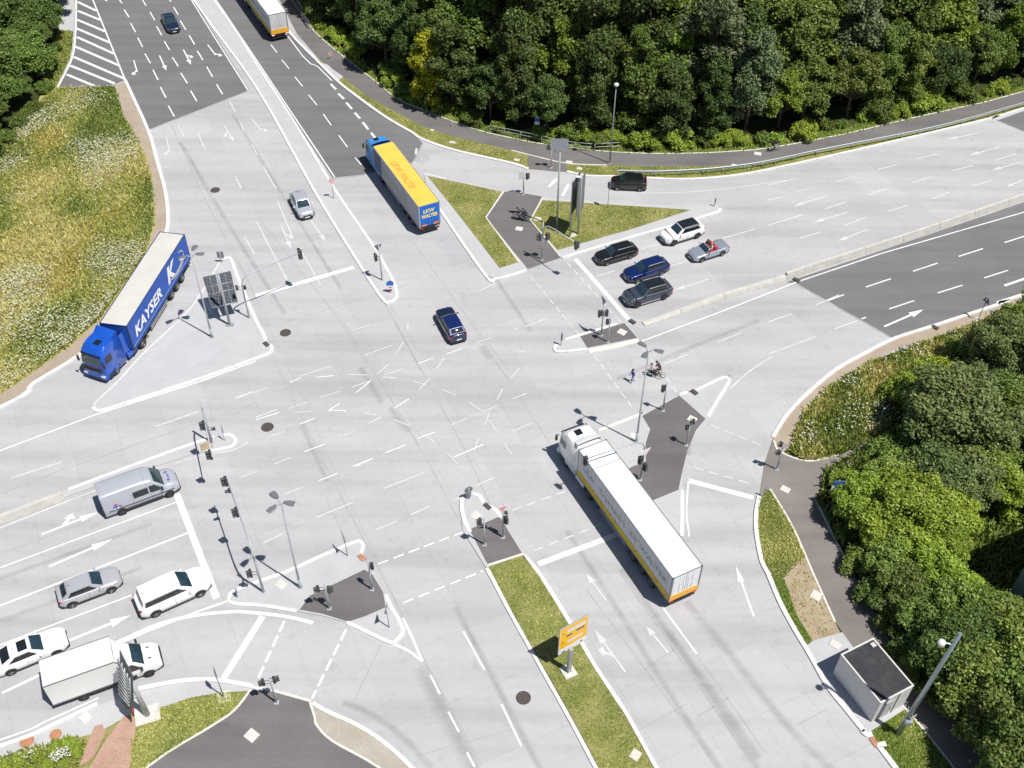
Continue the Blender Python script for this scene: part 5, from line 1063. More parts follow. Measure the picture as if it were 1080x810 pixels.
sig_post('traffic light mast with the longest overhead arm, near the white minivan', (278, 624.7), (264, 578), [(264.6, 604.6, 3, A_W, .95)], arm=(238, 502), arm_z=5.9, arm_heads=[(.94, 3, 1.1, .15, A_W), (.82, 1, 1.0, .3, A_W), (.5, 3, 1.1, .15, A_W)], signs=[(268, 588, 'tri', .9, A_W, YF, M_BACK)], r0=.1)
sig_post('traffic light post with one head at the front edge of the slip lane island', (392.5, 622), (388, 597), [(390.8, 596.5, 3, A_SE, .85)])
sig_post('pair of signal heads on one post at the left end of the slip lane island', (347.5, 642), (340.4, 615.5), [(335.6, 621, 2, A_W, 1), (344.2, 622, 3, A_E, .9)])
sig_post('signal post with two small dark heads at the mouth of the bottom asphalt path', (291.7, 741), (283.3, 715), [(277.8, 719.6, 2, A_W, 1), (288.9, 717, 2, A_E, 1)])
sig_post('signal post with one dark head on the small dark island above the grass strip', (511, 574.7), (510, 547), [(506.5, 550, 3, A_W, .9)])
sig_post('signal post with a red and white sign on the island above the grass strip', (530.4, 567), (530, 530), [(532.7, 548, 3, A_SE, 1), (532.4, 540.5, 1, A_SE, .8)], signs=[(530, 536, 'tri', .8, A_SE, pm('sign_pale_red', (.72, .32, .34), .4), WT)])
sig_post('slim signal post on the top corner of the dark brown island beside the lamp', (699, 433), (703.7, 404.6), [(699, 410, 3, A_E, .9)])
sig_post('signal post with two dark heads facing the turning lane on the dark brown island', (723.7, 469.5), (728, 441), [(726.3, 451, 2, A_E, .9), (731.5, 444.5, 2, A_W, .9)])
sig_post('signal mast with white triangle sign and an arm reaching over the white lorry', (675, 506), (679.3, 474), [(674.8, 485, 3, A_SE, 1), (679.7, 492, 3, A_SE, 1)], signs=[(680.5, 477, 'tri', 1.0, R(-60), pm('sign_triangle_white', (.8, .72, .72), .4), WT)], arm=(618, 484), arm_z=5.2, arm_heads=[(.985, 3, 1.1, .2, A_SE)])
sig_post('signal post with stacked dark heads where the right-hand footpath meets the turning lane', (819, 495), (823.9, 467), [(824, 468.5, 2, A_W, .9), (822.6, 477, 2, A_W, .9)], signs=[(828, 469, (.5, .5), 1, FC, pm('label_pinkish', (.7, .55, .55), .5), M_ALU)])
sig_post('signal post at the crossing of the cycle path behind the tall sign column', (581, 177), (582, 152), [(579, 155, 3, A_W, .9), (585, 156, 3, A_E, .9)])
sig_post('signal post at the top edge of the asphalt crossing on the triangular island', (552, 205), (551.2, 181), [(555.6, 186, 3, A_E, .9)], signs=[(549.5, 185, (.5, .9), 1, FC, WT, M_ALU)])
sig_post('traffic light mast with a short arm at the lower corner of the triangular grass island', (571.5, 274), (573.4, 234), [(569.3, 250, 3, A_W, 1), (576.6, 249.5, 3, A_E, 1)], arm=(609, 257), arm_z=4.9, arm_heads=[(.99, 3, 1.1, .25, A_E)])
sig_post('traffic light post with yield sign on the dark median tip by the grey SUV', (634, 354), (635.7, 319), [(632, 331, 3, A_E, .9), (640.2, 330, 3, A_W, .9)], signs=[(636.5, 318.5, 'tri', 1.0, A_E, YF, M_BACK)])
sig_post('short signal post with one dark head on the dark median tip beside a pale slab', (641, 361), (642.4, 332), [(641, 339.5, 2, A_E, 1)])

# --- sign posts
def sign_post(label, base, top, panels, cat='road sign', z=.05, r=.045, name='sign_post', grp=None, slab=None):
    rt, b = pole_root(name, label, cat, base, grp, z); h = height_at(b, top[1])
    m = MB(); m.tube([(0, 0, 0), (0, 0, h)], r, 8); m.box((0, 0, .02), (.24, .24, .04)); m.build('pole', M_STEEL, rt)
    if slab: m = MB(); m.box((0, 0, -.02), (slab, slab, .06), .4, bev=.01); m.build('footing', M_SLAB, rt)
    for (dx, zz, shp, s, fc, fr, bk) in panels:
        p = (dx + math.cos(fc) * .07, math.sin(fc) * .07, h - zz)
        sign_plate(rt, p, fc, 'rect' if isinstance(shp, tuple) else shp, s, fr, bk, w_=shp[0] if isinstance(shp, tuple) else None, h_=shp[1] if isinstance(shp, tuple) else None)
    return rt, b, h
sign_post('triangular yield sign seen from behind at the top corner of the slip lane island', (366.6, 586.4), (364.5, 566), [(0, .35, 'tri', 1.1, A_W, YF, M_BACK)])
sign_post('thin sign seen edge-on at the lower corner of the slip lane island', (410.4, 662), (407, 642), [(0, .4, 'tri', .9, R(172), YF, M_BACK)])
sign_post('narrow sign on a pale square footing in the dry grass beside the slip lane', (236, 735), (227, 706), [(-.05, .55, (.45, 1.1), 1, R(20), M_BACK, M_BACK)], z=.03, slab=.95)
rt, b, h = sign_post('round blue keep-right sign above a red and white beacon on the long median nose', (412, 308.5), (409.6, 296), [(0, .35, 'round', .78, R(-75), M_SBLUE, M_ALU), (0, 1.05, (.3, .6), 1, R(-75), M_RED, M_RED)])
k = MB(); k.box((0, -.14, .95), (.5, .03, .16)); k.box((.0, -.14, .65), (.5, .03, .16)); k.build('white_band', WT, rt)
sign_post('dark double sign seen from behind on the rounded nose above the grass strip', (494.8, 526.5), (496.3, 515), [(0, .3, 'round', .75, A_SE + math.pi, M_SBLUE, M_BACK), (0, .95, (.42, .62), 1, A_SE + math.pi, M_RED, M_BACK)])
sign_post('low dark sign seen edge-on at the very tip of the right median', (591.5, 364.5), (591.5, 351), [(0, .5, (.3, 1.0), 1, R(15), M_SBLUE, M_BACK)])
sign_post('blue sign with a white panel below it beside the footpath in front of the bushes', (876, 534), (887, 506), [(.05, .4, (.95, .62), 1, FC, M_SBLUE, M_ALU), (-.03, 1.05, (.95, .7), 1, FC, WT, M_ALU)], z=.05, slab=.5)
sign_post('small blue sign standing in the tall rough grass on the right', (927, 446), (931, 430), [(0, .35, (.55, .6), 1, R(-45), M_SBLUE, M_ALU)])
sign_post('triangular warning sign on the verge of the right asphalt road', (1031.7, 337), (1038.5, 312), [(0, .45, 'triup', 1.05, R(20), WT, M_BACK)], slab=.7)
rt, b, h = sign_post('blue sign among the trees behind the railing of the cycle path', (566, 142), (566, 122), [(0, .35, (.62, .7), 1, FC, M_SBLUE, M_ALU), (0, 1.0, (.62, .42), 1, FC, WT, M_ALU)])
sign_post('thin sign seen edge-on at the narrow end of the triangular grass island', (753.2, 218), (753.4, 208.5), [(0, .4, (.16, .8), 1, R(-20), M_BACK, M_BACK)])
sign_post('slim sign post on the triangular grass island below the black minivan', (640.7, 220), (641, 190), [(0, .35, 'round', .6, R(2), M_BACK, M_BACK), (0, 1.0, 'round', .6, R(2), M_BACK, M_BACK)], r=.035)
sign_post('round red and white sign on the long median near the silver car', (352, 209), (350, 188), [(0, .3, 'round', .7, R(-70), pm('sign_pale_red_round', (.75, .45, .45), .4), M_ALU)], z=.1)
sign_post('small round red and white sign on the cycle path under the trees', (349, 62), (350, 55), [(0, .2, 'round', .7, FC, pm('sign_pale_red_round', (.75, .45, .45), .4), M_ALU)])
sign_post('tiny pale red marker beside the cycle path', (477, 133), (477, 128), [(0, .15, 'triup', .45, FC, pm('sign_pale_red_round', (.75, .45, .45), .4), M_ALU)])
sign_post('dark sign seen from behind at the pointed top of the solar panel island', (234, 277), (232, 266), [(0, .4, (.68, .8), 1, R(95), WT, M_BACK)], r=.05)
sign_post('low dark sign at the left tip of the slip lane island', (250.5, 630), (247, 620.5), [(0, .4, (.4, .5), 1, R(15), M_SBLUE, M_BACK)])
sign_post('thin marker post on the right end of the left median nose', (237, 465), (233, 449), [(0, .5, (.12, .9), 1, R(15), M_BACK, M_BACK)], r=.035)
sign_post('low marker post where the footpath meets the turning lane', (804.4, 523.5), (802.5, 513), [(0, .4, (.12, .7), 1, R(15), M_BACK, M_BACK)], r=.035)
sign_post('white delineator post beside the guard rail', (861, 161.5), (861, 157), [(0, .2, (.12, .4), 1, FC, WT, WT)], r=.05)
# tall mast with a grey panel on the triangular island
r, b = pole_root('sign_mast', 'tall slim mast with a flat grey panel on top on the triangular grass island', 'mast', (587, 240.5), z=.12); h = height_at(b, 145)
shaft(r, h - 1.0, .11, .08, M_STEEL); sign_plate(r, (-.05, -.1, h - .8), FC, 'rect', 1, pm('panel_pale_grey', (.36, .37, .41), .35, .3), M_BACK, 'panel', 1.75, 1.45)
k = MB(); k.tube([(0, 0, h - 2.0), (0, 0, h - .3)], .06, 6); k.box((0, .02, h - .4), (1.5, .06, .06)); k.box((0, .02, h - 1.2), (1.5, .06, .06)); k.build('panel_frame', M_STEEL, r)
# tall dark direction column
r, b = pole_root('direction_sign', 'tall dark direction sign seen edge-on on two posts, on the triangular grass island', 'road sign', (601, 249.5), z=.12); h = height_at(b, 190)
k = MB()
for x, y in ((0, 0), (.9, .55)): k.tube([(x, y, 0), (x, y, h)], .11, 10)
k.build('post', M_STEEL, r)
k = MB(); k.box((.95, .6, h - 2.3), (2.3, .1, 4.4), R(68), bev=.02); k.build('sign_panel', M_BACK, r)
k = MB(); k.box((.42, .78, h - 2.2), (2.2, .08, 4.2), R(68), bev=.02); k.build('sign_panel', pm('panel_dark', (.05, .055, .065), .5), r)
k = MB(); k.box((.62, .62, h + .02), (.5, .34, .05)); k.build('cap', WT, r)
k = MB(); k.box((.3, .2, -.0), (.9, .6, .06), R(30)); k.build('footing', M_SLAB, r)
# yellow direction board on the grass strip
r, b = pole_root('direction_board', 'large yellow direction board with white inlays on a short pillar in the grass strip', 'road sign', (599.8, 708), z=.13)
zt = height_at(b, 657); k = MB(); k.box((0, 0, 1.6), (.3, .3, 3.2), R(28), bev=.03); k.build('pillar', M_ALU, r); k = MB(); k.box((0, .0, -.0), (1.0, 1.1, .08), R(28)); k.build('footing', M_SLAB, r)
BL, BR = np.array(G(588.3, 691.0, 2.1)), np.array(G(617.2, 674.5, 2.1)); d_ = (BR - BL)[:2]; L_ = np.linalg.norm(d_); fy = math.atan2(d_[1], d_[0]); mid = (BL + BR) / 2
hb = 3.3
for _ in range(30):
    t_ = PX((mid[0], mid[1], 2.1 + hb)); hb += (t_[1] - 656.3) * .02
bd = thing('board', None, None, (mid[0] - b[0], mid[1] - b[1], 2.1 - b[2]), fy); bd.parent = r
def bquad(m, x0, x1, z0, z1, y, mi): m.add([(x0, y, z0), (x1, y, z0), (x1, y, z1), (x0, y, z1)], [(0, 1, 2, 3)], mi)
k = MB(); k.box((0, 0, hb / 2), (L_, .1, hb), bev=.02); wb_ = k.build('white_backboard', [M_ALU], r)
k = MB(); X = L_ / 2
bquad(k, -X, X, 0, hb * .2, -.056, 1); bquad(k, -X, X, hb * .2, hb, -.056, 0)
for x0, x1, z0, z1, mi in [(-.45, .84, .74, .86, 1), (-.5, -.08, .585, .65, 2), (.22, .8, .61, .68, 2), (-.4, .72, .33, .42, 1), (-.95, .95, .985, .995, 1), (-.97, .97, .83, .838, 1), (-.97, -.94, .22, .99, 1)]: bquad(k, x0 * X, x1 * X, z0 * hb, z1 * hb, -.060, mi)
for x, z in ((-.72, .76), (-.74, .42)):
    k.add([((x - .05) * X, -.061, (z) * hb), ((x + .06) * X, -.061, (z - .02) * hb), ((x + .06) * X, -.061, (z + .035) * hb), (x * X, -.061, (z + .05) * hb)], [(0, 1, 2, 3)], 3)
for i, (x0, x1, z) in enumerate([(-.4, -.1, .79), (.0, .32, .79), (.4, .78, .79), (-.34, .1, .365), (.2, .62, .365)]): bquad(k, x0 * X, x1 * X, z * hb, (z + .022) * hb, -.063, 4)
bquad(k, .6 * X, .72 * X, .05 * hb, .12 * hb, -.061, 2)
k.build('yellow_face', [pm('board_yellow', (.92, .50, .01), .45, 0, .04), WT, pm('board_blue', (.04, .10, .22), .4), pm('board_brown', (.25, .12, .02), .4), pm('board_pink', (.72, .5, .42), .5)], r)
for o in [x for x in kids(r) if x.name.startswith(('white_backboard', 'yellow_face'))]: o.location = bd.location; o.rotation_euler = bd.rotation_euler
bpy.data.objects.remove(bd)
# sign gantry at the bottom left
r, b = pole_root('sign_gantry', 'large road sign seen edge-on from behind on a grey lattice frame beside the box truck', 'road sign', (155.6, 754), z=.03)
k = MB(); k.box((0, 0, .02), (1.75, 1.4, .1), R(20)); k.build('footing', M_SLAB, r)
k = MB(); k.tube([(0, 0, 0), (0, 0, 4.6)], .22, 12, 0, .16); k.build('post', M_STEEL, r)
gq = [Vector(local_at(r, b, q_, z_)) for q_, z_ in (((127.8, 744), 1.9), ((140.7, 755), 1.9), ((139, 712), 5.6), ((126, 686), 6.4))]
gn = (gq[1] - gq[0]).cross(gq[3] - gq[0]).normalized(); gn = gn if gn.dot(Vector(tuple(CAM - b))) > 0 else -gn
k = MB(); k.add([tuple(p) for p in gq] + [tuple(p - gn * .08) for p in gq], [(0, 1, 2, 3), (7, 6, 5, 4), (0, 4, 5, 1), (1, 5, 6, 2), (2, 6, 7, 3), (3, 7, 4, 0)]); k.build('sign_panel', pm('panel_dark_grey', (.10, .11, .12), .5), r)
def GQ(u, v, o): return tuple((gq[0] * (1 - u) + gq[1] * u) * (1 - v) + (gq[3] * (1 - u) + gq[2] * u) * v + gn * o)
k = MB()
for u in (.1, .32, .54, .76, .95): k.tube([GQ(u, .25, .14), GQ(u, .93, .14)], .06, 4)
for v in np.linspace(.28, .9, 9): k.tube([GQ(.05, v, .26), GQ(.98, v, .26)], .05, 4)
k.build('lattice', M_ALU, r)
for z_, v_ in ((4.3, .6), (3.0, .3)): k = MB(); k.tube([(0, 0, z_), GQ(.8, v_, .3)], .11, 8); k.build('bracket', M_STEEL, r)
k = MB(); k.tube([GQ(1.0, .0, .03), GQ(1.0, .2, .03)], .06, 4); k.build('red_edge', pm('edge_red', (.4, .05, .05), .4), r)
# solar panel
r, b = pole_root('solar_panel', 'two-winged solar panel on a single post on the left island', 'solar panel', (242.5, 342.7), z=.12)
zc = 3.1; pc = [np.array(local_at(r, b, p, z)) for p, z in (((214, 292.5), 4.0), ((243.2, 285.8), 4.0), ((250.7, 318.2), 2.1), ((223.2, 324.2), 2.1))]
a_, b_, c_, d_ = [Vector(p) for p in pc]; hgt = (a_ + b_ + c_ + d_) / 4; nrm = (d_ - a_).cross(b_ - a_).normalized(); nrm = nrm if nrm.z > 0 else -nrm
cellm, nt, bs_ = nodes('solar_cells'); br2 = nd(nt, 'ShaderNodeTexBrick'); br2.offset = 0; br2.inputs['Scale'].default_value = 1; br2.inputs['Brick Width'].default_value = .3; br2.inputs['Row Height'].default_value = .3; br2.inputs['Mortar Size'].default_value = .02
br2.inputs['Color1'].default_value = (.022, .03, .045, 1); br2.inputs['Color2'].default_value = (.03, .04, .058, 1); br2.inputs['Mortar'].default_value = (.10, .11, .13, 1); nt.links.new(objvec(nt), br2.inputs['Vector']); nt.links.new(br2.outputs['Color'], bs_.inputs['Base Color']); bs_.inputs['Roughness'].default_value = .4; bs_.inputs['Specular IOR Level'].default_value = .12
for u0, u1 in ((0, .45), (.55, 1)):
    for v0, v1 in ((0, .32), (.35, .56), (.59, 1)):
        for q0, q1 in ((.02, .49), (.51, .98)):
            U0, U1 = u0 + (u1 - u0) * q0, u0 + (u1 - u0) * q1
            P_ = lambda u, v: (a_ * (1 - u) + b_ * u) * (1 - v) + (d_ * (1 - u) + c_ * u) * v
            k = MB(); t4 = [P_(U0, v0), P_(U1, v0), P_(U1, v1), P_(U0, v1)]; k.add([tuple(p) for p in t4] + [tuple(p - nrm * .05) for p in t4], [(0, 1, 2, 3), (7, 6, 5, 4), (0, 4, 5, 1), (1, 5, 6, 2), (2, 6, 7, 3), (3, 7, 4, 0)]); k.build('cell_panel', cellm, r)
k = MB()
for v in (.0, .335, .575, 1.0): k.tube([tuple(P_(0, v) - nrm * .05), tuple(P_(1, v) - nrm * .05)], .045, 6)
for u in (0, .45, .55, 1): k.tube([tuple(P_(u, 0) - nrm * .07), tuple(P_(u, 1) - nrm * .07)], .03, 5)
k.tube([tuple(P_(0, 1.0) + nrm * .02 + Vector((0, 0, -.05))), tuple(P_(1, 1.0) + nrm * .02 + Vector((0, 0, -.05)))], .06, 6)
k.build('frame', M_ALU, r)
tp = height_at(b, 289); k = MB(); k.tube([(0, 0, 0), (0, 0, tp)], .13, 10); k.box((0, 0, .03), (.8, .5, .08)); k.tube([(0, 0, 3.0), tuple((a_ + b_ + c_ + d_) / 4 - nrm * .08)], .09, 6); k.build('pole', M_ALU, r)

# --- guard rail, railings
def rail_line(name, label, cat, px, z, tubes, r_, post_step, post_r, beam=None, mat=M_STEEL):
    pts = [Vector((*p, 0)) for p in smooth2(W2(px), 6)]; c0 = pts[0]; rt = thing(name, label, cat, (c0.x, c0.y, z))
    loc = [p - c0 for p in pts]
    if beam:
        k = MB(); zs_ = beam; vs = []; fs = []
        prof = [(0, zs_[0]), (.06, zs_[0] + .05), (.06, zs_[0] + .1), (.01, (zs_[0] + zs_[1]) / 2), (.06, zs_[1] - .1), (.06, zs_[1] - .05), (0, zs_[1]), (.10, zs_[1] + .01), (.14, zs_[1] - .02)]
        for i, p in enumerate(loc):
            t = (loc[min(i + 1, len(loc) - 1)] - loc[max(i - 1, 0)]).normalized(); n = Vector((t.y, -t.x, 0))
            vs += [tuple(p - n * (a - .08) * -1 + Vector((0, 0, zz))) for a, zz in prof]
        q = len(prof)
        for i in range(len(loc) - 1): fs += [(i * q + j, (i + 1) * q + j, (i + 1) * q + j + 1, i * q + j + 1) for j in range(q - 1)]
        k.add(vs, fs); k.build('beam', mat, rt)
    for zz in tubes: k = MB(); k.tube([tuple(p + Vector((0, 0, zz))) for p in loc], r_, 6); k.build('rail', mat, rt)
    acc = post_step
    for a, bb in zip(loc, loc[1:]):
        L = (bb - a).length; acc += L
        if acc >= post_step: acc = 0; k = MB(); k.tube([tuple(a), tuple(a + Vector((0, 0, max(list(tubes) + [beam[1] if beam else 0]))))], post_r, 6); k.build('post', mat, rt)
    return rt
rail_line('guard_rail', 'long galvanised steel guard rail curving between the cycle path and the turning lane', 'guard rail', [(651, 185.6), (691, 186.2), (741.5, 183.8), (779.3, 179.8), (809.5, 175), (860.4, 164), (885.6, 159), (986.3, 138.6), (1079.5, 113.3), (1250, 64), (1400, 20)], .03, [], .05, 2.1, .06, beam=(.42, .78))
rail_line('pedestrian_railing', 'silver tubular railing on the woodland side of the cycle path, left stretch', 'railing', [(516, 140), (540, 144.5), (568.5, 150.5)], .03, (.55, 1.0), .035, 1.9, .04)
rail_line('pedestrian_railing', 'silver tubular railing on the woodland side of the cycle path behind the grey panel mast', 'railing', [(571, 151), (597, 156.5), (624, 159.5)], .03, (.55, 1.0), .035, 1.9, .04)
rail_line('pedestrian_railing', 'silver tubular railing on the woodland side of the cycle path ending beside the slim lamp', 'railing', [(627, 159.5), (653.5, 158)], .03, (.55, 1.0), .035, 1.7, .04)
rail_line('pedestrian_railing', 'dark steel railing beside the path under the trees at the top', 'railing', [(301, -4), (313, 12), (327, 31)], .03, (.4, .75, 1.1), .035, 1.2, .04, mat=M_BACK)

# --- covers and slabs
IRON = [((227, 200.5), .5, 'dark round manhole cover in the lanes coming from the top left'), ((301, 351), .5, 'dark round manhole cover beside the tip of the solar panel island'), ((282, 450.5), .52, 'dark round manhole cover right of the left median nose'), ((552, 736), .5, 'dark round manhole cover beside the grass strip')]
for (x, y), rr, lb in IRON:
    p = G(x, y); t = thing('manhole_cover', lb, 'manhole cover', (p[0], p[1], .006)); k = MB(); k.disc((0, 0, 0), rr, n=28, th=.008); k.build('lid', M_IRON, t)
    k = MB(); k.tube([((rr + .02) * math.cos(a), (rr + .02) * math.sin(a), .004) for a in np.linspace(0, 2 * math.pi, 29)], .035, 5, caps=False); k.build('rim_ring', M_IRON, t)
for (x, y), lb in [((28.5, 782), 'round rust-brown cover on the pavement at the lower left edge'), ((58.9, 775), 'rust-brown cover half covered by soil beside the green shrubs')]:
    p = G(x, y); o = MB().disc((0, 0, 0), .5 if x < 40 else .42, n=26, th=.03).build('manhole_cover', M_RUST); o.location = (p[0], p[1], .035); tag(o, lb, 'manhole cover')
SL = [((545, 169), .8, .55, 'pale slab in the grass left of the cycle path crossing'), ((600, 171.5), .95, .7, 'pale slab at the right edge of the cycle path crossing'), ((611, 178), .75, .6, 'pale slab in the grass just below the cycle path'), ((547.5, 242), .95, .8, 'pale slab on the asphalt crossing of the triangular island'),
      ((567, 232), .95, .8, 'pale slab at the corner of the triangular grass patch'), ((656, 351), 1.0, .9, 'pale slab on the dark median tip'), ((502, 544.5), .95, .9, 'pale slab on the concrete nose above the grass strip'), ((296.5, 617), .95, .85, 'pale rounded slab beside the tall lamp on the slip lane island'),
      ((730, 442.5), .95, .85, 'pale slab under the signal heads on the dark brown island'), ((668, 460), .8, .7, 'pale slab at the foot of the tall lamp near the white lorry'), ((828, 516.5), .95, .75, 'pale slab on the worn footpath at the right'), ((670, 797), .8, .9, 'pale slab in the grass strip at the bottom'),
      ((860.5, 628.5), .95, 1.0, 'pale slab in the bare soil beside the footpath'), ((880.5, 680), .95, .75, 'pale slab on the forecourt of the hut'), ((265.5, 776), 1.05, .95, 'pale rounded slab on the bottom asphalt path'), ((90, 757), .95, .85, 'pale slab on the pavement at the lower left'), ((799, 162.5), 1.0, .8, 'pale slab on the cycle path near the cyclist'),
      ((774, 174.5), .7, .5, 'small pale slab in the grass beside the guard rail'), ((477, 150.5), .9, .5, 'pale slab in the grass strip below the cycle path'), ((455.5, 137.5), .55, .4, 'small pale slab at the edge of the cycle path'), ((217, 200.5), 0, 0, '')]
for (x, y), a, c_, lb in SL:
    if a <= 0: continue
    p = G(x, y); o = MB().box((0, 0, 0), (a * .85, c_ * .85, .1), bev=.02).build('cover_slab', M_SLAB); zz = .12 if 'triangular grass patch' in lb or 'grass strip at the bottom' in lb else (.085 if any(q in lb for q in ('triangular', 'median tip', 'nose', 'slip lane')) else .045)
    o.location = (p[0], p[1], zz + (.0)); o.rotation_euler = (0, 0, AZ1 + (.9 if y < 250 else .5)); tag(o, lb, 'slab')
GR = [((514, 535), 'small drain box at the rounded nose above the grass strip'), ((381.5, 589), 'small rusty drain box at the corner of the slip lane island'), ((667, 340), 'small drain box at the head of the low divider'), ((732, 414.5), 'small drain box at the edge of the dark brown island'), ((281, 364), 'small drain box at the tip of the solar panel island'), ((922, 783), 'rusty drain trough in the kerb below the hut'), ((822, 671), ''), ((840, 296), 'small dark drain box beside the asphalt edge at the divider'), ((986, 346), 'grey drain plate in the gravel verge of the right road')]
for (x, y), lb in GR:
    if not lb: continue
    p = G(x, y); o = MB().box((0, 0, 0), (.75, .42, .07), bev=.015).build('drain_box', M_RUST if 'rusty' in lb else M_IRON); o.location = (p[0], p[1], .14 if 'kerb below' not in lb else .05); o.rotation_euler = (0, 0, AZ1 if 'hut' in lb else AZ1 + .3); tag(o, lb, 'drain')

# --- hut and the building at the right edge
fl = [np.array(G(*p, 2.75)) for p in ((886.8, 690.4), (920.8, 673.5), (964, 723.9), (928.4, 742))]
c = sum(fl) / 4; e1 = (fl[3] - fl[0] + fl[2] - fl[1]) / 2; e2 = (fl[1] - fl[0] + fl[2] - fl[3]) / 2; yaw = math.atan2(e1[1], e1[0]); Lh, Wh = np.linalg.norm(e1[:2]), np.linalg.norm(e2[:2])
r = thing('utility_hut', 'pale grey flat-roofed hut with a dark roof beside the turning lane', 'hut', (c[0], c[1], .034), yaw)
m = MB(); m.box((0, 0, 1.36), (Lh, Wh, 2.72), bev=.02); wl = m.build('wall', pm('hut_wall', (.60, .59, .595), .85, 0, .08), r)
m = MB()
for s in (1, -1): m.box((0, s * (Wh / 2 - .04), 2.74), (Lh + .04, .12, .12)); m.box((s * (Lh / 2 - .04), 0, 2.742), (.12, Wh + .036, .12))
m.build('roof_edge', pm('roof_edge_pale', (.6, .58, .55), .8), r)
rb = patchy('roofing_felt', [(.3, (.035, .036, .04)), (.7, (.065, .065, .068))], .4, [(.3, (.7, .7, .7)), (.7, (1.3, 1.3, 1.3))], 2.5, .9, bump=.3)
m = MB(); m.box((0, 0, 2.735), (Lh - .1, Wh - .1, .03)); ro = m.build('roof', rb, r)
m = MB(); m.box((Lh / 2 + .02, -.55, 1.1), (.05, .95, 2.05), bev=.01); d_ = m.build('door', pm('hut_door', (.46, .46, .48), .6), r); m = MB(); m.box((Lh / 2 + .06, -.2, 1.05), (.05, .04, .16)); m.build('handle', M_DARK, d_)
m = MB(); m.box((-Lh / 2 + .45, Wh / 2 - .4, 2.8), (.35, .35, .14), bev=.03); m.build('roof_vent', M_SLAB, r)
m = MB(); m.box((Lh / 2 + .03, .28, 1.36), (.05, .04, 2.7)); m.build('downpipe', M_BACK, r)
a = G(1063, 627)
r = thing('building', 'grey-blue building corner just showing at the right edge among the bushes', 'building', (a[0], a[1], 0), AZ2)
m = MB(); m.box((11, -13, 5.0), (22, 26, 10.0)); m.build('wall', pm('facade_blue_grey', (.30, .36, .42), .6, 0, .06), r)
m = MB(); m.box((11, -13, 10.13), (22.3, 26.3, .25)); m.build('roof', pm('flat_roof_grey', (.25, .25, .26), .9), r)
for i in range(7): m = MB(); m.box((0, -3 - i * 3.4, 6.2), (.08, 1.5, 1.5)); w_ = m.build('window', M_GLASS, r); m = MB(); m.box((-.05, -3 - i * 3.4, 5.4), (.14, 1.7, .08)); m.build('sill', M_ALU, w_)

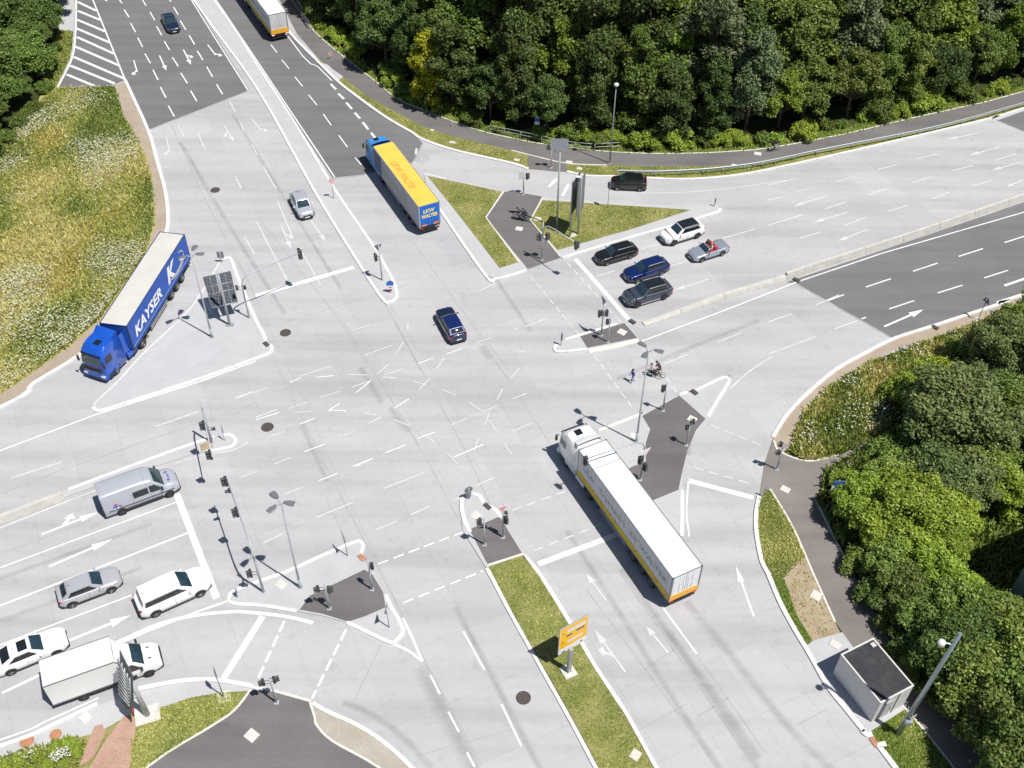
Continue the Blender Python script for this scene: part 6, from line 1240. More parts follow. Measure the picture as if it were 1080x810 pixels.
# ================================================================== PEOPLE AND BICYCLES
def figure(name, label, loc, yaw, J, shirt, trous, hair, sc=1.0, helmet=None, group=None):
    """J: joint positions (x forward, y left, z up). one continuous skinned body, coloured by region"""
    names = ['pel', 'bel', 'che', 'nek', 'hd0', 'hd1', 'hd2', 'shL', 'elL', 'wrL', 'shR', 'elR', 'wrR', 'hiL', 'knL', 'anL', 'toL', 'hiR', 'knR', 'anR', 'toR']
    rad = dict(pel=.15, bel=.135, che=.165, nek=.06, hd0=.085, hd1=.10, hd2=.06, shL=.075, elL=.05, wrL=.034, shR=.075, elR=.05, wrR=.034, hiL=.095, knL=.062, anL=.045, toL=.04, hiR=.095, knR=.062, anR=.045, toR=.04)
    edges = [('pel', 'bel'), ('bel', 'che'), ('che', 'nek'), ('nek', 'hd0'), ('hd0', 'hd1'), ('hd1', 'hd2'), ('che', 'shL'), ('shL', 'elL'), ('elL', 'wrL'), ('che', 'shR'), ('shR', 'elR'), ('elR', 'wrR'), ('pel', 'hiL'), ('hiL', 'knL'), ('knL', 'anL'), ('anL', 'toL'), ('pel', 'hiR'), ('hiR', 'knR'), ('knR', 'anR'), ('anR', 'toR')]
    V = [Vector(J[n]) for n in names]; ix = {n: i for i, n in enumerate(names)}; E = [(ix[a], ix[b]) for a, b in edges]; rd = [rad[n] for n in names]
    for s in ('L', 'R'):
        w_ = Vector(J['wr' + s]); d = (w_ - Vector(J['el' + s])).normalized(); side = d.cross(Vector((1, 0, .3))).normalized(); dn = d.cross(side).normalized()
        pi = len(V); V.append(w_ + d * .075); rd.append(.036); E.append((ix['wr' + s], pi))
        for f, (o_, ln_) in enumerate(((-.034, .07), (-.011, .085), (.012, .08), (.034, .06))):
            V.append(V[pi] + side * o_ + d * .03); rd.append(.010); E.append((pi, len(V) - 1)); V.append(V[-1] + d * ln_ * .6 + dn * .02); rd.append(.009); E.append((len(V) - 2, len(V) - 1)); V.append(V[-1] + d * ln_ * .4 + dn * .03); rd.append(.008); E.append((len(V) - 2, len(V) - 1))
        V.append(w_ + d * .03 - side * .045); rd.append(.011); E.append((ix['wr' + s], len(V) - 1)); V.append(V[-1] + d * .045 - side * .012); rd.append(.009); E.append((len(V) - 2, len(V) - 1))
    me = bpy.data.meshes.new(name); me.from_pydata([tuple(v) for v in V], E, []); ob = bpy.data.objects.new(name, me); COL.objects.link(ob)
    sk = ob.modifiers.new('skin', 'SKIN'); sk.use_smooth_shade = True; lay = me.skin_vertices[0] if me.skin_vertices else None
    for i, r_ in enumerate(rd): lay.data[i].radius = (r_, r_); lay.data[i].use_root = (i == 0)
    ob.modifiers.new('sub', 'SUBSURF').levels = 1
    dg = bpy.context.evaluated_depsgraph_get(); nm = bpy.data.meshes.new_from_object(ob.evaluated_get(dg)); bpy.data.objects.remove(ob)
    for m in (M_SKIN, shirt, trous, M_PLAS): nm.materials.append(m)
    seg = [(J[a], J[b], c) for a, b, c in (('pel', 'bel', 2), ('bel', 'che', 1), ('che', 'nek', 1), ('nek', 'hd2', 0), ('shL', 'elL', 1), ('elL', 'wrL', 0), ('shR', 'elR', 1), ('elR', 'wrR', 0), ('hiL', 'knL', 2), ('knL', 'anL', 2), ('hiR', 'knR', 2), ('knR', 'anR', 2), ('anL', 'toL', 3), ('anR', 'toR', 3), ('che', 'shL', 1), ('che', 'shR', 1), ('pel', 'hiL', 2), ('pel', 'hiR', 2))]
    def dist(p, a, b): a, b = Vector(a), Vector(b); d = b - a; t = max(0, min(1, (p - a).dot(d) / max(d.length_squared, 1e-9))); return (p - a - d * t).length
    for p in nm.polygons:
        c_ = p.center; p.material_index = min(seg, key=lambda q: dist(c_, q[0], q[1]))[2]; p.use_smooth = True
    nm.name = name; o = bpy.data.objects.new(name, nm); COL.objects.link(o); o.location = loc; o.rotation_euler = (0, 0, yaw); o.scale = (sc, sc, sc); tag(o, label, 'person', group)
    h1 = Vector(J['hd1']); fwd = Vector((1, 0, 0))
    k = MB(); n = 12; vs = []; fs = []
    for i in range(6):
        t = i / 5 * (math.pi * .62); rr = .118 * math.sin(t) + .001
        vs += [(h1.x - .012 + rr * math.cos(2 * math.pi * j / n) * 1.05, h1.y + rr * math.sin(2 * math.pi * j / n) * .92, h1.z + .02 + .118 * math.cos(t)) for j in range(n)]
    for i in range(5): fs += [(i * n + j, (i + 1) * n + j, (i + 1) * n + (j + 1) % n, i * n + (j + 1) % n) for j in range(n)]
    k.add(vs, fs, 0, True); k.build('helmet' if helmet else 'hair', helmet or hair, o)
    k = MB(); f0 = h1 + Vector((.093, 0, -.03))
    for s in (1, -1): k.box(tuple(h1 + Vector((.092, s * .034, .0))), (.012, .022, .012), mi=1); k.box(tuple(h1 + Vector((0, s * .1, -.01))), (.03, .02, .05), bev=.008)
    k.box(tuple(f0), (.03, .022, .04), bev=.008); k.box(tuple(f0 + Vector((-.004, 0, -.045))), (.012, .045, .01), mi=2); k.build('face', [M_SKIN, M_DARK, pm('lips', (.45, .2, .17), .5)], o)
    return o
STAND = dict(pel=(0, 0, .95), bel=(.01, 0, 1.12), che=(.02, 0, 1.36), nek=(.03, 0, 1.5), hd0=(.05, 0, 1.58), hd1=(.06, 0, 1.66), hd2=(.05, 0, 1.73), shL=(.02, .19, 1.42), elL=(-.08, .25, 1.14), wrL=(.04, .25, .9), shR=(.02, -.19, 1.42), elR=(.06, -.25, 1.14), wrR=(.2, -.22, .93),
             hiL=(0, .1, .88), knL=(.16, .1, .5), anL=(.1, .1, .09), toL=(.24, .11, .04), hiR=(0, -.1, .88), knR=(-.06, -.1, .48), anR=(-.26, -.1, .12), toR=(-.14, -.11, .04))
RIDE = dict(pel=(-.22, 0, .98), bel=(-.12, 0, 1.12), che=(.08, 0, 1.32), nek=(.19, 0, 1.42), hd0=(.24, 0, 1.49), hd1=(.28, 0, 1.56), hd2=(.27, 0, 1.63), shL=(.1, .18, 1.36), elL=(.28, .24, 1.14), wrL=(.44, .24, 1.03), shR=(.1, -.18, 1.36), elR=(.28, -.24, 1.14), wrR=(.44, -.24, 1.03),
            hiL=(-.2, .1, .92), knL=(.2, .11, .72), anL=(.1, .12, .34), toL=(.23, .12, .27), hiR=(-.2, -.1, .92), knR=(.14, -.11, .56), anR=(-.08, -.12, .2), toR=(.06, -.12, .14))
SIT = dict(pel=(0, 0, .1), bel=(-.03, 0, .25), che=(-.06, 0, .48), nek=(-.05, 0, .61), hd0=(-.03, 0, .69), hd1=(-.02, 0, .77), hd2=(-.03, 0, .84), shL=(-.06, .19, .53), elL=(.1, .24, .3), wrL=(.3, .16, .36), shR=(-.06, -.19, .53), elR=(.1, -.24, .3), wrR=(.3, -.16, .34),
           hiL=(.05, .1, .1), knL=(.4, .12, .18), anL=(.6, .12, -.1), toL=(.72, .12, -.1), hiR=(.05, -.1, .1), knR=(.4, -.12, .18), anR=(.6, -.12, -.1), toR=(.72, -.12, -.1))
def bicycle(label, loc, yaw, col, group=None):
    r = thing('bicycle', label, 'bicycle', loc, yaw, group)
    for x in (-.52, .52):
        k = MB(); k.tube([(x + .33 * math.cos(a), 0, .34 + .33 * math.sin(a)) for a in np.linspace(0, 2 * math.pi, 25)], .02, 5, caps=False); w_ = k.build('wheel', M_TYRE, r)
        k = MB(); k.tube([(x, -.05, .34), (x, .05, .34)], .03, 6)
        for a in np.linspace(0, math.pi, 7)[:-1]: k.tube([(x + .32 * math.cos(a), 0, .34 + .32 * math.sin(a)), (x - .32 * math.cos(a), 0, .34 - .32 * math.sin(a))], .004, 3)
        k.build('spokes', M_ALU, w_)
    k = MB()
    for a, b_ in [((-.52, 0, .34), (-.1, 0, .3)), ((-.1, 0, .3), (-.24, 0, .82)), ((-.24, 0, .78), (-.52, 0, .34)), ((-.1, 0, .3), (.36, 0, .72)), ((-.23, 0, .78), (.34, 0, .82)), ((.33, 0, .92), (.42, 0, .6)), ((.42, 0, .6), (.52, 0, .34))]: k.tube([a, b_], .022, 6)
    k.build('frame', col, r)
    k = MB(); k.tube([(.44, .27, 1.0), (.36, .12, .98), (.34, 0, .96), (.36, -.12, .98), (.44, -.27, 1.0)], .016, 6); k.build('handlebar', M_DARK, r)
    k = MB(); k.box((-.24, 0, .87), (.26, .14, .05), bev=.02); k.build('saddle', M_DARK, r)
    k = MB(); k.tube([(-.1, -.09, .3), (-.1, .09, .3)], .05, 8); k.box((.06, .12, .27), (.1, .1, .03)); k.box((-.24, -.12, .16), (.1, .1, .03)); k.build('pedals', M_DARK, r)
    return r
cl = lambda n, c_: pm(n, c_, .85, 0, .12, 8)
p = G(666.6, 403.2); figure('person', 'person in a bright blue top and pale blue trousers walking across the crossing', (p[0], p[1], .0), R(200), STAND, cl('cloth_blue', (.01, .06, .42)), cl('cloth_pale_blue', (.12, .25, .62)), cl('hair_dark', (.03, .02, .02)))
def rider(label, blabel, px, yaw, shirt, trous, helmet, frame, z=.0, hair=None):
    p = G(*px); b_ = bicycle(blabel, (p[0], p[1], z), yaw, frame); figure('person', label, (p[0], p[1], z), yaw, RIDE, shirt, trous, hair or cl('hair_dark', (.03, .02, .02)), helmet=helmet)
rider('cyclist in a pale grey top with a dark rucksack look crossing beside the tall lamp', 'dark bicycle ridden across the crossing by the cyclist in pale grey', (688.5, 397.5), R(150), cl('cloth_pale_grey', (.42, .38, .38)), cl('cloth_charcoal', (.05, .05, .06)), cl('helmet_grey', (.12, .12, .13)), pm('frame_black', (.03, .03, .03), .4), .012)
rider('cyclist in a dark brown top riding just right of the cyclist in pale grey', 'bicycle with a yellow frame ridden across the crossing', (693.5, 395.5), R(140), cl('cloth_dark_brown', (.05, .025, .025)), cl('cloth_brown', (.10, .06, .05)), None, pm('frame_yellow', (.6, .45, .08), .4), .012)
rider('cyclist in dark navy clothes on the asphalt crossing of the triangular island', 'black bicycle under the cyclist in navy on the triangular island', (553.5, 234), R(160), cl('cloth_navy', (.02, .025, .06)), cl('cloth_navy2', (.03, .04, .08)), None, pm('frame_black', (.03, .03, .03), .4), .105)
rider('cyclist in charcoal clothes just left of the cyclist in navy', 'dark bicycle under the cyclist in charcoal on the triangular island', (547.8, 233), R(160), cl('cloth_charcoal', (.05, .05, .06)), cl('cloth_grey', (.16, .16, .18)), cl('helmet_black', (.02, .02, .02)), pm('frame_black', (.03, .03, .03), .4), .105)
rider('cyclist in black riding along the cycle path in front of the wood', 'pale bicycle ridden along the cycle path', (815, 159.5), R(15), cl('cloth_black', (.02, .02, .03)), cl('cloth_navy2', (.03, .04, .08)), None, pm('frame_pale', (.6, .6, .62), .4), .042)
rider('cyclist in a bright green jacket on the shaded footpath at the bottom right', 'white bicycle under the cyclist in bright green', (1031, 813), R(20), cl('cloth_bright_green', (.12, .75, .03)), cl('cloth_charcoal', (.05, .05, .06)), cl('helmet_white', (.7, .72, .75)), pm('frame_white', (.75, .75, .75), .4), .042)
# two people in the open car
cv = [o for o in bpy.data.objects if o.name.startswith('silver_convertible')][0]
for s, lb, sh in ((1, 'driver of the open silver sports car in a pale top', cl('cloth_cream', (.6, .55, .48))), (-1, 'passenger of the open silver sports car in a dark top', cl('cloth_charcoal', (.05, .05, .06)))):
    yw = cv.rotation_euler.z; sc = cv.scale[0]; lx, ly = -.08 * sc, s * .36 * sc
    figure('person', lb, (cv.location.x + lx * math.cos(yw) - ly * math.sin(yw), cv.location.y + lx * math.sin(yw) + ly * math.cos(yw), .86 * sc), yw, SIT, sh, cl('cloth_grey', (.16, .16, .18)), cl('hair_blond', (.4, .28, .14)) if s > 0 else cl('hair_dark', (.03, .02, .02)), sc * .95)
# ================================================================== VEGETATION
def np_mesh(name, V, nper, mats, midx=None):
    """many separate faces of nper corners each"""
    n = len(V) // nper; me = bpy.data.meshes.new(name)
    me.vertices.add(len(V)); me.vertices.foreach_set('co', np.asarray(V, np.float32).ravel())
    me.loops.add(len(V)); me.loops.foreach_set('vertex_index', np.arange(len(V), dtype=np.int32))
    me.polygons.add(n); me.polygons.foreach_set('loop_start', np.arange(0, len(V), nper, dtype=np.int32))
    for m in mats: me.materials.append(m)
    if midx is not None: me.polygons.foreach_set('material_index', np.asarray(midx, np.int32))
    me.update(calc_edges=True); me.validate(); return me
def unit(a): return a / np.maximum(np.linalg.norm(a, axis=1, keepdims=True), 1e-9)
def leaves(C, N, size, g, ratio=.62):
    """diamond leaf sprays at centres C with normals N"""
    n = len(C); t = unit(np.cross(N, g.normal(size=(n, 3)))); b = np.cross(N, t); s = (size * g.uniform(.65, 1.35, n))[:, None]
    bend = N * s * g.uniform(-.25, .1, n)[:, None]
    q = np.stack([C + t * s + bend, C + b * s * ratio, C - t * s + bend, C - b * s * ratio], 1)
    return q.reshape(-1, 3)
def crown_points(lobes, n, g, shell=.7):
    """points on the outer shells of overlapping lobes (x y z rx rz)"""
    L = np.array(lobes, float); wgt = L[:, 3] * L[:, 3]; k = g.choice(len(L), n, p=wgt / wgt.sum()); d = unit(g.normal(size=(n, 3)))
    low = d[:, 2] < -.35; d[low, 2] *= -.6; d = unit(d)
    r = 1 - shell * g.random(n) ** 1.6
    bump = 1 + .2 * np.sin(d[:, 0] * 7 + k) * np.cos(d[:, 1] * 6 + 2 * k) + .07 * np.sin(d[:, 2] * 13 + d[:, 0] * 11)
    P = L[k, :3] + d * (np.stack([L[k, 3], L[k, 3], L[k, 4]], 1)) * (r * bump)[:, None]
    N = unit(.75 * d + .85 * g.normal(size=(n, 3)) + np.array([0, 0, .95])); return P, N
def tree_mesh(seed, h, cr, base, nleaf, size, style):
    g = np.random.default_rng(seed); lobes = []
    if style == 'tall':
        for i in range(44):
            t = g.random(); z = base + (h - base) * (.04 + .9 * t); wv = cr * (.55 + .5 * math.sin(math.pi * min(1, .22 + t * .72))) * (1 - .45 * max(0, t - .7) / .3)
            a = g.random() * 6.283; q = wv * (.25 + .55 * g.random()); rr = cr * g.uniform(.2, .36); lobes.append((q * math.cos(a), q * math.sin(a), z, rr, rr * g.uniform(.8, 1.25)))
    elif style == 'round':
        for i in range(64):
            d = g.normal(size=3); d /= np.linalg.norm(d); d[2] = abs(d[2]) * .95 - .22; q = g.uniform(.45, .9); rr = cr * g.uniform(.14, .27)
            lobes.append((cr * q * d[0], cr * q * d[1], base + (h - base) * (.38 + .55 * d[2] * q), rr, rr * g.uniform(.75, 1.05)))
    else:   # bush
        for i in range(26):
            a = g.random() * 6.283; q = cr * math.sqrt(g.random()) * .75; rr = cr * g.uniform(.2, .36)
            lobes.append((q * math.cos(a), q * math.sin(a), h * g.uniform(.18, .74) * (1 - .35 * q / cr), rr, min(rr, h * .42) * g.uniform(.8, 1.2)))
    P, N = crown_points(lobes, nleaf, g)
    keep = P[:, 2] > .05; P, N = P[keep], N[keep]
    ev = g.integers(0, 5, size=len(P)) == 0
    P[ev] += N[ev] * g.uniform(.0, .6, ev.sum())[:, None] * (cr * .22)
    return np_mesh('crown', leaves(P, N, size, g), 4, []), lobes
def trunk_mesh(seed, h, r, lobes):
    g = random.Random(seed); m = MB(); top = Vector((g.uniform(-.3, .3), g.uniform(-.3, .3), h * .8))
    m.tube([(0, 0, -.1), (0, 0, .3), tuple(top * .5 + Vector((g.uniform(-.15, .15), g.uniform(-.15, .15), 0))), tuple(top)], [r * 1.5, r, r * .7, r * .25], 8)
    for l in lobes[::2]:
        z = max(.4, l[2] * .55); a = top * (z / top.z); e = Vector(l[:3]); m.tube([tuple(a), tuple((a + e) / 2 + Vector((0, 0, -.1 * h * .1))), tuple(e)], [r * .42, r * .26, r * .08], 5)
    o = m.build('trunk', M_BARK); me = o.data; bpy.data.objects.remove(o); return me

F_DARK = leaf_mat('foliage_dark', (0.044, 0.078, 0.015), (0.088, 0.137, 0.027), (0.189, 0.250, 0.073), .22, .32)
F_MID = leaf_mat('foliage_mid', (0.066, 0.106, 0.014), (0.127, 0.186, 0.028), (0.254, 0.319, 0.077), .22, .25)
F_LIGHT = leaf_mat('foliage_light', (0.092, 0.149, 0.011), (0.172, 0.253, 0.023), (0.299, 0.391, 0.069), .18, .28)
F_YEL = leaf_mat('foliage_yellow', (.20, .22, .008), (.36, .36, .012), (.55, .52, .03), .1, .25)
F_GREY = leaf_mat('foliage_grey_green', (0.078, 0.111, 0.044), (0.130, 0.176, 0.073), (0.234, 0.286, 0.130), .15, .2)
R_MID = leaf_mat('foliage_thicket_green', (0.088, 0.147, 0.019), (0.176, 0.264, 0.041), (0.352, 0.448, 0.120), .2, .28)
R_LIGHT = leaf_mat('foliage_thicket_bright', (0.134, 0.211, 0.014), (0.261, 0.359, 0.031), (0.451, 0.549, 0.112), .16, .3)
R_GREY = leaf_mat('foliage_thicket_grey_green', (0.104, 0.156, 0.047), (0.182, 0.254, 0.075), (0.312, 0.377, 0.130), .15, .28)
R_DARK = leaf_mat('foliage_thicket_dark', (0.065, 0.112, 0.020), (0.125, 0.194, 0.035), (0.250, 0.319, 0.081), .2, .3)
PROTO = {}
def proto(key, *a):
    cm, lb = tree_mesh(*a); PROTO[key] = (cm, trunk_mesh(a[0], a[1], .035 * a[1] ** .85 * .9, lb), a[1], a[2])
proto('tallA', 1, 15, 4.0, 1.2, 26000, .18, 'tall'); proto('tallB', 2, 16, 4.4, 1.6, 28000, .18, 'tall'); proto('tallC', 3, 13, 3.6, .8, 22000, .175, 'tall'); proto('tallD', 8, 14, 4.8, 1.0, 27000, .185, 'round')
proto('roundA', 4, 8, 4.0, .8, 30000, .125, 'round'); proto('roundB', 5, 7, 3.4, .5, 24000, .12, 'round')
proto('bushA', 6, 3.2, 2.4, 0, 9000, .125, 'bush'); proto('bushB', 7, 2.4, 1.9, 0, 6000, .125, 'bush')
proto('shrub', 9, 1.2, 1.2, 0, 1500, .16, 'bush')
def plant(key, name, label, cat, x, y, s, mat, group=None, sz=None, z=0.0):
    cm, tm, h, cr = PROTO[key]; r = thing(name, label, cat, (x, y, z), random.random() * 6.283, group); r.scale = (s * random.uniform(.86, 1.14), s * random.uniform(.86, 1.14), s * (sz or random.uniform(.9, 1.14)))
    for nm, me, mt in (('crown', cm, mat), ('trunk', tm, M_BARK)):
        if not me.materials: me.materials.append(mt)
        o = bpy.data.objects.new(nm, me); COL.objects.link(o); o.parent = r
        o.material_slots[0].link = 'OBJECT'; o.material_slots[0].material = mt
    return r
def poly_in(p, poly):
    x, y = p; c = False; n = len(poly)
    for i in range(n):
        x1, y1 = poly[i]; x2, y2 = poly[(i + 1) % n]
        if (y1 > y) != (y2 > y) and x < (x2 - x1) * (y - y1) / (y2 - y1) + x1: c = not c
    return c
# --- the wood behind the cycle path
edge = [Vector(p) for p in smooth2(W2(PU), 6)]
def edge_walk(step, start=0.0, end=1e9):
    out = []; acc = step
    for a, b in zip(edge, edge[1:]):
        L = (b - a).length; d = (b - a) / max(L, 1e-6); t = step - acc
        while t < L: out.append((a + d * t, Vector((-d.y, d.x)))); t += step
        acc = (acc + L) % step
    return out
GW = 'trees of the wood behind the cycle path'
LBL = {'F_DARK': 'tall dark green broadleaf tree standing in the wood behind the cycle path', 'F_MID': 'tall fresh green broadleaf tree standing in the wood behind the cycle path', 'F_GREY': 'tall dull grey-green tree standing in the wood behind the cycle path', 'F_LIGHT': 'light green tree standing in the wood behind the cycle path'}
MT = dict(F_DARK=F_DARK, F_MID=F_MID, F_GREY=F_GREY, F_LIGHT=F_LIGHT)
tr_rng = random.Random(11)
for row, (dist, step, smin, smax, keys) in enumerate([(4.0, 5.0, .62, .92, ['tallC', 'tallA', 'roundA', 'tallD']), (8.5, 5.4, .92, 1.15, ['tallA', 'tallB', 'tallD', 'tallC']), (14, 6.2, 1.05, 1.3, ['tallB', 'tallA', 'tallD']), (21, 7, 1.1, 1.35, ['tallB', 'tallA'])]):
    for p, n in edge_walk(step):
        q = p + n * (dist + tr_rng.uniform(-1.2, 1.2)) + Vector((tr_rng.uniform(-1, 1), tr_rng.uniform(-1, 1)))
        pix = PX((q.x, q.y, 6.0))
        if pix[0] < 250 or pix[0] > 1190 or pix[1] < -190: continue
        k = tr_rng.choice(keys); mk_ = tr_rng.choices(['F_DARK', 'F_MID', 'F_GREY', 'F_LIGHT'], [.38, .40, .10, .12])[0]
        s = tr_rng.uniform(smin, smax) * (1.55 if k == 'roundA' else 1)
        plant(k, 'broadleaf_tree', LBL[mk_], 'tree', q.x, q.y, s, MT[mk_], GW + ' (' + mk_[2:].lower() + ')')
yq = G(455, 111, 0); plant('tallC', 'yellow_tree', 'bright yellow-leaved tree at the edge of the wood near the top', 'tree', yq[0], yq[1], .8, F_YEL)
for p, n in edge_walk(1.9):
    q = p + n * tr_rng.uniform(1.3, 2.6); pix = PX((q.x, q.y, 1.0))
    if pix[0] < 330 or pix[0] > 1150 or pix[1] < -60: continue
    lt = tr_rng.random() < .6
    if tr_rng.random() < .8: plant(tr_rng.choice(['bushB', 'shrub', 'bushA']), 'edge_bush', 'light green bush at the foot of the wood along the cycle path' if lt else 'mid green bush at the foot of the wood along the cycle path', 'bush', q.x, q.y, tr_rng.uniform(.55, 1.0), R_LIGHT if lt else F_MID, 'light bushes along the foot of the wood' if lt else 'mid green bushes along the foot of the wood')
# --- wood at the top left
wl = W2([(-60, -60), (52, -60), (55, 0), (50, 25), (42, 60), (34, 95), (14, 120), (-2, 150), (-80, 210)])
for i, (x, y, z, s, k, mk_) in enumerate([(22, 62, 5, 1.1, 'roundA', 'F_MID'), (48, 20, 5, .95, 'roundB', 'F_DARK'), (8, 20, 6, 1.25, 'roundA', 'F_DARK'), (40, -12, 6, 1.2, 'roundA', 'F_MID'), (-14, 70, 6, 1.2, 'roundA', 'F_DARK'), (2, 100, 4, .95, 'roundB', 'F_MID'), (30, 38, 6, 1.0, 'roundB', 'F_DARK'), (-25, 20, 8, 1.3, 'roundA', 'F_MID'), (-20, 120, 4, 1.0, 'roundB', 'F_DARK'),
        (10, -25, 8, 1.3, 'roundA', 'F_DARK'), (55, -35, 6, 1.1, 'roundA', 'F_DARK'), (42, 70, 3, .62, 'roundB', 'F_MID'), (20, 92, 3, .7, 'roundB', 'F_DARK'), (-40, 160, 4, 1.1, 'roundA', 'F_DARK'), (-50, 60, 8, 1.3, 'roundA', 'F_DARK'), (30, -60, 8, 1.3, 'roundA', 'F_MID')]):
    p = G(x, y, z * .6); plant(k, 'broadleaf_tree', {'F_MID': 'rounded mid green tree in the wood left of the hatched asphalt', 'F_DARK': 'rounded dark green tree in the wood left of the hatched asphalt'}[mk_], 'tree', p[0], p[1], s, dict(F_MID=R_MID, F_DARK=R_DARK)[mk_], 'trees at the top left (%s)' % mk_[2:].lower())
for (x, y, s) in [(46, 92, .7), (36, 112, .6), (20, 128, .7), (6, 145, .7), (-6, 158, .8), (56, 66, .5), (58, 50, .55), (28, 118, .5)]:
    p = G(x, y, .6); plant('bushB', 'edge_bush', 'low green bush at the upper edge of the flowering meadow', 'bush', p[0], p[1], s, F_MID, 'bushes at the upper edge of the meadow')
# --- trees and bushes on the right
RT_ = [(1008, 440, 3.5, 1.25, 'roundA', 'F_GREY'), (1056, 372, 3.5, 1.0, 'roundA', 'F_GREY'), (1075, 345, 2.5, .8, 'roundB', 'F_MID'), (985, 392, 1.6, 1.05, 'bushA', 'F_LIGHT'), (952, 412, 1.2, .9, 'bushA', 'F_LIGHT'), (1020, 372, 1.5, 1.0, 'bushA', 'F_MID'), (1060, 420, 3, .9, 'roundB', 'F_DARK'),
       (1082, 450, 3, 1.0, 'roundA', 'F_MID'), (1050, 478, 2.5, .85, 'roundB', 'F_MID'), (905, 528, 2.2, .75, 'roundB', 'F_LIGHT'), (940, 505, 2.2, .8, 'roundB', 'F_MID'), (926, 552, 2.5, .85, 'roundB', 'F_LIGHT'), (962, 540, 3, .95, 'roundA', 'F_LIGHT'), (985, 500, 3, .9, 'roundB', 'F_GREY'),
       (1000, 538, 2.5, .85, 'roundB', 'F_LIGHT'), (1030, 515, 2.5, .85, 'roundB', 'F_GREY'), (1062, 520, 2.2, .8, 'roundB', 'F_LIGHT'), (1085, 520, 2.5, 1.0, 'bushA', 'F_LIGHT'), (940, 590, 2.2, .75, 'roundB', 'F_MID'), (968, 580, 2.5, .8, 'roundB', 'F_LIGHT'), (998, 575, 2.0, .75, 'roundB', 'F_LIGHT'),
       (960, 622, 2.4, .8, 'roundB', 'F_DARK'), (992, 612, 2.2, .8, 'roundB', 'F_LIGHT'), (1022, 622, 1.6, .9, 'bushA', 'F_LIGHT'), (1042, 640, 1.6, .9, 'bushA', 'F_LIGHT'), (1012, 650, 2.4, .85, 'roundB', 'F_MID'), (980, 655, 2.5, .8, 'roundB', 'F_MID'), (1045, 672, 3, .95, 'roundA', 'F_MID'), (1075, 655, 2.5, .8, 'roundB', 'F_MID'),
       (1010, 690, 3, .9, 'roundA', 'F_DARK'), (1042, 712, 3.2, 1.0, 'roundA', 'F_MID'), (1075, 700, 3.2, 1.0, 'roundA', 'F_MID'), (1070, 752, 3.2, 1.0, 'roundA', 'F_DARK'), (1040, 752, 3, .85, 'roundB', 'F_DARK'), (1085, 800, 3.5, 1.05, 'roundA', 'F_DARK'), (1100, 740, 4, 1.1, 'roundA', 'F_MID'), (1100, 600, 0, 0, '', ''),
       (972, 462, 1.6, .95, 'bushA', 'F_MID'), (895, 558, 1.0, .6, 'bushB', 'F_MID'), (912, 590, 1.2, .75, 'bushA', 'F_MID'), (930, 625, 1.2, .8, 'bushA', 'F_DARK'), (950, 655, 1.3, .85, 'bushA', 'F_DARK'), (968, 690, 1.4, .9, 'bushA', 'F_DARK'), (990, 722, 1.5, .9, 'bushA', 'F_DARK'), (1018, 742, 1.5, .95, 'bushA', 'F_DARK'), (1110, 850, 3.5, 1.1, 'roundA', 'F_DARK'),
       (1110, 400, 3, 1.1, 'roundA', 'F_DARK'), (1120, 480, 3, 1.1, 'roundA', 'F_MID'), (1110, 340, 3, 1.0, 'roundA', 'F_MID'), (890, 506, .9, .6, 'bushA', 'F_LIGHT'), (938, 472, 1.3, .7, 'bushA', 'F_MID')]
DESC = {'F_GREY': 'grey-green', 'F_MID': 'mid green', 'F_LIGHT': 'bright yellow-green', 'F_DARK': 'dark green'}
for (x, y, z, s, k, mk_) in RT_:
    if not k: continue
    p = G(x, y, z); b_ = k.startswith('bush'); big = s * PROTO[k][2] > 6.2
    plant(k, 'leafy_bush' if b_ else 'broadleaf_tree', '%s %s in the thicket right of the worn footpath' % (DESC[mk_], 'bush' if b_ else ('rounded larger tree' if big else 'small rounded tree')), 'bush' if b_ else 'tree', p[0], p[1], s, dict(F_MID=R_MID, F_LIGHT=R_LIGHT, F_GREY=R_GREY, F_DARK=R_DARK)[mk_], '%s %s of the right-hand thicket' % (DESC[mk_], 'bushes' if b_ else ('larger trees' if big else 'small trees')))
for (x, y, s, lt) in [(20, 800, .7, 1), (38, 797, .7, 1), (58, 789, .75, 1), (72, 783, .7, 1), (48, 806, .7, 1), (5, 806, .55, 1), (80, 792, .55, 1), (66, 803, .6, 1), (30, 812, .7, 1)]:
    p = G(x, y, .4); plant('shrub', 'leafy_bush', 'low yellow-green shrub with white flowers beside the red soil at the bottom left', 'bush', p[0], p[1], s * .7, R_LIGHT, 'low shrubs at the bottom left')

# --- grass and flowers as real blades and heads
def scatter(px, n, g, clump=None):
    P = np.array(W2(px)); lo, hi = P.min(0), P.max(0); out = []; poly = [tuple(p) for p in P]
    x = g.uniform(lo[0], hi[0], n * 6); y = g.uniform(lo[1], hi[1], n * 6); ins = np.zeros(len(x), bool); m = len(poly)
    for i in range(m):
        (x1, y1), (x2, y2) = poly[i], poly[(i + 1) % m]
        if y1 == y2: continue
        ins ^= ((y1 > y) != (y2 > y)) & (x < (x2 - x1) * (y - y1) / (y2 - y1) + x1)
    Q = np.stack([x, y], 1)[ins]
    if clump is not None: Q = Q[clump(Q) > g.random(len(Q))]
    return Q[:n]
def field(Q, f, seed):
    g = np.random.default_rng(seed); s = np.zeros(len(Q))
    for k in range(7):
        a = g.uniform(0, 6.28); fr = f * g.uniform(.5, 2.0); s += np.sin((Q[:, 0] * math.cos(a) + Q[:, 1] * math.sin(a)) * fr + g.uniform(0, 6.28))
    return s / 2.6
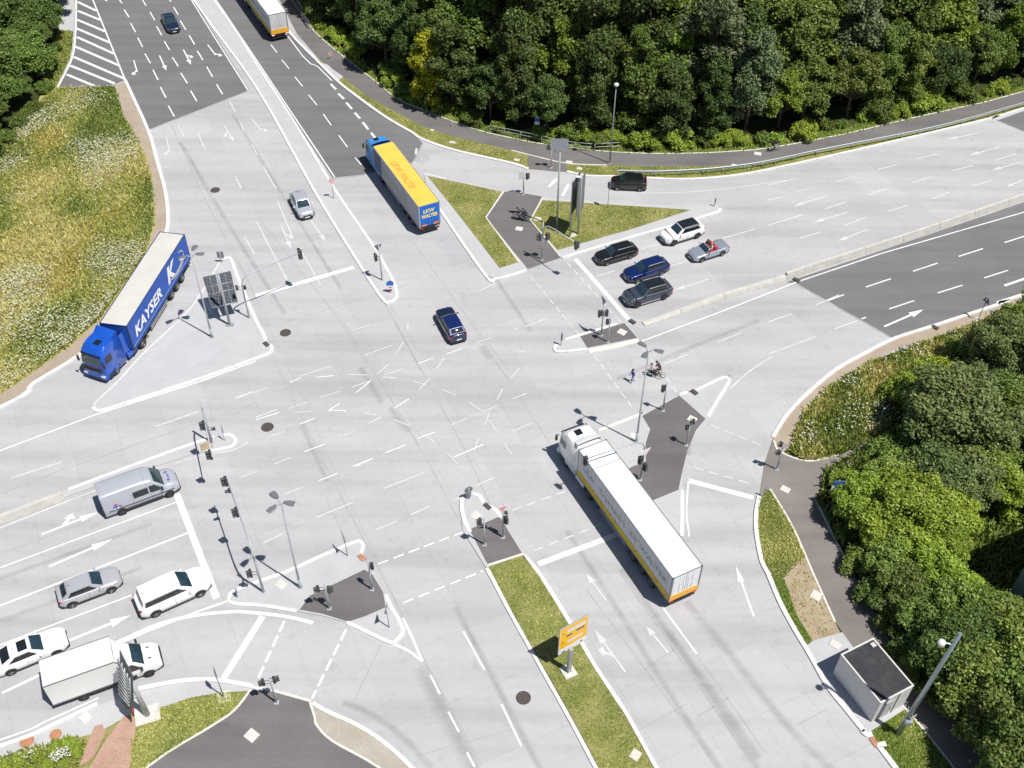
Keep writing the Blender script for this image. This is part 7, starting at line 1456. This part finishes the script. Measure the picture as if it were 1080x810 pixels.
def tufts(name, Q, z, h, wd, g, mats, midx=None, lean=.6, kind='stuff'):
    n = len(Q); C = np.concatenate([Q, np.full((n, 1), z)], 1); a = g.uniform(0, 6.283, n); hh = h * g.uniform(.5, 1.3, n); d = np.stack([np.cos(a), np.sin(a), np.zeros(n)], 1) * (wd * g.uniform(.6, 1.4, n))[:, None]
    l = g.normal(size=(n, 3)) * lean; l[:, 2] = 1; l = unit(l) * hh[:, None]
    q = np.stack([C - d, C + d, C + d * .55 + l, C - d * .55 + l], 1).reshape(-1, 3)
    me = np_mesh(name, q, 4, mats, midx); o = bpy.data.objects.new(name, me); COL.objects.link(o); o['kind'] = kind; return o
def heads(name, Q, z, h, r, g, mats, midx=None):
    n = len(Q); C = np.concatenate([Q, (z + h * g.uniform(.6, 1.2, n))[:, None]], 1); N = unit(np.array([0, 0, 1.0]) + .45 * g.normal(size=(n, 3)))
    me = np_mesh(name, leaves(C, N, r, g, .85), 4, mats, midx); o = bpy.data.objects.new(name, me); COL.objects.link(o); o['kind'] = 'stuff'; return o
def blade(name, a, b, c): return leaf_mat(name, a, b, c, 0, .3)
B_GREEN = blade('grass_blades_green', (.15, .21, .04), (.25, .31, .07), (.36, .41, .12))
B_OLIVE = blade('grass_blades_olive', (.32, .34, .08), (.47, .47, .12), (.60, .58, .20))
B_STRAW = blade('grass_blades_straw', (.48, .43, .14), (.64, .58, .22), (.76, .70, .36))
B_RUST = blade('grass_blades_rust', (.42, .34, .09), (.56, .46, .13), (.68, .58, .22))
B_CREAM = blade('flower_heads_cream', (.50, .48, .26), (.62, .60, .36), (.74, .72, .5))
B_FLOW = blade('flower_heads_white', (.62, .62, .48), (.74, .74, .62), (.82, .82, .74))
g = np.random.default_rng(5)
MEAD = [(121, 92), (131, 124), (148, 152), (157, 177), (160.5, 200), (162, 213), (162.5, 238), (150, 274), (105, 337), (75, 363.5), (20, 403), (0, 416), (-60, 440), (-90, 250), (-60, 150), (2, 160), (36, 115), (60, 94), (96, 92.5)]
Q = scatter(MEAD, 85000, g)
f1, f2, f3 = field(Q, .35, 1), field(Q, .25, 2), field(Q, .9, 3)
up_ = np.clip((np.array([PX((x, y, 0))[1] for x, y in Q[::1]]) - 90) / 120, 0, 1) if len(Q) < 1e5 else 0
near = np.clip((np.array([PX((x, y, 0)) for x, y in Q]) @ np.array([1, .35]) - 165) / 30, 0, 1)
s_ = f1 + .5 * f3 + g.normal(size=len(Q)) * .45 + (up_ - .55) * 1.6 - near * 1.2
mi = np.where(s_ < -.7, 0, np.where(s_ < .35, 1, np.where((f2 > .45) & (s_ < 1.3), 3, 2)))
tufts('meadow_grass', Q, .03, .42, .075, g, [B_GREEN, B_OLIVE, B_STRAW, B_RUST], mi)
Qf = scatter(MEAD, 26000, g, lambda q: np.clip(.10 + .55 * field(q, .13, 21) + .40 * field(q, .5, 22), .01, 1))
heads('meadow_flowers', Qf, .05, .45, .082, g, [B_FLOW, B_CREAM], (g.random(len(Qf)) < .6).astype(int))
for px, n, h, mats in [([(515, 599), (552, 587), (569, 610), (600, 661), (627, 707), (660, 757), (688, 809), (730, 880), (670, 880), (631, 809), (606, 762), (570, 699), (542, 648)], 9000, .10, 1), ([(452, 187), (490, 195.5), (528, 203.5), (512.5, 230), (530, 254), (546, 277), (527, 282.5), (490, 234), (463, 200)], 4500, .10, 1),
        ([(573, 213), (641, 217.5), (690, 220.5), (724, 222.5), (666, 242), (588, 263.5), (561, 233)], 7000, .12, 1), ([(360, 85), (386, 102), (411, 116), (446, 135), (481.6, 146), (539, 160), (554, 168), (552, 175), (479, 157), (446, 145.5), (406, 121), (371, 96)], 4500, .12, 1),
        ([(600, 175), (640, 176), (741, 177), (777, 175), (809, 172), (861, 162), (809, 177), (767, 184), (716, 187), (651, 184), (620, 184)], 4000, .12, 1), ([(168, 748), (200, 737), (228, 732), (256, 730), (246, 749), (221, 766), (156, 808), (140, 830), (138, 780)], 6000, .12, 2),
        ([(800, 527), (811, 517), (820, 529.5), (837, 560), (849, 588), (838, 599), (826, 611), (812, 605), (804, 591), (799.5, 561)], 3500, .12, 1), ([(921, 772), (956, 749), (966, 762), (1004, 809), (1050, 880), (990, 880), (944, 809), (933, 793)], 4500, .14, 0), ([(811, 606), (827, 612), (840, 648), (856, 676), (849, 680), (838, 663), (823, 636)], 900, .14, 0)]:
    Q = scatter(px, n, g); s_ = field(Q, 1.1, 31) + g.normal(size=len(Q)) * .6; mi = np.where(s_ < (-.15 if mats == 1 else (-.6 if mats == 2 else .9)), 0, np.where(s_ < 1.2, 1, 2))
    tufts('short_grass_blades', Q, .04 if mats != 1 or n in (4500, 4000, 3500) and h < .13 and px[0][1] < 190 and px[0][0] != 452 else .12, h, .05, g, [B_GREEN, B_OLIVE, B_STRAW], mi, 1.0)
# edge grasses and the rough herbs on the right
Q = np.concatenate([np.array([(p + n * random.uniform(.0, 1.9)).to_tuple() for p, n in edge_walk(.06)])]); tufts('edge_grass', Q, .03, .45, .07, g, [B_GREEN, B_OLIVE], g.integers(0, 2, len(Q)))
RG = [(834, 477), (852, 486), (886, 480), (912, 467), (935, 450), (958, 426), (963, 396), (1000, 373), (1055, 345), (1066, 328), (1000, 354), (917, 384), (872, 412), (852, 432), (840, 455)]
Q = scatter(RG, 16000, g); s_ = field(Q, .6, 41) + g.normal(size=len(Q)) * .6
tufts('rough_grass_blades', Q, .03, .6, .08, g, [B_GREEN, B_OLIVE, B_STRAW], np.where(s_ < .1, 0, np.where(s_ < 1.0, 1, 2)))
Q = scatter(RG, 2000, g, lambda q: np.clip(.1 + .5 * field(q, 1.0, 43) + .3 * field(q, 2.6, 44), 0, 1)); heads('rough_flowers', Q, .05, .7, .085, g, [B_FLOW])
FL = [(868, 500), (886, 486), (915, 470), (960, 430), (1000, 380), (1080, 330), (1150, 420), (1180, 700), (1120, 850), (1010, 745), (948, 667), (925, 640), (905, 605), (884, 569), (862, 530)]
Q = scatter([(62, 33), (77, 34), (76, 50), (73, 63), (66, 78), (59, 92), (48, 100), (40, 100), (50, 70)], 5000, g); tufts('short_grass_blades', Q, .04, .3, .07, g, [B_GREEN, B_OLIVE], g.integers(0, 2, len(Q)))
Q = scatter([(828, 611), (835, 597), (850, 588), (857, 606), (879, 655), (884, 667), (857, 675), (839, 648)], 260, g); tufts('soil_weeds', Q, .03, .1, .09, g, [B_GREEN, B_RUST], g.integers(0, 2, len(Q)), 1.2)
Q = scatter(FL, 26000, g); tufts('undergrowth', Q, .02, .7, .12, g, [B_GREEN, F_MID], g.integers(0, 2, len(Q)))
Q = scatter([(5, 796), (50, 785), (80, 777), (92, 782), (84, 806), (60, 840), (-40, 860), (-40, 815)], 3000, g); tufts('short_grass_blades', Q, .03, .35, .07, g, [B_GREEN, B_OLIVE], g.integers(0, 2, len(Q)))
Q = scatter([(20, 800), (50, 790), (72, 786), (78, 800), (50, 815)], 170, g, lambda q: np.clip(field(q, 1.5, 51) * 1.5, 0, 1)); heads('white_blossom', Q, .05, .8, .07, g, [B_FLOW])
